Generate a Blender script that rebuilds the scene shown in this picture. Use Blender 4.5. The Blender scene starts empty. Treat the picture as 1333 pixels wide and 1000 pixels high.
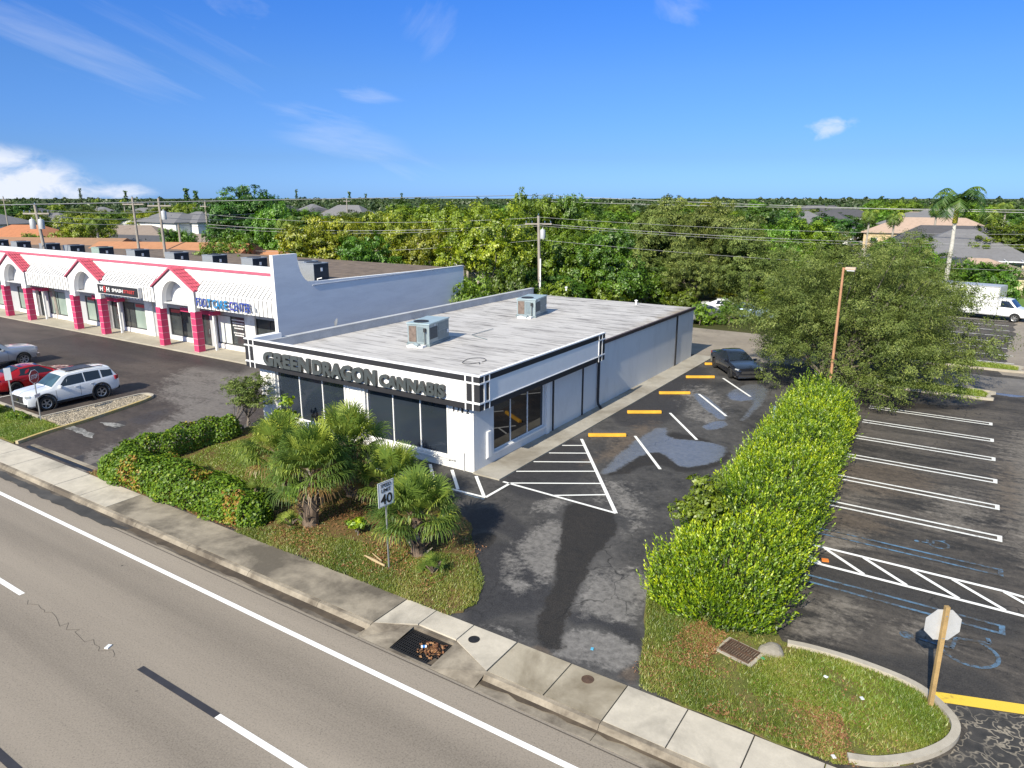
import bpy, bmesh, math, random
import numpy as np
from mathutils import Vector, Matrix
random.seed(7)
R = math.radians
scene = bpy.context.scene
col = scene.collection

# ------------------------------------------------------------ camera geometry
F, CX, CY, HY, VX = 925.0, 666.5, 500.0, 257.0, 1290.0
CAM_H = 11.0
pt = math.atan((CY - HY) / F)
UP = np.array([0, math.cos(pt), -math.sin(pt)])
_d = np.array([(VX - CX) / F, -(HY - CY) / F, 1.0])
YA = _d - UP * (_d @ UP); YA /= np.linalg.norm(YA)
XA = np.cross(UP, YA)
if XA[0] < 0: XA = -XA

def ray(u, v):
    d = np.array([(u - CX) / F, -(v - CY) / F, 1.0])
    return np.array([d @ XA, d @ YA, d @ UP])
def G(u, v, z=0.0):
    """ground point (x, y) seen at photo pixel u, v for height z"""
    r = ray(u, v); t = (z - CAM_H) / r[2]
    return (r[0] * t, r[1] * t)
def onY(u, v, y):
    r = ray(u, v); t = y / r[1]
    return (r[0] * t, y, CAM_H + r[2] * t)
def away(u, dist):
    """ground point at a horizontal distance in the direction of column u"""
    r = ray(u, HY); n = math.hypot(r[0], r[1])
    return (r[0] / n * dist, r[1] / n * dist)
def ztop(u, v, p):
    r = ray(u, v); n = math.hypot(r[0], r[1])
    return CAM_H + r[2] / n * math.hypot(p[0], p[1])

cd = bpy.data.cameras.new('camera'); cam = bpy.data.objects.new('camera', cd); col.objects.link(cam)
cd.sensor_width = 36.0; cd.lens = F / 1333.0 * 36.0; cd.clip_end = 9000; cd.clip_start = 0.1
m = Matrix.Identity(4)
for i, w in enumerate((XA, YA, UP)):
    m[i][0] = w[0]; m[i][1] = w[1]; m[i][2] = -w[2]
m[0][3], m[1][3], m[2][3] = 0, 0, CAM_H
cam.matrix_world = m
scene.camera = cam

# ------------------------------------------------------------ node helper
class NT:
    def __init__(s, tree): s.t = tree; s.n = tree.nodes; s.l = tree.links
    def new(s, typ, **kw):
        n = s.n.new(typ)
        for k, v in kw.items(): setattr(n, k, v)
        return n
    def put(s, sock, val):
        if hasattr(val, 'is_output'): s.l.new(val, sock)
        elif val is not None:
            if isinstance(val, (tuple, list)) and len(val) == 3 and sock.type == 'RGBA': val = (*val, 1)
            sock.default_value = val
    def coord(s, kind='Object', scale=None, loc=None, rot=None):
        o = s.new('ShaderNodeTexCoord').outputs[kind]
        if scale or loc or rot:
            mp = s.new('ShaderNodeMapping'); s.l.new(o, mp.inputs[0])
            if scale: mp.inputs['Scale'].default_value = scale
            if loc: mp.inputs['Location'].default_value = loc
            if rot: mp.inputs['Rotation'].default_value = rot
            o = mp.outputs[0]
        return o
    def noise(s, vec, scale, detail=4, rough=.55, dist=0):
        n = s.new('ShaderNodeTexNoise'); s.put(n.inputs['Vector'], vec)
        n.inputs['Scale'].default_value = scale; n.inputs['Detail'].default_value = detail
        n.inputs['Roughness'].default_value = rough; n.inputs['Distortion'].default_value = dist
        return n.outputs[0]
    def voro(s, vec, scale, feature='DISTANCE_TO_EDGE', out=0, rnd=1):
        n = s.new('ShaderNodeTexVoronoi', feature=feature); s.put(n.inputs['Vector'], vec)
        n.inputs['Scale'].default_value = scale; n.inputs['Randomness'].default_value = rnd
        return n.outputs[out]
    def rng(s, fac, a, b, c=0., d=1., clamp=True):
        n = s.new('ShaderNodeMapRange', clamp=clamp); s.put(n.inputs[0], fac)
        for i, v in enumerate((a, b, c, d)): n.inputs[i + 1].default_value = v
        return n.outputs[0]
    def math(s, op, a, b=None):
        n = s.new('ShaderNodeMath', operation=op); s.put(n.inputs[0], a); s.put(n.inputs[1], b); return n.outputs[0]
    def mix(s, fac, a, b, mode='MIX'):
        n = s.new('ShaderNodeMix', data_type='RGBA', blend_type=mode)
        s.put(n.inputs[0], fac); s.put(n.inputs[6], a); s.put(n.inputs[7], b); return n.outputs[2]
    def bump(s, h, strength=.3, dist=.02):
        n = s.new('ShaderNodeBump'); s.put(n.inputs['Height'], h)
        n.inputs['Strength'].default_value = strength; n.inputs['Distance'].default_value = dist
        return n.outputs[0]
    def sep(s, vec):
        n = s.new('ShaderNodeSeparateXYZ'); s.put(n.inputs[0], vec); return n.outputs
    def attr(s, name):
        return s.new('ShaderNodeAttribute', attribute_name=name).outputs['Fac']

def newmat(name):
    m = bpy.data.materials.new(name); m.use_nodes = True
    nt = NT(m.node_tree); b = nt.n['Principled BSDF']
    return m, nt, b
def plain(name, c, rough=.7, var=.12, scale=2.5, metallic=0., bump=0., spec=.5, coat=0.):
    """one base colour with cloudy variation and fine grain"""
    m, nt, b = newmat(name)
    v = nt.coord('Object')
    f = nt.math('ADD', nt.math('MULTIPLY', nt.noise(v, scale, 5), .6), nt.math('MULTIPLY', nt.noise(v, scale * 14, 3), .4))
    lo = tuple(x * (1 - var * 1.6) for x in c); hi = tuple(min(1, x * (1 + var * 1.2)) for x in c)
    nt.put(b.inputs['Base Color'], nt.mix(nt.rng(f, .3, .7), lo, hi))
    b.inputs['Roughness'].default_value = rough; b.inputs['Metallic'].default_value = metallic
    b.inputs['Specular IOR Level'].default_value = spec; b.inputs['Coat Weight'].default_value = coat
    if bump: nt.put(b.inputs['Normal'], nt.bump(nt.noise(v, scale * 10, 4), bump))
    return m

# ------------------------------------------------------------ mesh builder
class MB:
    def __init__(s): s.v = []; s.f = []; s.mi = []
    def add(s, verts, faces, mi=0):
        o = len(s.v); s.v += [tuple(map(float, p)) for p in verts]
        s.f += [tuple(i + o for i in f) for f in faces]; s.mi += [mi] * len(faces); return s
    def box(s, x0, x1, y0, y1, z0, z1, mi=0):
        v = [(x, y, z) for z in (z0, z1) for y in (y0, y1) for x in (x0, x1)]
        return s.add(v, [(0, 2, 3, 1), (4, 5, 7, 6), (0, 1, 5, 4), (1, 3, 7, 5), (3, 2, 6, 7), (2, 0, 4, 6)], mi)
    def cbox(s, c, d, rz=0, mi=0):
        n = len(s.v); s.box(-d[0]/2, d[0]/2, -d[1]/2, d[1]/2, -d[2]/2, d[2]/2, mi)
        ca, sa = math.cos(rz), math.sin(rz)
        for i in range(n, len(s.v)):
            x, y, z = s.v[i]; s.v[i] = (c[0] + x*ca - y*sa, c[1] + x*sa + y*ca, c[2] + z)
        return s
    def prism(s, poly, z0, z1, mi=0, bottom=True):
        n = len(poly); a = sum(poly[i][0]*poly[(i+1) % n][1] - poly[(i+1) % n][0]*poly[i][1] for i in range(n))
        if a < 0: poly = poly[::-1]
        v = [(p[0], p[1], z0) for p in poly] + [(p[0], p[1], z1) for p in poly]
        f = [tuple(range(n, 2*n))] + [(i, (i+1) % n, n + (i+1) % n, n + i) for i in range(n)]
        if bottom: f.append(tuple(range(n))[::-1])
        return s.add(v, f, mi)
    def sheet(s, poly, z, mi=0):
        n = len(poly); a = sum(poly[i][0]*poly[(i+1) % n][1] - poly[(i+1) % n][0]*poly[i][1] for i in range(n))
        if a < 0: poly = poly[::-1]
        return s.add([(p[0], p[1], z) for p in poly], [tuple(range(n))], mi)
    def strip(s, pts, w, z, mi=0):
        """flat painted line along points"""
        for a, b in zip(pts, pts[1:]):
            dx, dy = b[0]-a[0], b[1]-a[1]; l = math.hypot(dx, dy); nx, ny = -dy/l*w/2, dx/l*w/2
            s.add([(a[0]+nx, a[1]+ny, z), (a[0]-nx, a[1]-ny, z), (b[0]-nx, b[1]-ny, z), (b[0]+nx, b[1]+ny, z)], [(0, 1, 2, 3)], mi)
        return s
    def tube(s, pts, rad, n=8, mi=0, cap=True):
        pts = [Vector(p) for p in pts]
        if not hasattr(rad, '__len__'): rad = [rad] * len(pts)
        o = len(s.v); rings = []
        ref = None
        for i, p in enumerate(pts):
            t = (pts[min(i+1, len(pts)-1)] - pts[max(i-1, 0)]).normalized()
            if ref is None: ref = Vector((1, 0, 0)) if abs(t.x) < .9 else Vector((0, 1, 0))
            a = (ref - t * ref.dot(t)).normalized(); b = t.cross(a); ref = a
            for k in range(n):
                an = 2*math.pi*k/n
                s.v.append(tuple(p + (a*math.cos(an) + b*math.sin(an)) * rad[i]))
        for i in range(len(pts)-1):
            for k in range(n):
                s.f.append((o+i*n+k, o+i*n+(k+1) % n, o+(i+1)*n+(k+1) % n, o+(i+1)*n+k)); s.mi.append(mi)
        if cap:
            s.f.append(tuple(o+k for k in range(n))[::-1]); s.f.append(tuple(o+(len(pts)-1)*n+k for k in range(n))); s.mi += [mi, mi]
        return s
    def lathe(s, c, prof, n=20, axis='Z', mi=0):
        """prof: (radius, height) list turned round an axis through c"""
        o = len(s.v)
        for r, h in prof:
            for k in range(n):
                a = 2*math.pi*k/n; x, y = r*math.cos(a), r*math.sin(a)
                s.v.append((c[0]+x, c[1]+y, c[2]+h) if axis == 'Z' else (c[0]+x, c[1]+h, c[2]+y) if axis == 'Y' else (c[0]+h, c[1]+x, c[2]+y))
        for i in range(len(prof)-1):
            for k in range(n):
                q = (o+i*n+k, o+i*n+(k+1) % n, o+(i+1)*n+(k+1) % n, o+(i+1)*n+k)
                s.f.append(q if axis != 'Y' else q[::-1]); s.mi.append(mi)
        return s
    def build(s, name, mats, parent=None, smooth=None, label=None):
        me = bpy.data.meshes.new(name); me.from_pydata(s.v, [], s.f)
        for mt in (mats if isinstance(mats, (list, tuple)) else [mats]): me.materials.append(mt)
        me.polygons.foreach_set('material_index', s.mi)
        if smooth is not None:
            me.polygons.foreach_set('use_smooth', [True] * len(me.polygons))
            if smooth: me.set_sharp_from_angle(angle=R(smooth))
        me.update()
        return link(name, me, parent, label)
def link(name, me, parent=None, label=None):
    o = bpy.data.objects.new(name, me); col.objects.link(o)
    if parent: o.parent = parent
    if label: o['label'] = label
    return o
def tag(o, label, cat, group=None):
    o['label'] = label; o['category'] = cat
    if group: o['group'] = group
    return o
def empty(name, loc, rz, label, cat, group=None, sc=1.0):
    o = bpy.data.objects.new(name, None); col.objects.link(o); o.location = loc; o.rotation_euler = (0, 0, rz)
    o.scale = (sc, sc, sc); o.empty_display_size = .3
    return tag(o, label, cat, group)
def struct(o, kind='structure'):
    o['kind'] = kind; return o
def dup(src, loc, rz, label, group=None, sc=None):
    c = src.copy(); col.objects.link(c); c.location = loc; c.rotation_euler = (0, 0, rz); c['label'] = label
    if group: c['group'] = group
    if sc: c.scale = sc if hasattr(sc, '__len__') else (sc, sc, sc)
    for ch in src.children:
        k = ch.copy(); col.objects.link(k); k.parent = c
        for g in ch.children:
            q = g.copy(); col.objects.link(q); q.parent = k
    return c
def np_mesh(name, V, Fc, mat, tint=None, smooth=False):
    """fast mesh from arrays; faces all of one size; tint = one random number per face"""
    me = bpy.data.meshes.new(name); k = Fc.shape[1]
    me.vertices.add(len(V)); me.vertices.foreach_set('co', V.astype(np.float32).ravel())
    me.loops.add(Fc.size); me.loops.foreach_set('vertex_index', Fc.astype(np.int32).ravel())
    me.polygons.add(len(Fc)); me.polygons.foreach_set('loop_start', np.arange(0, Fc.size, k, dtype=np.int32))
    me.polygons.foreach_set('use_smooth', [smooth] * len(Fc))
    for mt in (mat if isinstance(mat, (list, tuple)) else [mat]): me.materials.append(mt)
    if tint is not None:
        a = me.attributes.new('tint', 'FLOAT', 'FACE'); a.data.foreach_set('value', tint.astype(np.float32))
    me.update(calc_edges=True); me.validate()
    return me
def jag(poly, step=.5, amp=.12, seed=1):
    """roughen a polygon outline"""
    rn = random.Random(seed); out = []
    for i, a in enumerate(poly):
        b = poly[(i+1) % len(poly)]; l = math.hypot(b[0]-a[0], b[1]-a[1]); n = max(1, int(l/step))
        for k in range(n):
            t = k/n; out.append((a[0]+(b[0]-a[0])*t + rn.uniform(-amp, amp), a[1]+(b[1]-a[1])*t + rn.uniform(-amp, amp)))
    return out
def smooth_poly(poly, it=2):
    for _ in range(it):
        q = []
        for i, a in enumerate(poly):
            b = poly[(i+1) % len(poly)]
            q += [(a[0]*.75+b[0]*.25, a[1]*.75+b[1]*.25), (a[0]*.25+b[0]*.75, a[1]*.25+b[1]*.75)]
        poly = q
    return poly
def inside(poly, P):
    x, y = P[:, 0], P[:, 1]; c = np.zeros(len(P), bool); n = len(poly)
    for i in range(n):
        x0, y0 = poly[i]; x1, y1 = poly[(i+1) % n]
        if y0 == y1: continue
        hit = ((y0 > y) != (y1 > y)) & (x < (x1-x0)*(y-y0)/(y1-y0)+x0); c ^= hit
    return c
def text_mesh(name, body, width, height, depth, mat, parent=None, bold=0., loc=(0, 0, 0), rot=(0, 0, 0), side=None, spacing=1.0):
    """raised lettering scaled to width x height; stands upright in local XY, centred left-bottom"""
    cu = bpy.data.curves.new('lettering', 'FONT'); cu.body = body; cu.size = 1; cu.offset = bold; cu.extrude = .5; cu.resolution_u = 3
    cu.space_character = spacing
    ob = bpy.data.objects.new('lettering', cu); col.objects.link(ob)
    bpy.context.view_layer.update()
    me = bpy.data.meshes.new_from_object(ob.evaluated_get(bpy.context.evaluated_depsgraph_get()))
    bpy.data.objects.remove(ob)
    co = np.zeros(len(me.vertices)*3); me.vertices.foreach_get('co', co); co = co.reshape(-1, 3)
    lo, hi = co.min(0), co.max(0); sc = np.array([width/(hi[0]-lo[0]), height/(hi[1]-lo[1]), depth])
    co = (co - lo) * sc; me.vertices.foreach_set('co', co.ravel().astype(np.float32)); me.materials.clear()
    me.materials.append(mat)
    if side:
        me.materials.append(side)
        me.polygons.foreach_set('material_index', [0 if abs(p.normal.z) > .5 else 1 for p in me.polygons])
    me.update()
    o = link(name, me, parent); o.location = loc; o.rotation_euler = rot
    return o
# ------------------------------------------------------------ sky and sun
SUN_EL, SUN_X = 35.0, .05
w = bpy.data.worlds.new('World'); scene.world = w; w.use_nodes = True
nt = NT(w.node_tree); bg = nt.n['Background']
sky = nt.new('ShaderNodeTexSky', sky_type='NISHITA'); sky.sun_disc = False
sky.sun_elevation = R(SUN_EL); sky.sun_rotation = R(180 - math.degrees(math.asin(SUN_X)))
sky.air_density = 1.0; sky.dust_density = .3; sky.ozone_density = 2.5
hs = nt.new('ShaderNodeHueSaturation'); nt.put(hs.inputs['Color'], sky.outputs[0])
hs.inputs['Saturation'].default_value = 1.0; hs.inputs['Value'].default_value = 1.0
gen = nt.coord('Generated')
tone = nt.new('ShaderNodeValToRGB'); nt.put(tone.inputs[0], nt.sep(gen)[2])        # deep clear blue down to the horizon
for i, (p_, c_) in enumerate(((.0, (.19, .38, .94)), (.5, (1.12, 1.08, .98)), (.05, (.178, .31, .655)), (.15, (.19, .345, .64)), (.24, (.15, .355, .74)))):
    e_ = tone.color_ramp.elements[i] if i < 2 else tone.color_ramp.elements.new(p_)
    e_.position = p_; e_.color = (*c_, 1)
clouds = nt.mix(1.0, hs.outputs[0], tone.outputs[0], 'MULTIPLY')
def puff(u, v, ru, rv, stretch, scale, lo, hi, bright, tilt=0., seed=0.):
    """a patch of cloud in the sky round one direction"""
    global clouds
    c = ray(u, v); c = c / np.linalg.norm(c)
    right = np.cross(c, (0, 0, 1)); right /= np.linalg.norm(right); up = np.cross(right, c)
    ct, st = math.cos(tilt), math.sin(tilt); a = right*ct + up*st; b = -right*st + up*ct
    def dot(vec, k):
        n = nt.new('ShaderNodeVectorMath', operation='DOT_PRODUCT'); nt.put(n.inputs[0], gen); n.inputs[1].default_value = tuple(vec); return nt.math('MULTIPLY', n.outputs['Value'], k)
    da, db = dot(a, F/ru), dot(b, F/rv)
    r2 = nt.math('ADD', nt.math('MULTIPLY', da, da), nt.math('MULTIPLY', db, db))
    fwd = nt.rng(dot(c, 1.), .3, .5)
    cmb = nt.new('ShaderNodeCombineXYZ'); nt.put(cmb.inputs[0], nt.math('MULTIPLY', da, ru/100./stretch)); nt.put(cmb.inputs[1], nt.math('MULTIPLY', db, rv/100.)); cmb.inputs[2].default_value = seed
    n = nt.noise(cmb.outputs[0], scale, 7, .6, .4)
    f = nt.math('MULTIPLY', nt.rng(nt.math('SUBTRACT', n, nt.math('MULTIPLY', r2, .30)), lo, hi), nt.rng(r2, 1.0, .25))
    clouds = nt.mix(nt.math('MULTIPLY', nt.math('MULTIPLY', f, fwd), bright), clouds, CLOUD)
CLOUD = (4.3, 4.5, 5.0)
puff(95, 62, 190, 34, 9, 3.4, .40, .85, .34, -.36, 1)
puff(250, 60, 170, 50, 8, 3.0, .45, .9, .22, -.45, 2)
puff(462, 117, 64, 16, 5, 4.0, .34, .78, .42, -.15, 3)
puff(438, 160, 100, 30, 7, 3.6, .36, .85, .36, -.18, 4)
puff(450, 186, 95, 26, 7, 3.6, .36, .85, .30, -.12, 14)
puff(520, 212, 100, 24, 6, 3.2, .38, .85, .28, -.3, 8)
puff(310, 10, 90, 30, 3, 2.6, .38, .8, .32, -.2, 5)
puff(575, 40, 50, 60, 2.5, 2.6, .42, .9, .22, .9, 12)
puff(885, 12, 45, 28, 2, 3.2, .34, .75, .28, -.5, 6)
puff(1078, 166, 36, 15, 1.6, 7.5, .30, .62, .55, .2, 7)
puff(10, 236, 104, 42, 1.5, 4.2, .16, .46, .9, -.22, 9)
puff(150, 249, 50, 11, 2.2, 6.0, .2, .5, .7, 0, 10)
nt.put(bg.inputs['Color'], clouds); bg.inputs['Strength'].default_value = .145
sd = bpy.data.lights.new('sun', 'SUN'); so = bpy.data.objects.new('sun', sd); col.objects.link(so)
sd.energy = 5.0; sd.angle = R(.5); sd.color = (1, .915, .745)
ce = math.cos(R(SUN_EL))
so.rotation_euler = Vector((-SUN_X*ce, math.sqrt(1-SUN_X**2)*ce, -math.sin(R(SUN_EL)))).to_track_quat('-Z', 'Y').to_euler()
so.location = (0, -40, 60)
vs = scene.view_settings; vs.view_transform = 'Standard'; vs.look = 'None'; vs.gamma = 1; vs.exposure = .55; vs.use_curve_mapping = False
scene.display_settings.display_device = 'sRGB'
scene.cycles.max_bounces = 6; scene.cycles.transparent_max_bounces = 8
# ------------------------------------------------------------ ground materials
def asphalt(name, dark, light, wear=(.35, .7), scale=.35, crack=.5, stretch=(1, 1, 1), rough=.85, fleck=.12):
    m, nt, b = newmat(name); v = nt.coord('Object', scale=stretch); v1 = nt.coord('Object')
    big = nt.noise(v, scale, 6, .62, .6); mid = nt.noise(v, scale*6, 6, .65, .3); fine = nt.noise(v1, 22, 3, .7)
    f = nt.rng(nt.math('ADD', nt.math('MULTIPLY', big, .6), nt.math('MULTIPLY', mid, .4)), *wear)
    c = nt.mix(f, dark, light)
    c = nt.mix(nt.rng(fine, .3, .7, 0, fleck), c, tuple(min(1, x*2.4+.02) for x in light))
    if crack:
        vd = nt.new('ShaderNodeVectorMath', operation='ADD'); nt.put(vd.inputs[0], v1)
        nz = nt.new('ShaderNodeTexNoise'); nt.put(nz.inputs['Vector'], v1); nz.inputs['Scale'].default_value = 1.4
        nt.put(vd.inputs[1], nz.outputs['Color'])
        e = nt.rng(nt.voro(vd.outputs[0], .33), .0, .012, 1, 0)
        e = nt.math('MULTIPLY', e, nt.rng(nt.noise(v1, .5, 3), .5, .62, 0, crack))
        c = nt.mix(e, c, tuple(x*.45 for x in dark))
    nt.put(b.inputs['Base Color'], c)
    nt.put(b.inputs['Roughness'], nt.rng(mid, .3, .75, rough-.14, rough+.06))
    b.inputs['Specular IOR Level'].default_value = .35
    nt.put(b.inputs['Normal'], nt.bump(fine, .35, .01))
    return m
MID_ASPH = asphalt('sealed_asphalt', (.018, .018, .020), (.105, .10, .097), (.38, .68), .22, .7)
DARK_ASPH = asphalt('fresh_sealer', (.016, .016, .019), (.042, .042, .045), (.35, .7), .5, .2)
WET_ASPH = asphalt('damp_asphalt', (.008, .008, .009), (.022, .022, .022), (.3, .7), .8, 0, rough=.5, fleck=.02)
DUST_ASPH = asphalt('dusty_asphalt', (.075, .07, .066), (.20, .19, .175), (.3, .7), .7, .3)
LEFT_ASPH = asphalt('worn_asphalt', (.030, .025, .024), (.105, .088, .080), (.36, .66), .12, .5, (1, 1.6, 1))
PALE_ASPH = asphalt('faded_asphalt', (.075, .070, .066), (.20, .185, .17), (.32, .7), .35, .8)
RIGHT_ASPH = asphalt('old_asphalt', (.022, .021, .021), (.115, .098, .082), (.40, .66), .25, .8, (1, 1.8, 1))
LIGHT_ASPH = asphalt('sunbleached_asphalt', (.15, .128, .105), (.30, .26, .21), (.3, .7), .3, .5)
def crazed():
    m, nt, b = newmat('crazed_asphalt'); v = nt.coord('Object')
    vd = nt.new('ShaderNodeVectorMath', operation='ADD'); nt.put(vd.inputs[0], v)
    nz = nt.new('ShaderNodeTexNoise'); nt.put(nz.inputs['Vector'], v); nz.inputs['Scale'].default_value = 2.5
    nt.put(vd.inputs[1], nz.outputs['Color'])
    e = nt.rng(nt.voro(vd.outputs[0], 2.6), .01, .075, 1, 0); k = nt.noise(v, 1.2, 5)
    c = nt.mix(nt.rng(nt.noise(v, 3, 5), .3, .7), (.018, .018, .018), (.06, .055, .05))
    nt.put(b.inputs['Base Color'], nt.mix(nt.math('MULTIPLY', e, nt.rng(k, .35, .6)), c, (.30, .26, .20)))
    b.inputs['Roughness'].default_value = .85
    return m
CRAZED = crazed()
def road_mat():
    m, nt, b = newmat('road_asphalt'); v = nt.coord('Object'); vs = nt.coord('Object', scale=(.08, 1, 1))
    y = nt.sep(v)[1]
    lane = nt.math('PINGPONG', nt.math('ADD', y, 2.3), 1.48)           # wheel paths of each lane
    wob = nt.noise(vs, .9, 4)
    f = nt.math('ADD', nt.rng(lane, 0, 1.48, .05, .72), nt.rng(wob, .3, .7, -.25, .25))
    c = nt.mix(nt.rng(f, 0, .9), (.150, .128, .103), (.275, .236, .190))
    fine = nt.noise(v, 24, 4, .8); sp = nt.noise(v, 6, 5, .7)
    c = nt.mix(nt.rng(fine, .35, .75, 0, .42), c, (.42, .36, .29))
    c = nt.mix(nt.rng(fine, .45, .25, 0, .6), c, (.05, .043, .036))
    c = nt.mix(nt.rng(sp, .66, .78, 0, .35), c, (.10, .09, .08))
    dots = nt.rng(nt.voro(v, .9, 'F1'), .02, .05, .8, 0)
    c = nt.mix(nt.math('MULTIPLY', dots, nt.rng(nt.noise(v, .7, 2), .45, .6)), c, (.03, .028, .026))
    nt.put(b.inputs['Base Color'], c); b.inputs['Roughness'].default_value = .88
    nt.put(b.inputs['Normal'], nt.bump(fine, .3, .01))
    return m
ROAD = road_mat()
def concrete(name, c, stain=.5, dark=(.10, .09, .075), scale=1.0, thr=(.5, .72)):
    m, nt, b = newmat(name); v = nt.coord('Object')
    a = nt.noise(v, scale*.55, 6, .65, .3); g = nt.noise(v, 18, 4, .7)
    base = nt.mix(nt.rng(nt.noise(v, scale*2.2, 5), .3, .7), tuple(x*.86 for x in c), tuple(x*1.08 for x in c))
    base = nt.mix(nt.rng(a, thr[0], thr[1], 0, stain), base, dark)
    base = nt.mix(nt.rng(g, .3, .7, 0, .25), base, tuple(x*.6 for x in c))
    nt.put(b.inputs['Base Color'], base); b.inputs['Roughness'].default_value = .9
    nt.put(b.inputs['Normal'], nt.bump(g, .2, .01)); return m
SIDEWALK = concrete('sidewalk_concrete', (.52, .47, .385), .55)
MOULDY = concrete('mouldy_concrete', (.33, .285, .22), .9, (.075, .063, .048), .9, (.40, .60))
KERB = concrete('kerb_concrete', (.33, .285, .22), .92, (.065, .05, .036), 1.1, (.40, .60))
STAINED = concrete('stained_concrete', (.41, .36, .275), .9, (.15, .12, .075), .8, (.38, .6))
GUTTER = concrete('gutter_concrete', (.22, .185, .145), .95, (.04, .032, .024), .8, (.34, .56))
WALKWAY = concrete('walkway_concrete', (.38, .355, .305), .7, (.16, .135, .10), .7, (.45, .65))
def paint(name, c, worn=.35, under=(.06, .056, .05)):
    m, nt, b = newmat(name); v = nt.coord('Object')
    n = nt.math('ADD', nt.math('MULTIPLY', nt.noise(v, 7, 6, .75), .6), nt.math('MULTIPLY', nt.noise(v, .8, 3), .4))
    f = nt.rng(n, .40 + .25*(1-worn), .56 + .25*(1-worn), 0, min(1, .25 + worn))
    nt.put(b.inputs['Base Color'], nt.mix(f, c, under)); b.inputs['Roughness'].default_value = .7; return m
WHITE_LINE = paint('white_line_paint', (.80, .80, .78), .25)
ROAD_LINE = paint('road_line_paint', (.82, .82, .80), .12, (.3, .28, .25))
BLACK_LINE = plain('black_contrast_tape', (.028, .028, .036), .8, .2, 3)
OLD_LINE = paint('worn_white_paint', (.72, .72, .69), .5)
GHOST_LINE = paint('ghost_white_paint', (.34, .33, .31), .95)
BLUE_LINE = paint('blue_line_paint', (.10, .20, .32), 1.0)
YELLOW_LINE = paint('yellow_paint', (.72, .50, .05), .45)
def ground_mat(name, a, b_, c_, scale=1.0):
    m, nt, b = newmat(name); v = nt.coord('Object')
    base = nt.mix(nt.rng(nt.noise(v, scale*.8, 6, .65, .4), .35, .65), a, b_)
    base = nt.mix(nt.rng(nt.noise(v, scale*1.7, 6, .7, .2), .52, .66), base, c_)
    base = nt.mix(nt.rng(nt.noise(v, 20, 4, .7), .3, .7, 0, .4), base, tuple(x*.45 for x in a))
    nt.put(b.inputs['Base Color'], base); b.inputs['Roughness'].default_value = 1.0
    b.inputs['Specular IOR Level'].default_value = .1
    nt.put(b.inputs['Normal'], nt.bump(nt.noise(v, 30, 4, .7), .6, .03)); return m
TURF = ground_mat('turf', (.10, .13, .03), (.19, .165, .06), (.22, .14, .075))
MULCH = ground_mat('leaf_litter', (.13, .105, .04), (.20, .115, .06), (.10, .12, .03), 1.4)
FAR_GROUND = ground_mat('far_grass', (.07, .10, .025), (.13, .14, .05), (.05, .07, .02), .06)

# ------------------------------------------------------------ sheets
def disc(r, z, n=96): return [(r*math.cos(2*math.pi*i/n), r*math.sin(2*math.pi*i/n)) for i in range(n)]
struct(MB().sheet(disc(7000, 0), -.34).build('ground', FAR_GROUND))
ZR = -.12
struct(MB().box(-420, 260, -30, 11.46, -.6, ZR).build('road', ROAD))
# kerb and gutter, sidewalk with the drain notch
mb = MB()
def kerb_run(x0, x1, yf=12.0):
    mb.add([(x0, 11.46, -.6), (x1, 11.46, -.6), (x1, 11.46, -.116), (x0, 11.46, -.116), (x0, 11.80, -.128), (x1, 11.80, -.128),
            (x1, 11.90, .0), (x0, 11.90, .0), (x0, yf+.0, .018), (x1, yf+.0, .018), (x0, yf, -.6), (x1, yf, -.6)],
           [(0, 1, 2, 3), (3, 2, 5, 4), (4, 5, 6, 7), (7, 6, 9, 8), (8, 9, 11, 10)])
seg = [-420, -200, -120] + [-60 + i*3.05 for i in range(16)]
seg = [s for s in seg if s < -12.6] + [-12.25]
for a, b in zip(seg, seg[1:]): kerb_run(a, b - .012)
seg2 = [-8.55 + i*3.05 for i in range(16)] + [60, 260]
for a, b in zip(seg2, seg2[1:]): kerb_run(a, b - .012)
# flared apron round the inlet
mb.add([(-12.25, 11.46, -.116), (-11.26, 11.46, -.112), (-11.26, 12.58, -.02), (-12.25, 12.0, .018)], [(0, 1, 2, 3)])
mb.add([(-9.9, 11.46, -.112), (-8.55, 11.46, -.116), (-8.55, 12.0, .018), (-9.9, 12.58, -.02)], [(0, 1, 2, 3)])
mb.box(-11.26, -9.9, 11.46, 11.55, -.6, -.112); mb.box(-11.26, -9.9, 12.5, 12.6, -.6, -.02)
struct(mb.build('kerb', KERB))
struct(MB().strip([(-420, 11.66), (-12.4, 11.66)], .34, -.1155).build('gutter', GUTTER))
mb = MB()
rn = random.Random(3)
xs = [-300, -200, -120] + [-75 + 1.9*i for i in range(27)]
xs = [x for x in xs if x < -12.5] + [-12.25]
def slab(x0, x1, poly=None, mi=0):
    g = .014; p = poly or [(x0+g, 12.008), (x1-g, 12.008), (x1-g, 13.36), (x0+g, 13.36)]
    mb.prism(p, -.3, .02 + rn.uniform(-.003, .003), mi)
for a, b in zip(xs, xs[1:]):
    slab(a, b, mi=(1 if -23.6 < (a+b)/2 < -14.6 else 0))
slab(0, 0, [(-12.23, 12.01), (-11.2, 12.60), (-11.2, 13.36), (-12.23, 13.36)])
slab(0, 0, [(-11.17, 12.61), (-9.93, 12.61), (-9.93, 13.36), (-11.17, 13.36)])
slab(0, 0, [(-9.9, 12.60), (-8.57, 12.01), (-8.57, 13.36), (-9.9, 13.36)])
xs = [-8.54, -6.98, -5.5, -4.05, -2.6, -1.2, .2, 1.7, 3.2] + [4.7+1.5*i for i in range(20)] + [60, 150]
for i, (a, b) in enumerate(zip(xs, xs[1:])): slab(a, b, mi=(2 if i in (0, 1, 6) else 0))
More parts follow.
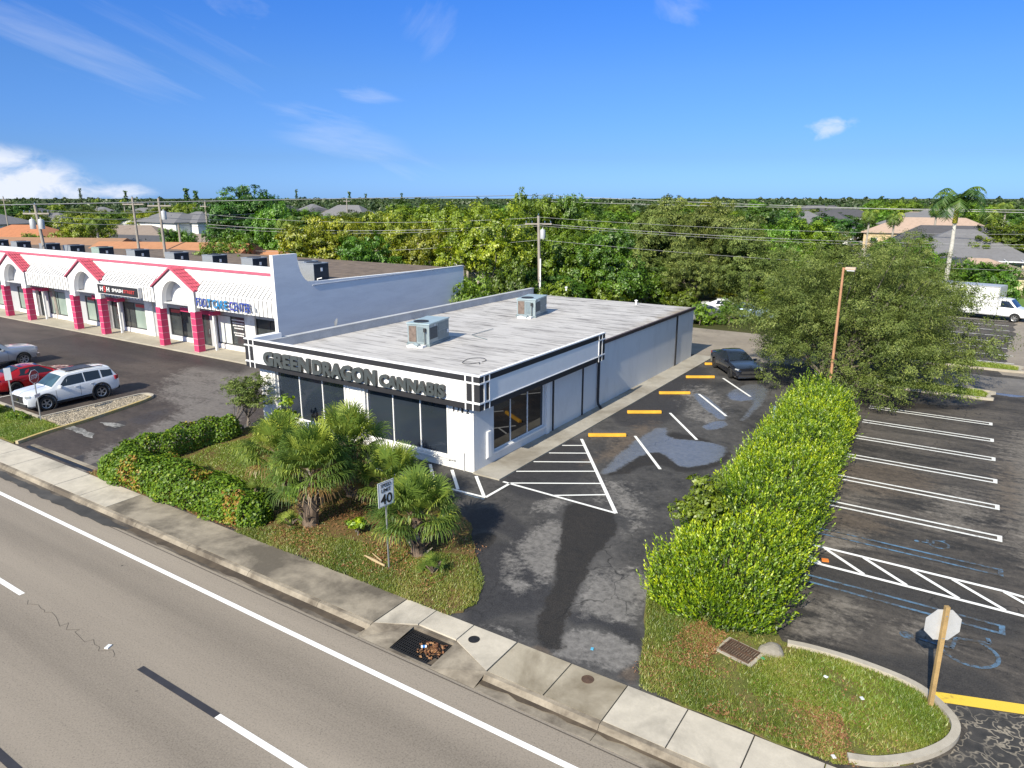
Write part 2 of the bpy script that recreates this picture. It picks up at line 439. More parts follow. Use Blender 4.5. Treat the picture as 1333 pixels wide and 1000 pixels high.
sw = struct(mb.build('sidewalk', [SIDEWALK, MOULDY, STAINED]))
# car parks: one sheet each
ZL = 0.0

def signed(poly, P):
    """rough signed distance to a polygon, positive inside"""
    P = np.asarray(P); best = np.full(len(P), 1e9)
    for i, a_ in enumerate(poly):
        a_ = np.array(a_); b_ = np.array(poly[(i+1) % len(poly)]); ab = b_-a_
        t = np.clip(((P-a_) @ ab)/(ab @ ab + 1e-9), 0, 1); best = np.minimum(best, np.linalg.norm(P-(a_+t[:, None]*ab), axis=1))
    return np.where(inside(poly, P), best, -best)
def surface(name, region, step, mat, stains):
    """a car park as one fine sheet; stains: attribute -> list of (outline, soft edge in metres, strength)"""
    x0, x1, y0, y1 = region; nx, ny = int((x1-x0)/step)+1, int((y1-y0)/step)+1
    gx, gy = np.meshgrid(np.linspace(x0, x1, nx), np.linspace(y0, y1, ny)); V = np.stack([gx.ravel(), gy.ravel(), np.zeros(nx*ny)], 1)
    i = (np.arange(ny-1)[:, None]*nx + np.arange(nx-1)[None]).ravel(); Fc = np.stack([i, i+1, i+nx+1, i+nx], 1)
    me = np_mesh(name, V, Fc, mat)
    for k, lst in stains.items():
        val = np.zeros(len(V))
        for outline, soft, st in lst:
            val = np.maximum(val, st*np.clip(.5 + signed(outline, V[:, :2])/soft, 0, 1))
        at = me.attributes.new(k, 'FLOAT', 'POINT'); at.data.foreach_set('value', val.astype(np.float32))
    return struct(link(name, me))
def pxp(*p): return smooth_poly([G(*q) for q in p], 1)
def lot_material(name, dark, light, stretch, wear, big=.22, tints=None, lines=True):
    tints = tints or {}
    m, nt, b = newmat(name); v1 = nt.coord('Object'); v = nt.coord('Object', scale=stretch)
    n1 = nt.noise(v, big, 7, .65, .7); n2 = nt.noise(v, big*5, 7, .68, .5); n3 = nt.noise(v1, 5, 6, .75, .3); fine = nt.noise(v1, 26, 3, .7)
    f = nt.rng(nt.math('ADD', nt.math('MULTIPLY', n1, .5), nt.math('ADD', nt.math('MULTIPLY', n2, .32), nt.math('MULTIPLY', n3, .18))), *wear)
    c = nt.mix(f, dark, light)
    c = nt.mix(nt.rng(n3, .55, .75, 0, .35), c, tuple(min(1, x*1.5) for x in light)); c = nt.mix(nt.rng(n3, .45, .28, 0, .5), c, tuple(x*.6 for x in dark))
    rough = nt.rng(n2, .3, .75, .72, .92)
    wob = nt.math('ADD', nt.math('MULTIPLY', nt.math('SUBTRACT', n2, .5), 1.3), nt.math('MULTIPLY', nt.math('SUBTRACT', n3, .5), .9))
    for at, (colr, colr2, amt, sharp, rg) in tints.items():
        a = nt.attr(at); e = nt.math('ADD', a, nt.math('MULTIPLY', wob, nt.rng(a, .0, .25)))
        mk = nt.rng(e, .5-sharp, .5+sharp, 0, amt)
        c = nt.mix(mk, c, nt.mix(nt.rng(nt.math('ADD', nt.math('MULTIPLY', n3, .7), nt.math('MULTIPLY', n2, .3)), .36, .64), colr, colr2))
        if rg is not None:
            mr = nt.new('ShaderNodeMix', data_type='FLOAT'); nt.put(mr.inputs[0], mk); nt.put(mr.inputs[2], rough); mr.inputs[3].default_value = rg; rough = mr.outputs[0]
    c = nt.mix(nt.rng(fine, .35, .75, 0, .16), c, tuple(min(1, x*2.2+.03) for x in light))
    vd = nt.new('ShaderNodeVectorMath', operation='ADD'); nt.put(vd.inputs[0], v1)
    nz = nt.new('ShaderNodeTexNoise'); nt.put(nz.inputs['Vector'], v1); nz.inputs['Scale'].default_value = 1.3; nt.put(vd.inputs[1], nz.outputs['Color'])
    e = nt.math('MULTIPLY', nt.rng(nt.voro(vd.outputs[0], .30), 0, .008, 1, 0), nt.rng(n1, .45, .6, 0, .8)); c = nt.mix(e, c, (.012, .012, .012))
    nt.put(b.inputs['Base Color'], c); nt.put(b.inputs['Roughness'], rough); b.inputs['IOR'].default_value = 1.5; nt.put(b.inputs['Specular IOR Level'], nt.rng(nt.attr('pool'), .3, .7, .25, .75))
    nt.put(b.inputs['Normal'], nt.bump(fine, .22, .008)); return m
DUSTY = ((.075, .071, .068), (.25, .236, .222), .85, .16, None); SEAL = ((.014, .014, .017), (.034, .034, .038), .95, .12, None); DAMP = ((.0065, .006, .0055), (.022, .018, .0145), .97, .10, .72)
POOL = ((.085, .09, .10), (.15, .155, .165), .95, .17, .24); BROWN = ((.07, .05, .036), (.15, .115, .085), .7, .2, None)  # POOL: muddy film plus the sky's pale reflection, put into the base colour
MIDM = lot_material('patched_asphalt', (.017, .017, .018), (.105, .10, .097), (1, 1, 1), (.41, .65), .2, dict(seal=SEAL, dust=DUSTY, brown=BROWN, damp=DAMP, pool=POOL))
LEFTM = lot_material('worn_brown_asphalt', (.026, .021, .020), (.090, .074, .066), (.6, 1.5, 1), (.40, .60), .12, dict(dust=((.10, .092, .085), (.21, .19, .175), .9, .16, None), seal=((.020, .018, .019), (.05, .043, .042), .9, .2, .55), damp=((.02, .018, .016), (.045, .038, .033), .9, .1, .5)))
RIGHTM = lot_material('old_patchy_asphalt', (.017, .0165, .016), (.115, .10, .085), (.55, 1.9, 1), (.42, .64), .3, dict(dust=((.10, .088, .074), (.24, .215, .185), .75, .22, None), brown=((.05, .038, .028), (.13, .10, .072), .7, .2, None), seal=((.017, .017, .018), (.038, .037, .036), .9, .15, None), pool=POOL, damp=DAMP))
z7 = lambda x, y: (600+x*.3, 380+y*.3)
surface('left_car_park', (-62, -29.7, 13.36, 29.55), .16, LEFTM, dict(
    dust=[(pxp((60, 620), (110, 590), (180, 565), (250, 525), (325, 470), (350, 490), (300, 565), (200, 600), (135, 640)), 2.2, .85), (pxp((190, 505), (250, 470), (330, 480), (300, 520), (230, 540)), 2.5, .7)],
    seal=[(pxp((0, 430), (120, 440), (240, 465), (330, 475), (320, 490), (220, 470), (100, 455), (0, 440)), 2.5, .9), (pxp((60, 440), (150, 452), (200, 470), (150, 475), (80, 460)), 2.5, .8), (pxp((160, 545), (205, 533), (232, 528), (215, 545), (180, 557)), 1., .7)],
    damp=[(pxp((75, 610), (92, 597), (112, 590), (112, 600), (95, 612)), .5, .9), (pxp((103, 624), (116, 606), (130, 598), (124, 615), (112, 626)), .5, .9), (pxp((130, 560), (160, 546), (168, 550), (150, 562)), .5, .8)]))
struct(MB().sheet([(-140, 13.36), (-62, 13.36), (-62, 29.55), (-140, 29.55)], ZL).sheet([(-37.45, 29.55), (-29.7, 29.55), (-29.7, 62), (-37.45, 62)], ZL).build('left_car_park_outer', LEFT_ASPH))
surface('middle_car_park', (-29.7, -4.6, 13.36, 56.4), .13, MIDM, dict(
    dust=[(pxp((685, 700), (715, 672), (748, 690), (735, 715), (716, 770), (690, 745), (668, 715)), 1.0, .95), (pxp((712, 852), (738, 818), (790, 822), (832, 842), (828, 868), (800, 874), (755, 862)), .6, 1.), (pxp((748, 800), (762, 748), (800, 738), (850, 745), (842, 800), (800, 815)), 1.0, .85),
          (pxp((640, 730), (665, 700), (672, 712), (695, 760), (680, 790), (660, 770)), .6, .6), (pxp((690, 655), (735, 645), (745, 660), (720, 672), (690, 668)), 1.0, .75), (pxp((760, 640), (800, 615), (840, 640), (850, 680), (810, 700), (800, 665)), 1.6, .6), (pxp((880, 500), (930, 500), (960, 540), (920, 560), (880, 535)), 1.5, .55), (pxp((612, 812), (680, 832), (720, 848), (700, 838), (660, 815)), .4, .7), (pxp((560, 690), (600, 690), (612, 720), (590, 730)), .8, .5)],
    seal=[(pxp((600, 740), (640, 700), (690, 715), (705, 740), (735, 780), (690, 800), (650, 800), (622, 815), (600, 808)), .8, .95), (pxp((640, 660), (668, 672), (700, 700), (705, 740), (680, 720), (655, 690), (610, 690), (605, 665)), .6, .9), (pxp((740, 792), (800, 800), (845, 830), (835, 845), (780, 815), (735, 815)), .5, .8), (pxp((640, 625), (700, 572), (760, 572), (770, 600), (745, 640), (690, 655)), 1.2, .95), (pxp((780, 535), (870, 482), (930, 478), (905, 520), (870, 555), (815, 560)), 1.6, .9), (pxp((800, 875), (835, 845), (836, 886), (815, 890)), .4, .9)],
    brown=[(pxp((740, 610), (790, 585), (810, 560), (860, 545), (850, 570), (800, 600)), 1.5, .8), (pxp((800, 880), (830, 860), (833, 884), (820, 890)), .3, .9), (pxp((690, 842), (706, 838), (720, 850), (712, 858)), .3, 1.)],
    damp=[(pxp((736, 650), (800, 664), (808, 690), (772, 726), (756, 760), (742, 792), (730, 826), (735, 850), (692, 842), (704, 800), (718, 765), (724, 740), (730, 690)), .55, 1.), (pxp(z7(610, 800), z7(700, 730), z7(860, 590), z7(1150, 660), z7(1180, 720), z7(1100, 770), z7(960, 790), z7(840, 740), z7(700, 800)), .7, .9), (pxp((605, 700), (640, 690), (650, 705), (630, 715), (608, 720)), .5, .9)],
    pool=[(pxp(z7(600, 800), z7(640, 750), z7(760, 640), z7(880, 575), z7(905, 640), z7(980, 640), z7(1150, 665), z7(1155, 700), z7(1095, 745), z7(960, 770), z7(900, 715), z7(840, 690), z7(760, 720), z7(690, 770)), .45, 1.), (pxp(z7(1040, 580), z7(1130, 555), z7(1165, 580), z7(1080, 605)), .4, 1.), (pxp(z7(1000, 450), z7(1040, 435), z7(1160, 530), z7(1140, 565), z7(1070, 520)), .5, 1.), (pxp(z7(1140, 440), z7(1290, 390), z7(1340, 440), z7(1270, 525), z7(1200, 570), z7(1290, 470), z7(1180, 475)), .5, 1.), (pxp(z7(560, 560), z7(590, 555), z7(600, 570), z7(570, 575)), .3, .9)]))
surface('right_car_park', (-4.6, 12, 13.36, 56.5), .15, RIGHTM, dict(
    dust=[(pxp((1025, 820), (1060, 775), (1110, 770), (1130, 800), (1090, 835), (1050, 835)), 1.5, .75), (pxp((1060, 690), (1110, 680), (1140, 705), (1100, 722), (1060, 715)), 1.2, .7), (pxp((1200, 640), (1260, 630), (1290, 665), (1270, 700), (1210, 690)), 2., .7), (pxp((1310, 560), (1420, 560), (1520, 800), (1340, 740), (1312, 680)), 2.5, .95), (pxp((1150, 800), (1230, 800), (1260, 850), (1200, 860)), 1.5, .55), (pxp((1070, 618), (1120, 612), (1160, 650), (1100, 655)), 1.5, .6)],
    brown=[(pxp((1080, 600), (1180, 600), (1240, 640), (1150, 650), (1080, 640)), 2., .8), (pxp((1050, 665), (1120, 660), (1180, 690), (1110, 700)), 1.5, .8), (pxp((1290, 600), (1330, 600), (1333, 680), (1300, 680)), 1.5, .7)],
    seal=[(pxp((1060, 725), (1180, 745), (1333, 790), (1333, 850), (1180, 790), (1030, 760)), 1.5, .9), (pxp((1010, 845), (1100, 862), (1190, 892), (1240, 930), (1333, 905), (1250, 860), (1100, 845)), .8, .9)],
    pool=[(pxp((1165, 520), (1220, 508), (1294, 517), (1275, 528), (1200, 527)), .5, 1.), (pxp((1200, 497), (1260, 494), (1340, 508), (1340, 520), (1260, 508)), .6, 1.)], damp=[(pxp((1150, 528), (1220, 500), (1310, 515), (1285, 534), (1190, 534)), 1., .8)]))
struct(MB().sheet([(-4.6, 56.5), (40, 56.5), (40, 84), (-4.6, 84)], ZL).sheet([(12, 13.36), (40, 13.36), (40, 56.5), (12, 56.5)], ZL).build('right_car_park_outer', RIGHT_ASPH))
struct(MB().sheet([(-29.7, 56.4), (-4.6, 56.4), (-4.6, 60), (-29.7, 60)], ZL).build('back_lane', LIGHT_ASPH))
struct(MB().sheet(jag([(-17.5, 49.3), (-11, 49.3), (-6.6, 52), (-6.6, 56.4), (-29, 56.4), (-29, 51)], 1, .25, 3), ZL+.004).build('rear_pavement', LIGHT_ASPH))
def patch(name, pix, mat, z, seed=1, amp=.10, it=1, step=.45, world=False):
    p = pix if world else [G(u, v) for u, v in pix]
    return struct(MB().sheet(jag(smooth_poly(p, it), step, amp, seed), z).build(name, mat))
struct(MB().sheet(jag([(-34, 11.40), (-28, 11.27), (-24.5, 11.33), (-23.3, 11.62), (-26, 11.74), (-34, 11.66)], .35, .06, 4), -.1105).build('gutter_puddle', concrete('wet_gutter', (.085, .08, .075), .9, (.03, .029, .028), 1.0, (.35, .6))))
patch('pale_drive_lane', [(-1.5, 48.9), (30, 48.6), (30, 53.2), (-1.5, 53.4)], PALE_ASPH, .004, 23, .2, 0, 1, True)
patch('faded_patch', [(2.1, 54), (30, 52), (30, 80), (3.6, 80)], LIGHT_ASPH, .004, 24, .25, 0, 1, True)
patch('crazed_patch', [(1.0, 13.4), (14, 13.4), (14, 17.0), (2.2, 17.2), (.62, 16.85), (1.15, 16.0), (.9, 15.0), (.2, 14.2)], CRAZED, .004, 25, .05, 0, .5, True)
# entry strip behind the sidewalk on the left
struct(MB().strip([(-35.3, 13.62), (-27.9, 13.62)], .22, .006).build('drain_channel', WET_ASPH))
struct(MB().box(-35.3, -27.9, 13.74, 13.92, -.1, .03).build('entry_kerb', KERB))

# ------------------------------------------------------------ painted markings
mb = MB(); ZM = ZR + .004
yl = G(300, 786.2, ZR)[1]
mb.strip([(-420, yl), (260, yl)], .15, ZM)
struct(mb.build('road_edge_line', ROAD_LINE))
yd = G(283, 932, ZR)[1]; xd = G(283, 932, ZR)[0]; xb = G(182, 871, ZR)[0]
wd = MB(); bd = MB(); xq, yq = G(24, 1004, ZR)
for k in range(-12, 8):
    x = xd + k*12.19
    wd.strip([(x, yd), (x+3.05, yd)], .15, ZM); bd.strip([(x-3.05, yd), (x-.01, yd)], .17, ZM)
    wd.strip([(xq+k*12.19, yq), (xq+3.05+k*12.19, yq)], .15, ZM); bd.strip([(xq-3.05+k*12.19, yq), (xq-.01+k*12.19, yq)], .17, ZM)
struct(wd.build('road_lane_dashes', ROAD_LINE)); struct(bd.build('road_lane_dash_contrast_tape', BLACK_LINE))  # black contrast tape laid ahead of each white dash
ZP = .016
mb = MB()
for i in range(6 + 0):
    y = 26.93 + 2.92*i
    xr = 1.88 - .05*i
    x0 = -3.65 - .06*i
    for s in (-.2, .2): mb.strip([(x0, y+s), (xr, y+s)], .125, ZP)
    mb.strip([(xr-.06, y-.26), (xr-.06, y+.26)], .14, ZP + .004)
for i in range(8):
    y = 58.2 + 2.95*i
    mb.strip([(-2.2, y), (2.9, y)], .14, ZP)
struct(mb.build('stall_lines', OLD_LINE))
mb = MB()
mb.strip([(-3.7, 23.08), (1.85, 23.08), (2.6, 22.98), (7, 22.98)], .13, ZP); mb.strip([(-3.7, 21.86), (7, 21.86)], .13, ZP)
for x in (-4.15, -2.92, -1.78, -.47, .62, 1.9, 3.1, 4.3, 5.5):
    mb.strip([(x, 23.02), (x+1.28, 21.92)], .12, ZP + .004)
struct(mb.build('access_aisle_hatching', WHITE_LINE))
mb = MB()
for y0 in (24.28, 20.77):
    mb.strip([(-3.7, y0-.2), (1.88, y0-.2)], .1, ZP); mb.strip([(-3.7, y0+.2), (1.88, y0+.2)], .1, ZP); mb.strip([(1.82, y0-.26), (1.82, y0+.26)], .14, ZP+.004)
def wheelchair(cx, cy, s, rz):
    P = lambda x, y: (cx + s*(x*math.cos(rz)-y*math.sin(rz)), cy + s*(x*math.sin(rz)+y*math.cos(rz)))
    arc = [P(.36*math.cos(a), -.15+.36*math.sin(a)) for a in [R(120+i*18) for i in range(14)]]
    mb.strip(arc, .085*s**.3, ZP); mb.strip([P(-.12, .45), P(-.08, .05), P(.25, .05), P(.42, -.35), P(.55, -.3)], .085*s**.3, ZP+.004); mb.strip([P(-.1, .25), P(.2, .25)], .08, ZP+.003)
    mb.sheet([P(-.14+.1*math.cos(a), .62+.1*math.sin(a)) for a in [R(i*30) for i in range(12)]], ZP)
wheelchair(.02, 25.35, .8, R(90)); wheelchair(.85, 19.25, 1.75, R(82))
struct(mb.build('blue_accessible_markings', BLUE_LINE))
mb = MB()
W = 'worn'
tri = [(-14.55, 28.3), (-9.72, 21.75), (-14.75, 21.97)]
mb.strip([tri[0], tri[1]], .14, ZP); mb.strip([tri[1], tri[2]], .12, ZP + .004)
for a, b in (((-14.86, 27.0), (-14.05, 27.52)), ((-14.87, 25.81), (-13.45, 26.7)), ((-14.88, 24.52), (-12.8, 25.82)), ((-14.9, 23.18), (-12.15, 24.98)), ((-14.42, 22.0), (-11.38, 23.93)), ((-12.35, 21.9), (-10.72, 23.05))):
    mb.strip([a, b], .10, ZP + .007)
for i in range(4):
    a = (-12.62 + .03*i, 30.08 + 4.47*i); mb.strip([a, (a[0]+2.62, a[1]-3.4)], .13, ZP)
mb.strip([(-16.1, 20.27), (-14.45, 20.33)], .12, ZP); mb.strip([(-14.45, 20.33), (-14.42, 22.0)], .12, ZP+.004)
mb.strip([(-22, 20.2), (-16.1, 20.27)], .12, ZP)
for x in (-21.0, -19.6, -18.4, -17.23, -15.99): mb.strip([(x, 21.85), (x+1.45, 20.36)], .13, ZP+.008)
struct(mb.build('forecourt_lines', WHITE_LINE))
struct(MB().strip([(-22, 20.08), (-14.4, 20.16)], .09, ZP+.004).build('forecourt_blue_line', BLUE_LINE))
mb = MB(); mb.strip([G(1215, 907), G(1345, 926)], .36, ZP)
struct(mb.build('yellow_stop_bar', YELLOW_LINE))
mb = MB(); mb.sheet(jag([G(*p) for p in ((70+0, 553), (85, 549), (98, 555), (122, 565), (120, 571), (96, 562))], .3, .06, 4), .0125)
mb.sheet(jag([G(*p) for p in ((128, 550), (150, 551), (165, 554), (150, 557), (138, 554))], .3, .06, 5), .0125)
struct(mb.build('faded_arrow', GHOST_LINE)); mb = MB()
mb.strip([(-48, 16.6), (-48, 22.0)], .1, ZP); mb.strip([(-45.6, 16.6), (-45.6, 22)], .1, ZP); mb.strip([(-43.05, 16.5), (-43.05, 22)], .1, ZP)
struct(mb.build('left_car_park_lines', OLD_LINE))
# dirt washed along the kerb
for i_, (pts_, w_) in enumerate((([(-23.4, 11.72), (-19, 11.70), (-14.5, 11.73), (-12.4, 11.8)], .30), ([(-10.0, 11.72), (-8.4, 11.80), (-5.5, 11.82), (2, 11.83)], .22))):
    p_ = [(x, y + .0) for x, y in pts_]; out_ = [(x, y-w_/2) for x, y in p_] + [(x, y+w_/2) for x, y in p_[::-1]]
    struct(MB().sheet(jag(out_, .3, .05, 30+i_), -.1085).build('gutter_dirt', concrete('gutter_dirt_%d' % i_, (.12, .09, .06), .9, (.045, .034, .024), 1.4, (.4, .6))))
# fine cracks across the road
mb = MB(); rn = random.Random(12)
p = list(G(35, 782, ZR)); e = G(150, 855, ZR)
pts = [(p[0]+(e[0]-p[0])*t + rn.uniform(-.1, .1), p[1]+(e[1]-p[1])*t + rn.uniform(-.12, .12)) for t in np.linspace(0, 1, 26)]
mb.strip(pts, .012, ZM)
mb.strip([(-420, 11.37), (260, 11.37)], .03, ZM)
struct(mb.build('road_cracks', plain('crack_fill', (.085, .072, .058), .9)))
# ------------------------------------------------------------ foliage materials
def leaf_mat(name, stops, trans=.35, rough=.5, gloss=.06, objvar=.0):
    m, nt, b = newmat(name); nt.n.remove(b); out = nt.n['Material Output']
    r = nt.new('ShaderNodeValToRGB'); cr = r.color_ramp
    for i, (p, c) in enumerate(stops):
        e = cr.elements[i] if i < 2 else cr.elements.new(p)
        e.position = p; e.color = (*c, 1)
    t = nt.attr('tint')
    nt.put(r.inputs[0], t); c = r.outputs[0]
    if objvar:
        oi = nt.new('ShaderNodeObjectInfo'); h = nt.new('ShaderNodeHueSaturation'); nt.put(h.inputs['Color'], c)
        nt.put(h.inputs['Hue'], nt.rng(oi.outputs['Random'], 0, 1, .5-objvar*.35, .5+objvar*.22)); nt.put(h.inputs['Value'], nt.rng(nt.math('FRACT', nt.math('MULTIPLY', oi.outputs['Random'], 7.31)), 0, 1, 1-objvar*3, 1+objvar*3)); c = h.outputs[0]
    d = nt.new('ShaderNodeBsdfDiffuse'); tr = nt.new('ShaderNodeBsdfTranslucent'); g = nt.new('ShaderNodeBsdfGlossy')
    nt.put(d.inputs[0], c); nt.put(tr.inputs[0], nt.mix(1.0, c, (1., 1., .55), 'MULTIPLY')); g.inputs['Roughness'].default_value = rough
    ms = nt.new('ShaderNodeMixShader'); ms.inputs[0].default_value = trans; nt.put(ms.inputs[1], d.outputs[0]); nt.put(ms.inputs[2], tr.outputs[0])
    m2 = nt.new('ShaderNodeMixShader'); m2.inputs[0].default_value = gloss; nt.put(m2.inputs[1], ms.outputs[0]); nt.put(m2.inputs[2], g.outputs[0])
    nt.put(out.inputs['Surface'], m2.outputs[0]); return m
LF_BROAD = leaf_mat('broad_leaf', [(0, (.034, .085, .007)), (1, (.22, .35, .015)), (.55, (.115, .225, .010))], .22, objvar=.09)
LF_DARK = leaf_mat('dark_leaf', [(0, (.022, .062, .008)), (1, (.125, .245, .016)), (.6, (.060, .145, .012))], .2, objvar=.08)
LF_YELLOW = leaf_mat('yellow_green_leaf', [(0, (.052, .095, .003)), (1, (.35, .40, .014)), (.5, (.175, .255, .008))], .25, objvar=.08)
LF_OLIVE = leaf_mat('olive_leaf', [(0, (.045, .070, .016)), (1, (.28, .325, .085)), (.55, (.130, .180, .042))], .22, gloss=.02, objvar=.03)
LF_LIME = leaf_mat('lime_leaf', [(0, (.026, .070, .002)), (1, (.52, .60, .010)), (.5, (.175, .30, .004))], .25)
LF_HEDGE = leaf_mat('clusia_leaf', [(0, (.030, .075, .008)), (1, (.36, .15, .045)), (.62, (.15, .26, .014)), (.86, (.30, .34, .024))], .25, .5, .035)
LF_PALM = leaf_mat('palm_leaf', [(0, (.040, .085, .022)), (1, (.42, .47, .075)), (.5, (.145, .225, .040))], .28, .5, .02)
LF_DRY = leaf_mat('dry_frond', [(0, (.17, .10, .03)), (1, (.34, .21, .075))], .2)
LF_GRASS = leaf_mat('grass_blade', [(0, (.10, .16, .020)), (1, (.44, .33, .14)), (.55, (.24, .285, .042)), (.8, (.34, .32, .09))], .3)
LF_ROYAL = leaf_mat('royal_frond', [(0, (.020, .060, .012)), (1, (.17, .25, .03)), (.5, (.06, .13, .018))], .25)
LF_LAWN = leaf_mat('lawn_blade', [(0, (.12, .22, .016)), (1, (.33, .38, .05)), (.5, (.20, .28, .028))], .3)
LF_LITTER = leaf_mat('fallen_leaf', [(0, (.13, .05, .022)), (1, (.40, .22, .10)), (.5, (.26, .12, .05))], .1)
LF_FAR = leaf_mat('far_leaf', [(0, (.022, .045, .016)), (1, (.085, .125, .030)), (.5, (.045, .080, .022))], .2)
BARK = plain('bark', (.17, .145, .12), .95, .3, 3, bump=.5)
BARK_PALE = plain('pale_bark', (.33, .30, .26), .95, .2, 3, bump=.3)
BOOT_TAN = plain('boot_tan', (.27, .20, .135), .95, .3, 6); BOOT_GREY = plain('boot_grey', (.36, .31, .25), .95, .3, 6)
PALM_TRUNK = plain('palm_boots', (.15, .11, .08), .95, .45, 4, bump=.6)

rng_ = np.random.default_rng(11)
def unit(n, g=None):
    g = g or rng_; v = g.normal(size=(n, 3)); return v / np.linalg.norm(v, axis=1)[:, None]
def leaf_quads(C, N, size, g, aspect=.5, along=None):
    """one diamond leaf per centre with normal N; along = preferred long axis"""
    n = len(C); a = along if along is not None else unit(n, g)
    a = a - N * (a*N).sum(1)[:, None]; a /= np.linalg.norm(a, axis=1)[:, None] + 1e-9
    b = np.cross(N, a); s = (size * g.uniform(.65, 1.3, n))[:, None]
    V = np.stack([C - a*s*.5, C + b*s*.5*aspect + a*s*.05, C + a*s*.5, C - b*s*.5*aspect + a*s*.05], 1).reshape(-1, 3)
    return V, np.arange(4*n).reshape(-1, 4)
def crown(name, seed, blobs, nleaf, size, mat, up=.35, aspect=.55, shell=.6, spray=0, clump_tint=.5):
    """leaves spread through many overlapping lumps; blobs: rows of x y z rx ry rz"""
    g = np.random.default_rng(seed); B = np.array(blobs, float)
    wgt = (B[:, 3]*B[:, 4]*B[:, 5])**(2/3); idx = g.choice(len(B), nleaf, p=wgt/wgt.sum())
    d = unit(nleaf, g); rad = shell + (1-shell)*g.random(nleaf)**.6
    # lumps on each blob: push directions towards a few random tufts so gaps open between them
    tufts = unit(len(B)*14, g).reshape(len(B), 14, 3)
    T = tufts[idx]; k = np.argmax((T*d[:, None, :]).sum(2) + g.normal(0, .12, (nleaf, 14)), 1)
    t = T[np.arange(nleaf), k]; d2 = d*.5 + t*.62; d2 /= np.linalg.norm(d2, axis=1)[:, None]
    C = B[idx, :3] + d2*rad[:, None]*B[idx, 3:6]*(1 + .16*np.sin(k*2.4 + idx))[:, None]
    N = d2*.85 + unit(nleaf, g)*.55 + np.array([0, 0, up]); N /= np.linalg.norm(N, axis=1)[:, None]
    tn = g.random((len(B), 14))[idx, k]*clump_tint + g.random(nleaf)*(1-clump_tint)
    al = None
    if spray: al = d2 + unit(nleaf, g)*.5
    V, Fc = leaf_quads(C, N, size, g, aspect, al)
    return np_mesh(name, V, Fc, mat, np.clip(tn, 0, 1))
def blob_set(g, n, rx, ry, rz, zc, br, flat=.8, low=.4):
    out = []
    for i in range(n):
        d = unit(1, g)[0]; r = g.random()**.4
        if d[2] < -.35: d[2] *= low
        if low > .9 and d[2] < 0: k_ = .25 + .75/max(.25, math.hypot(d[0], d[1])); d[0] *= k_; d[1] *= k_
        out.append((d[0]*rx*r*.72, d[1]*ry*r*.72, zc + d[2]*rz*r*.72, br*g.uniform(.7, 1.2), br*g.uniform(.7, 1.2), br*flat*g.uniform(.7, 1.15)))
    return out
def trunk_mesh(blobs, h, r, g, fork=.35, nlimb=7, mat=None, name='trunk', lean=0., parent=None, stems=1):
    mb = MB(); B = list(blobs)
    for s in range(stems):
        bx, by = (0, 0) if stems == 1 else (g.uniform(-.5, .5), g.uniform(-.5, .5))
        f = Vector((bx*2 + g.normal(0, .15), by*2 + g.normal(0, .15), h*fork))
        mb.tube([(bx, by, -.35), (bx+.02, by, .15), tuple(f*.55 + Vector((bx, by, 0))*.45), tuple(f)], [r*1.5, r*1.05, r*.9, r*.75], 9)
        for i in range(nlimb):
            b = B[g.integers(len(B))]; e = Vector(b[:3]); mid = f.lerp(e, .5) + Vector(g.normal(0, .12, 3)) * h*.14
            mb.tube([tuple(f - Vector((0, 0, .1))), tuple(mid), tuple(e)], [r*.55, r*.34, r*.12], 6)
            for q in range(2):
                e2 = Vector(B[g.integers(len(B))][:3]); e2 = mid.lerp(e2, .6)
                mb.tube([tuple(mid), tuple(mid.lerp(e2, .5) + Vector((0, 0, .15))), tuple(e2)], [r*.26, r*.17, r*.07], 5)
    return mb.build(name, mat or BARK, parent, 60)
def make_tree(kind, seed, rx, ry, h, nb, br, nleaf, size, mat, label, group=None, zc=.62, rz=None, fork=.3, bark=None, up=.35, aspect=.55, spray=0, r=None, flat=.8, stems=1, shell=.55, nlimb=7, low=.55, extra=(), keep=None):
    g = np.random.default_rng(seed); rz = rz or h*.42
    B = blob_set(g, nb, rx, ry, rz, h*zc, br, flat, low) + list(extra)
    if keep: B = [b for b in B if keep(b)]
    t = empty(kind, (0, 0, 0), 0, label, 'tree', group)
    trunk_mesh(B, h, r or h*.022, g, fork, nlimb, bark, parent=t, stems=stems)
    link('crown', crown('crown', seed+1, B, nleaf, size, mat, up, aspect, shell, spray), t)
    return t

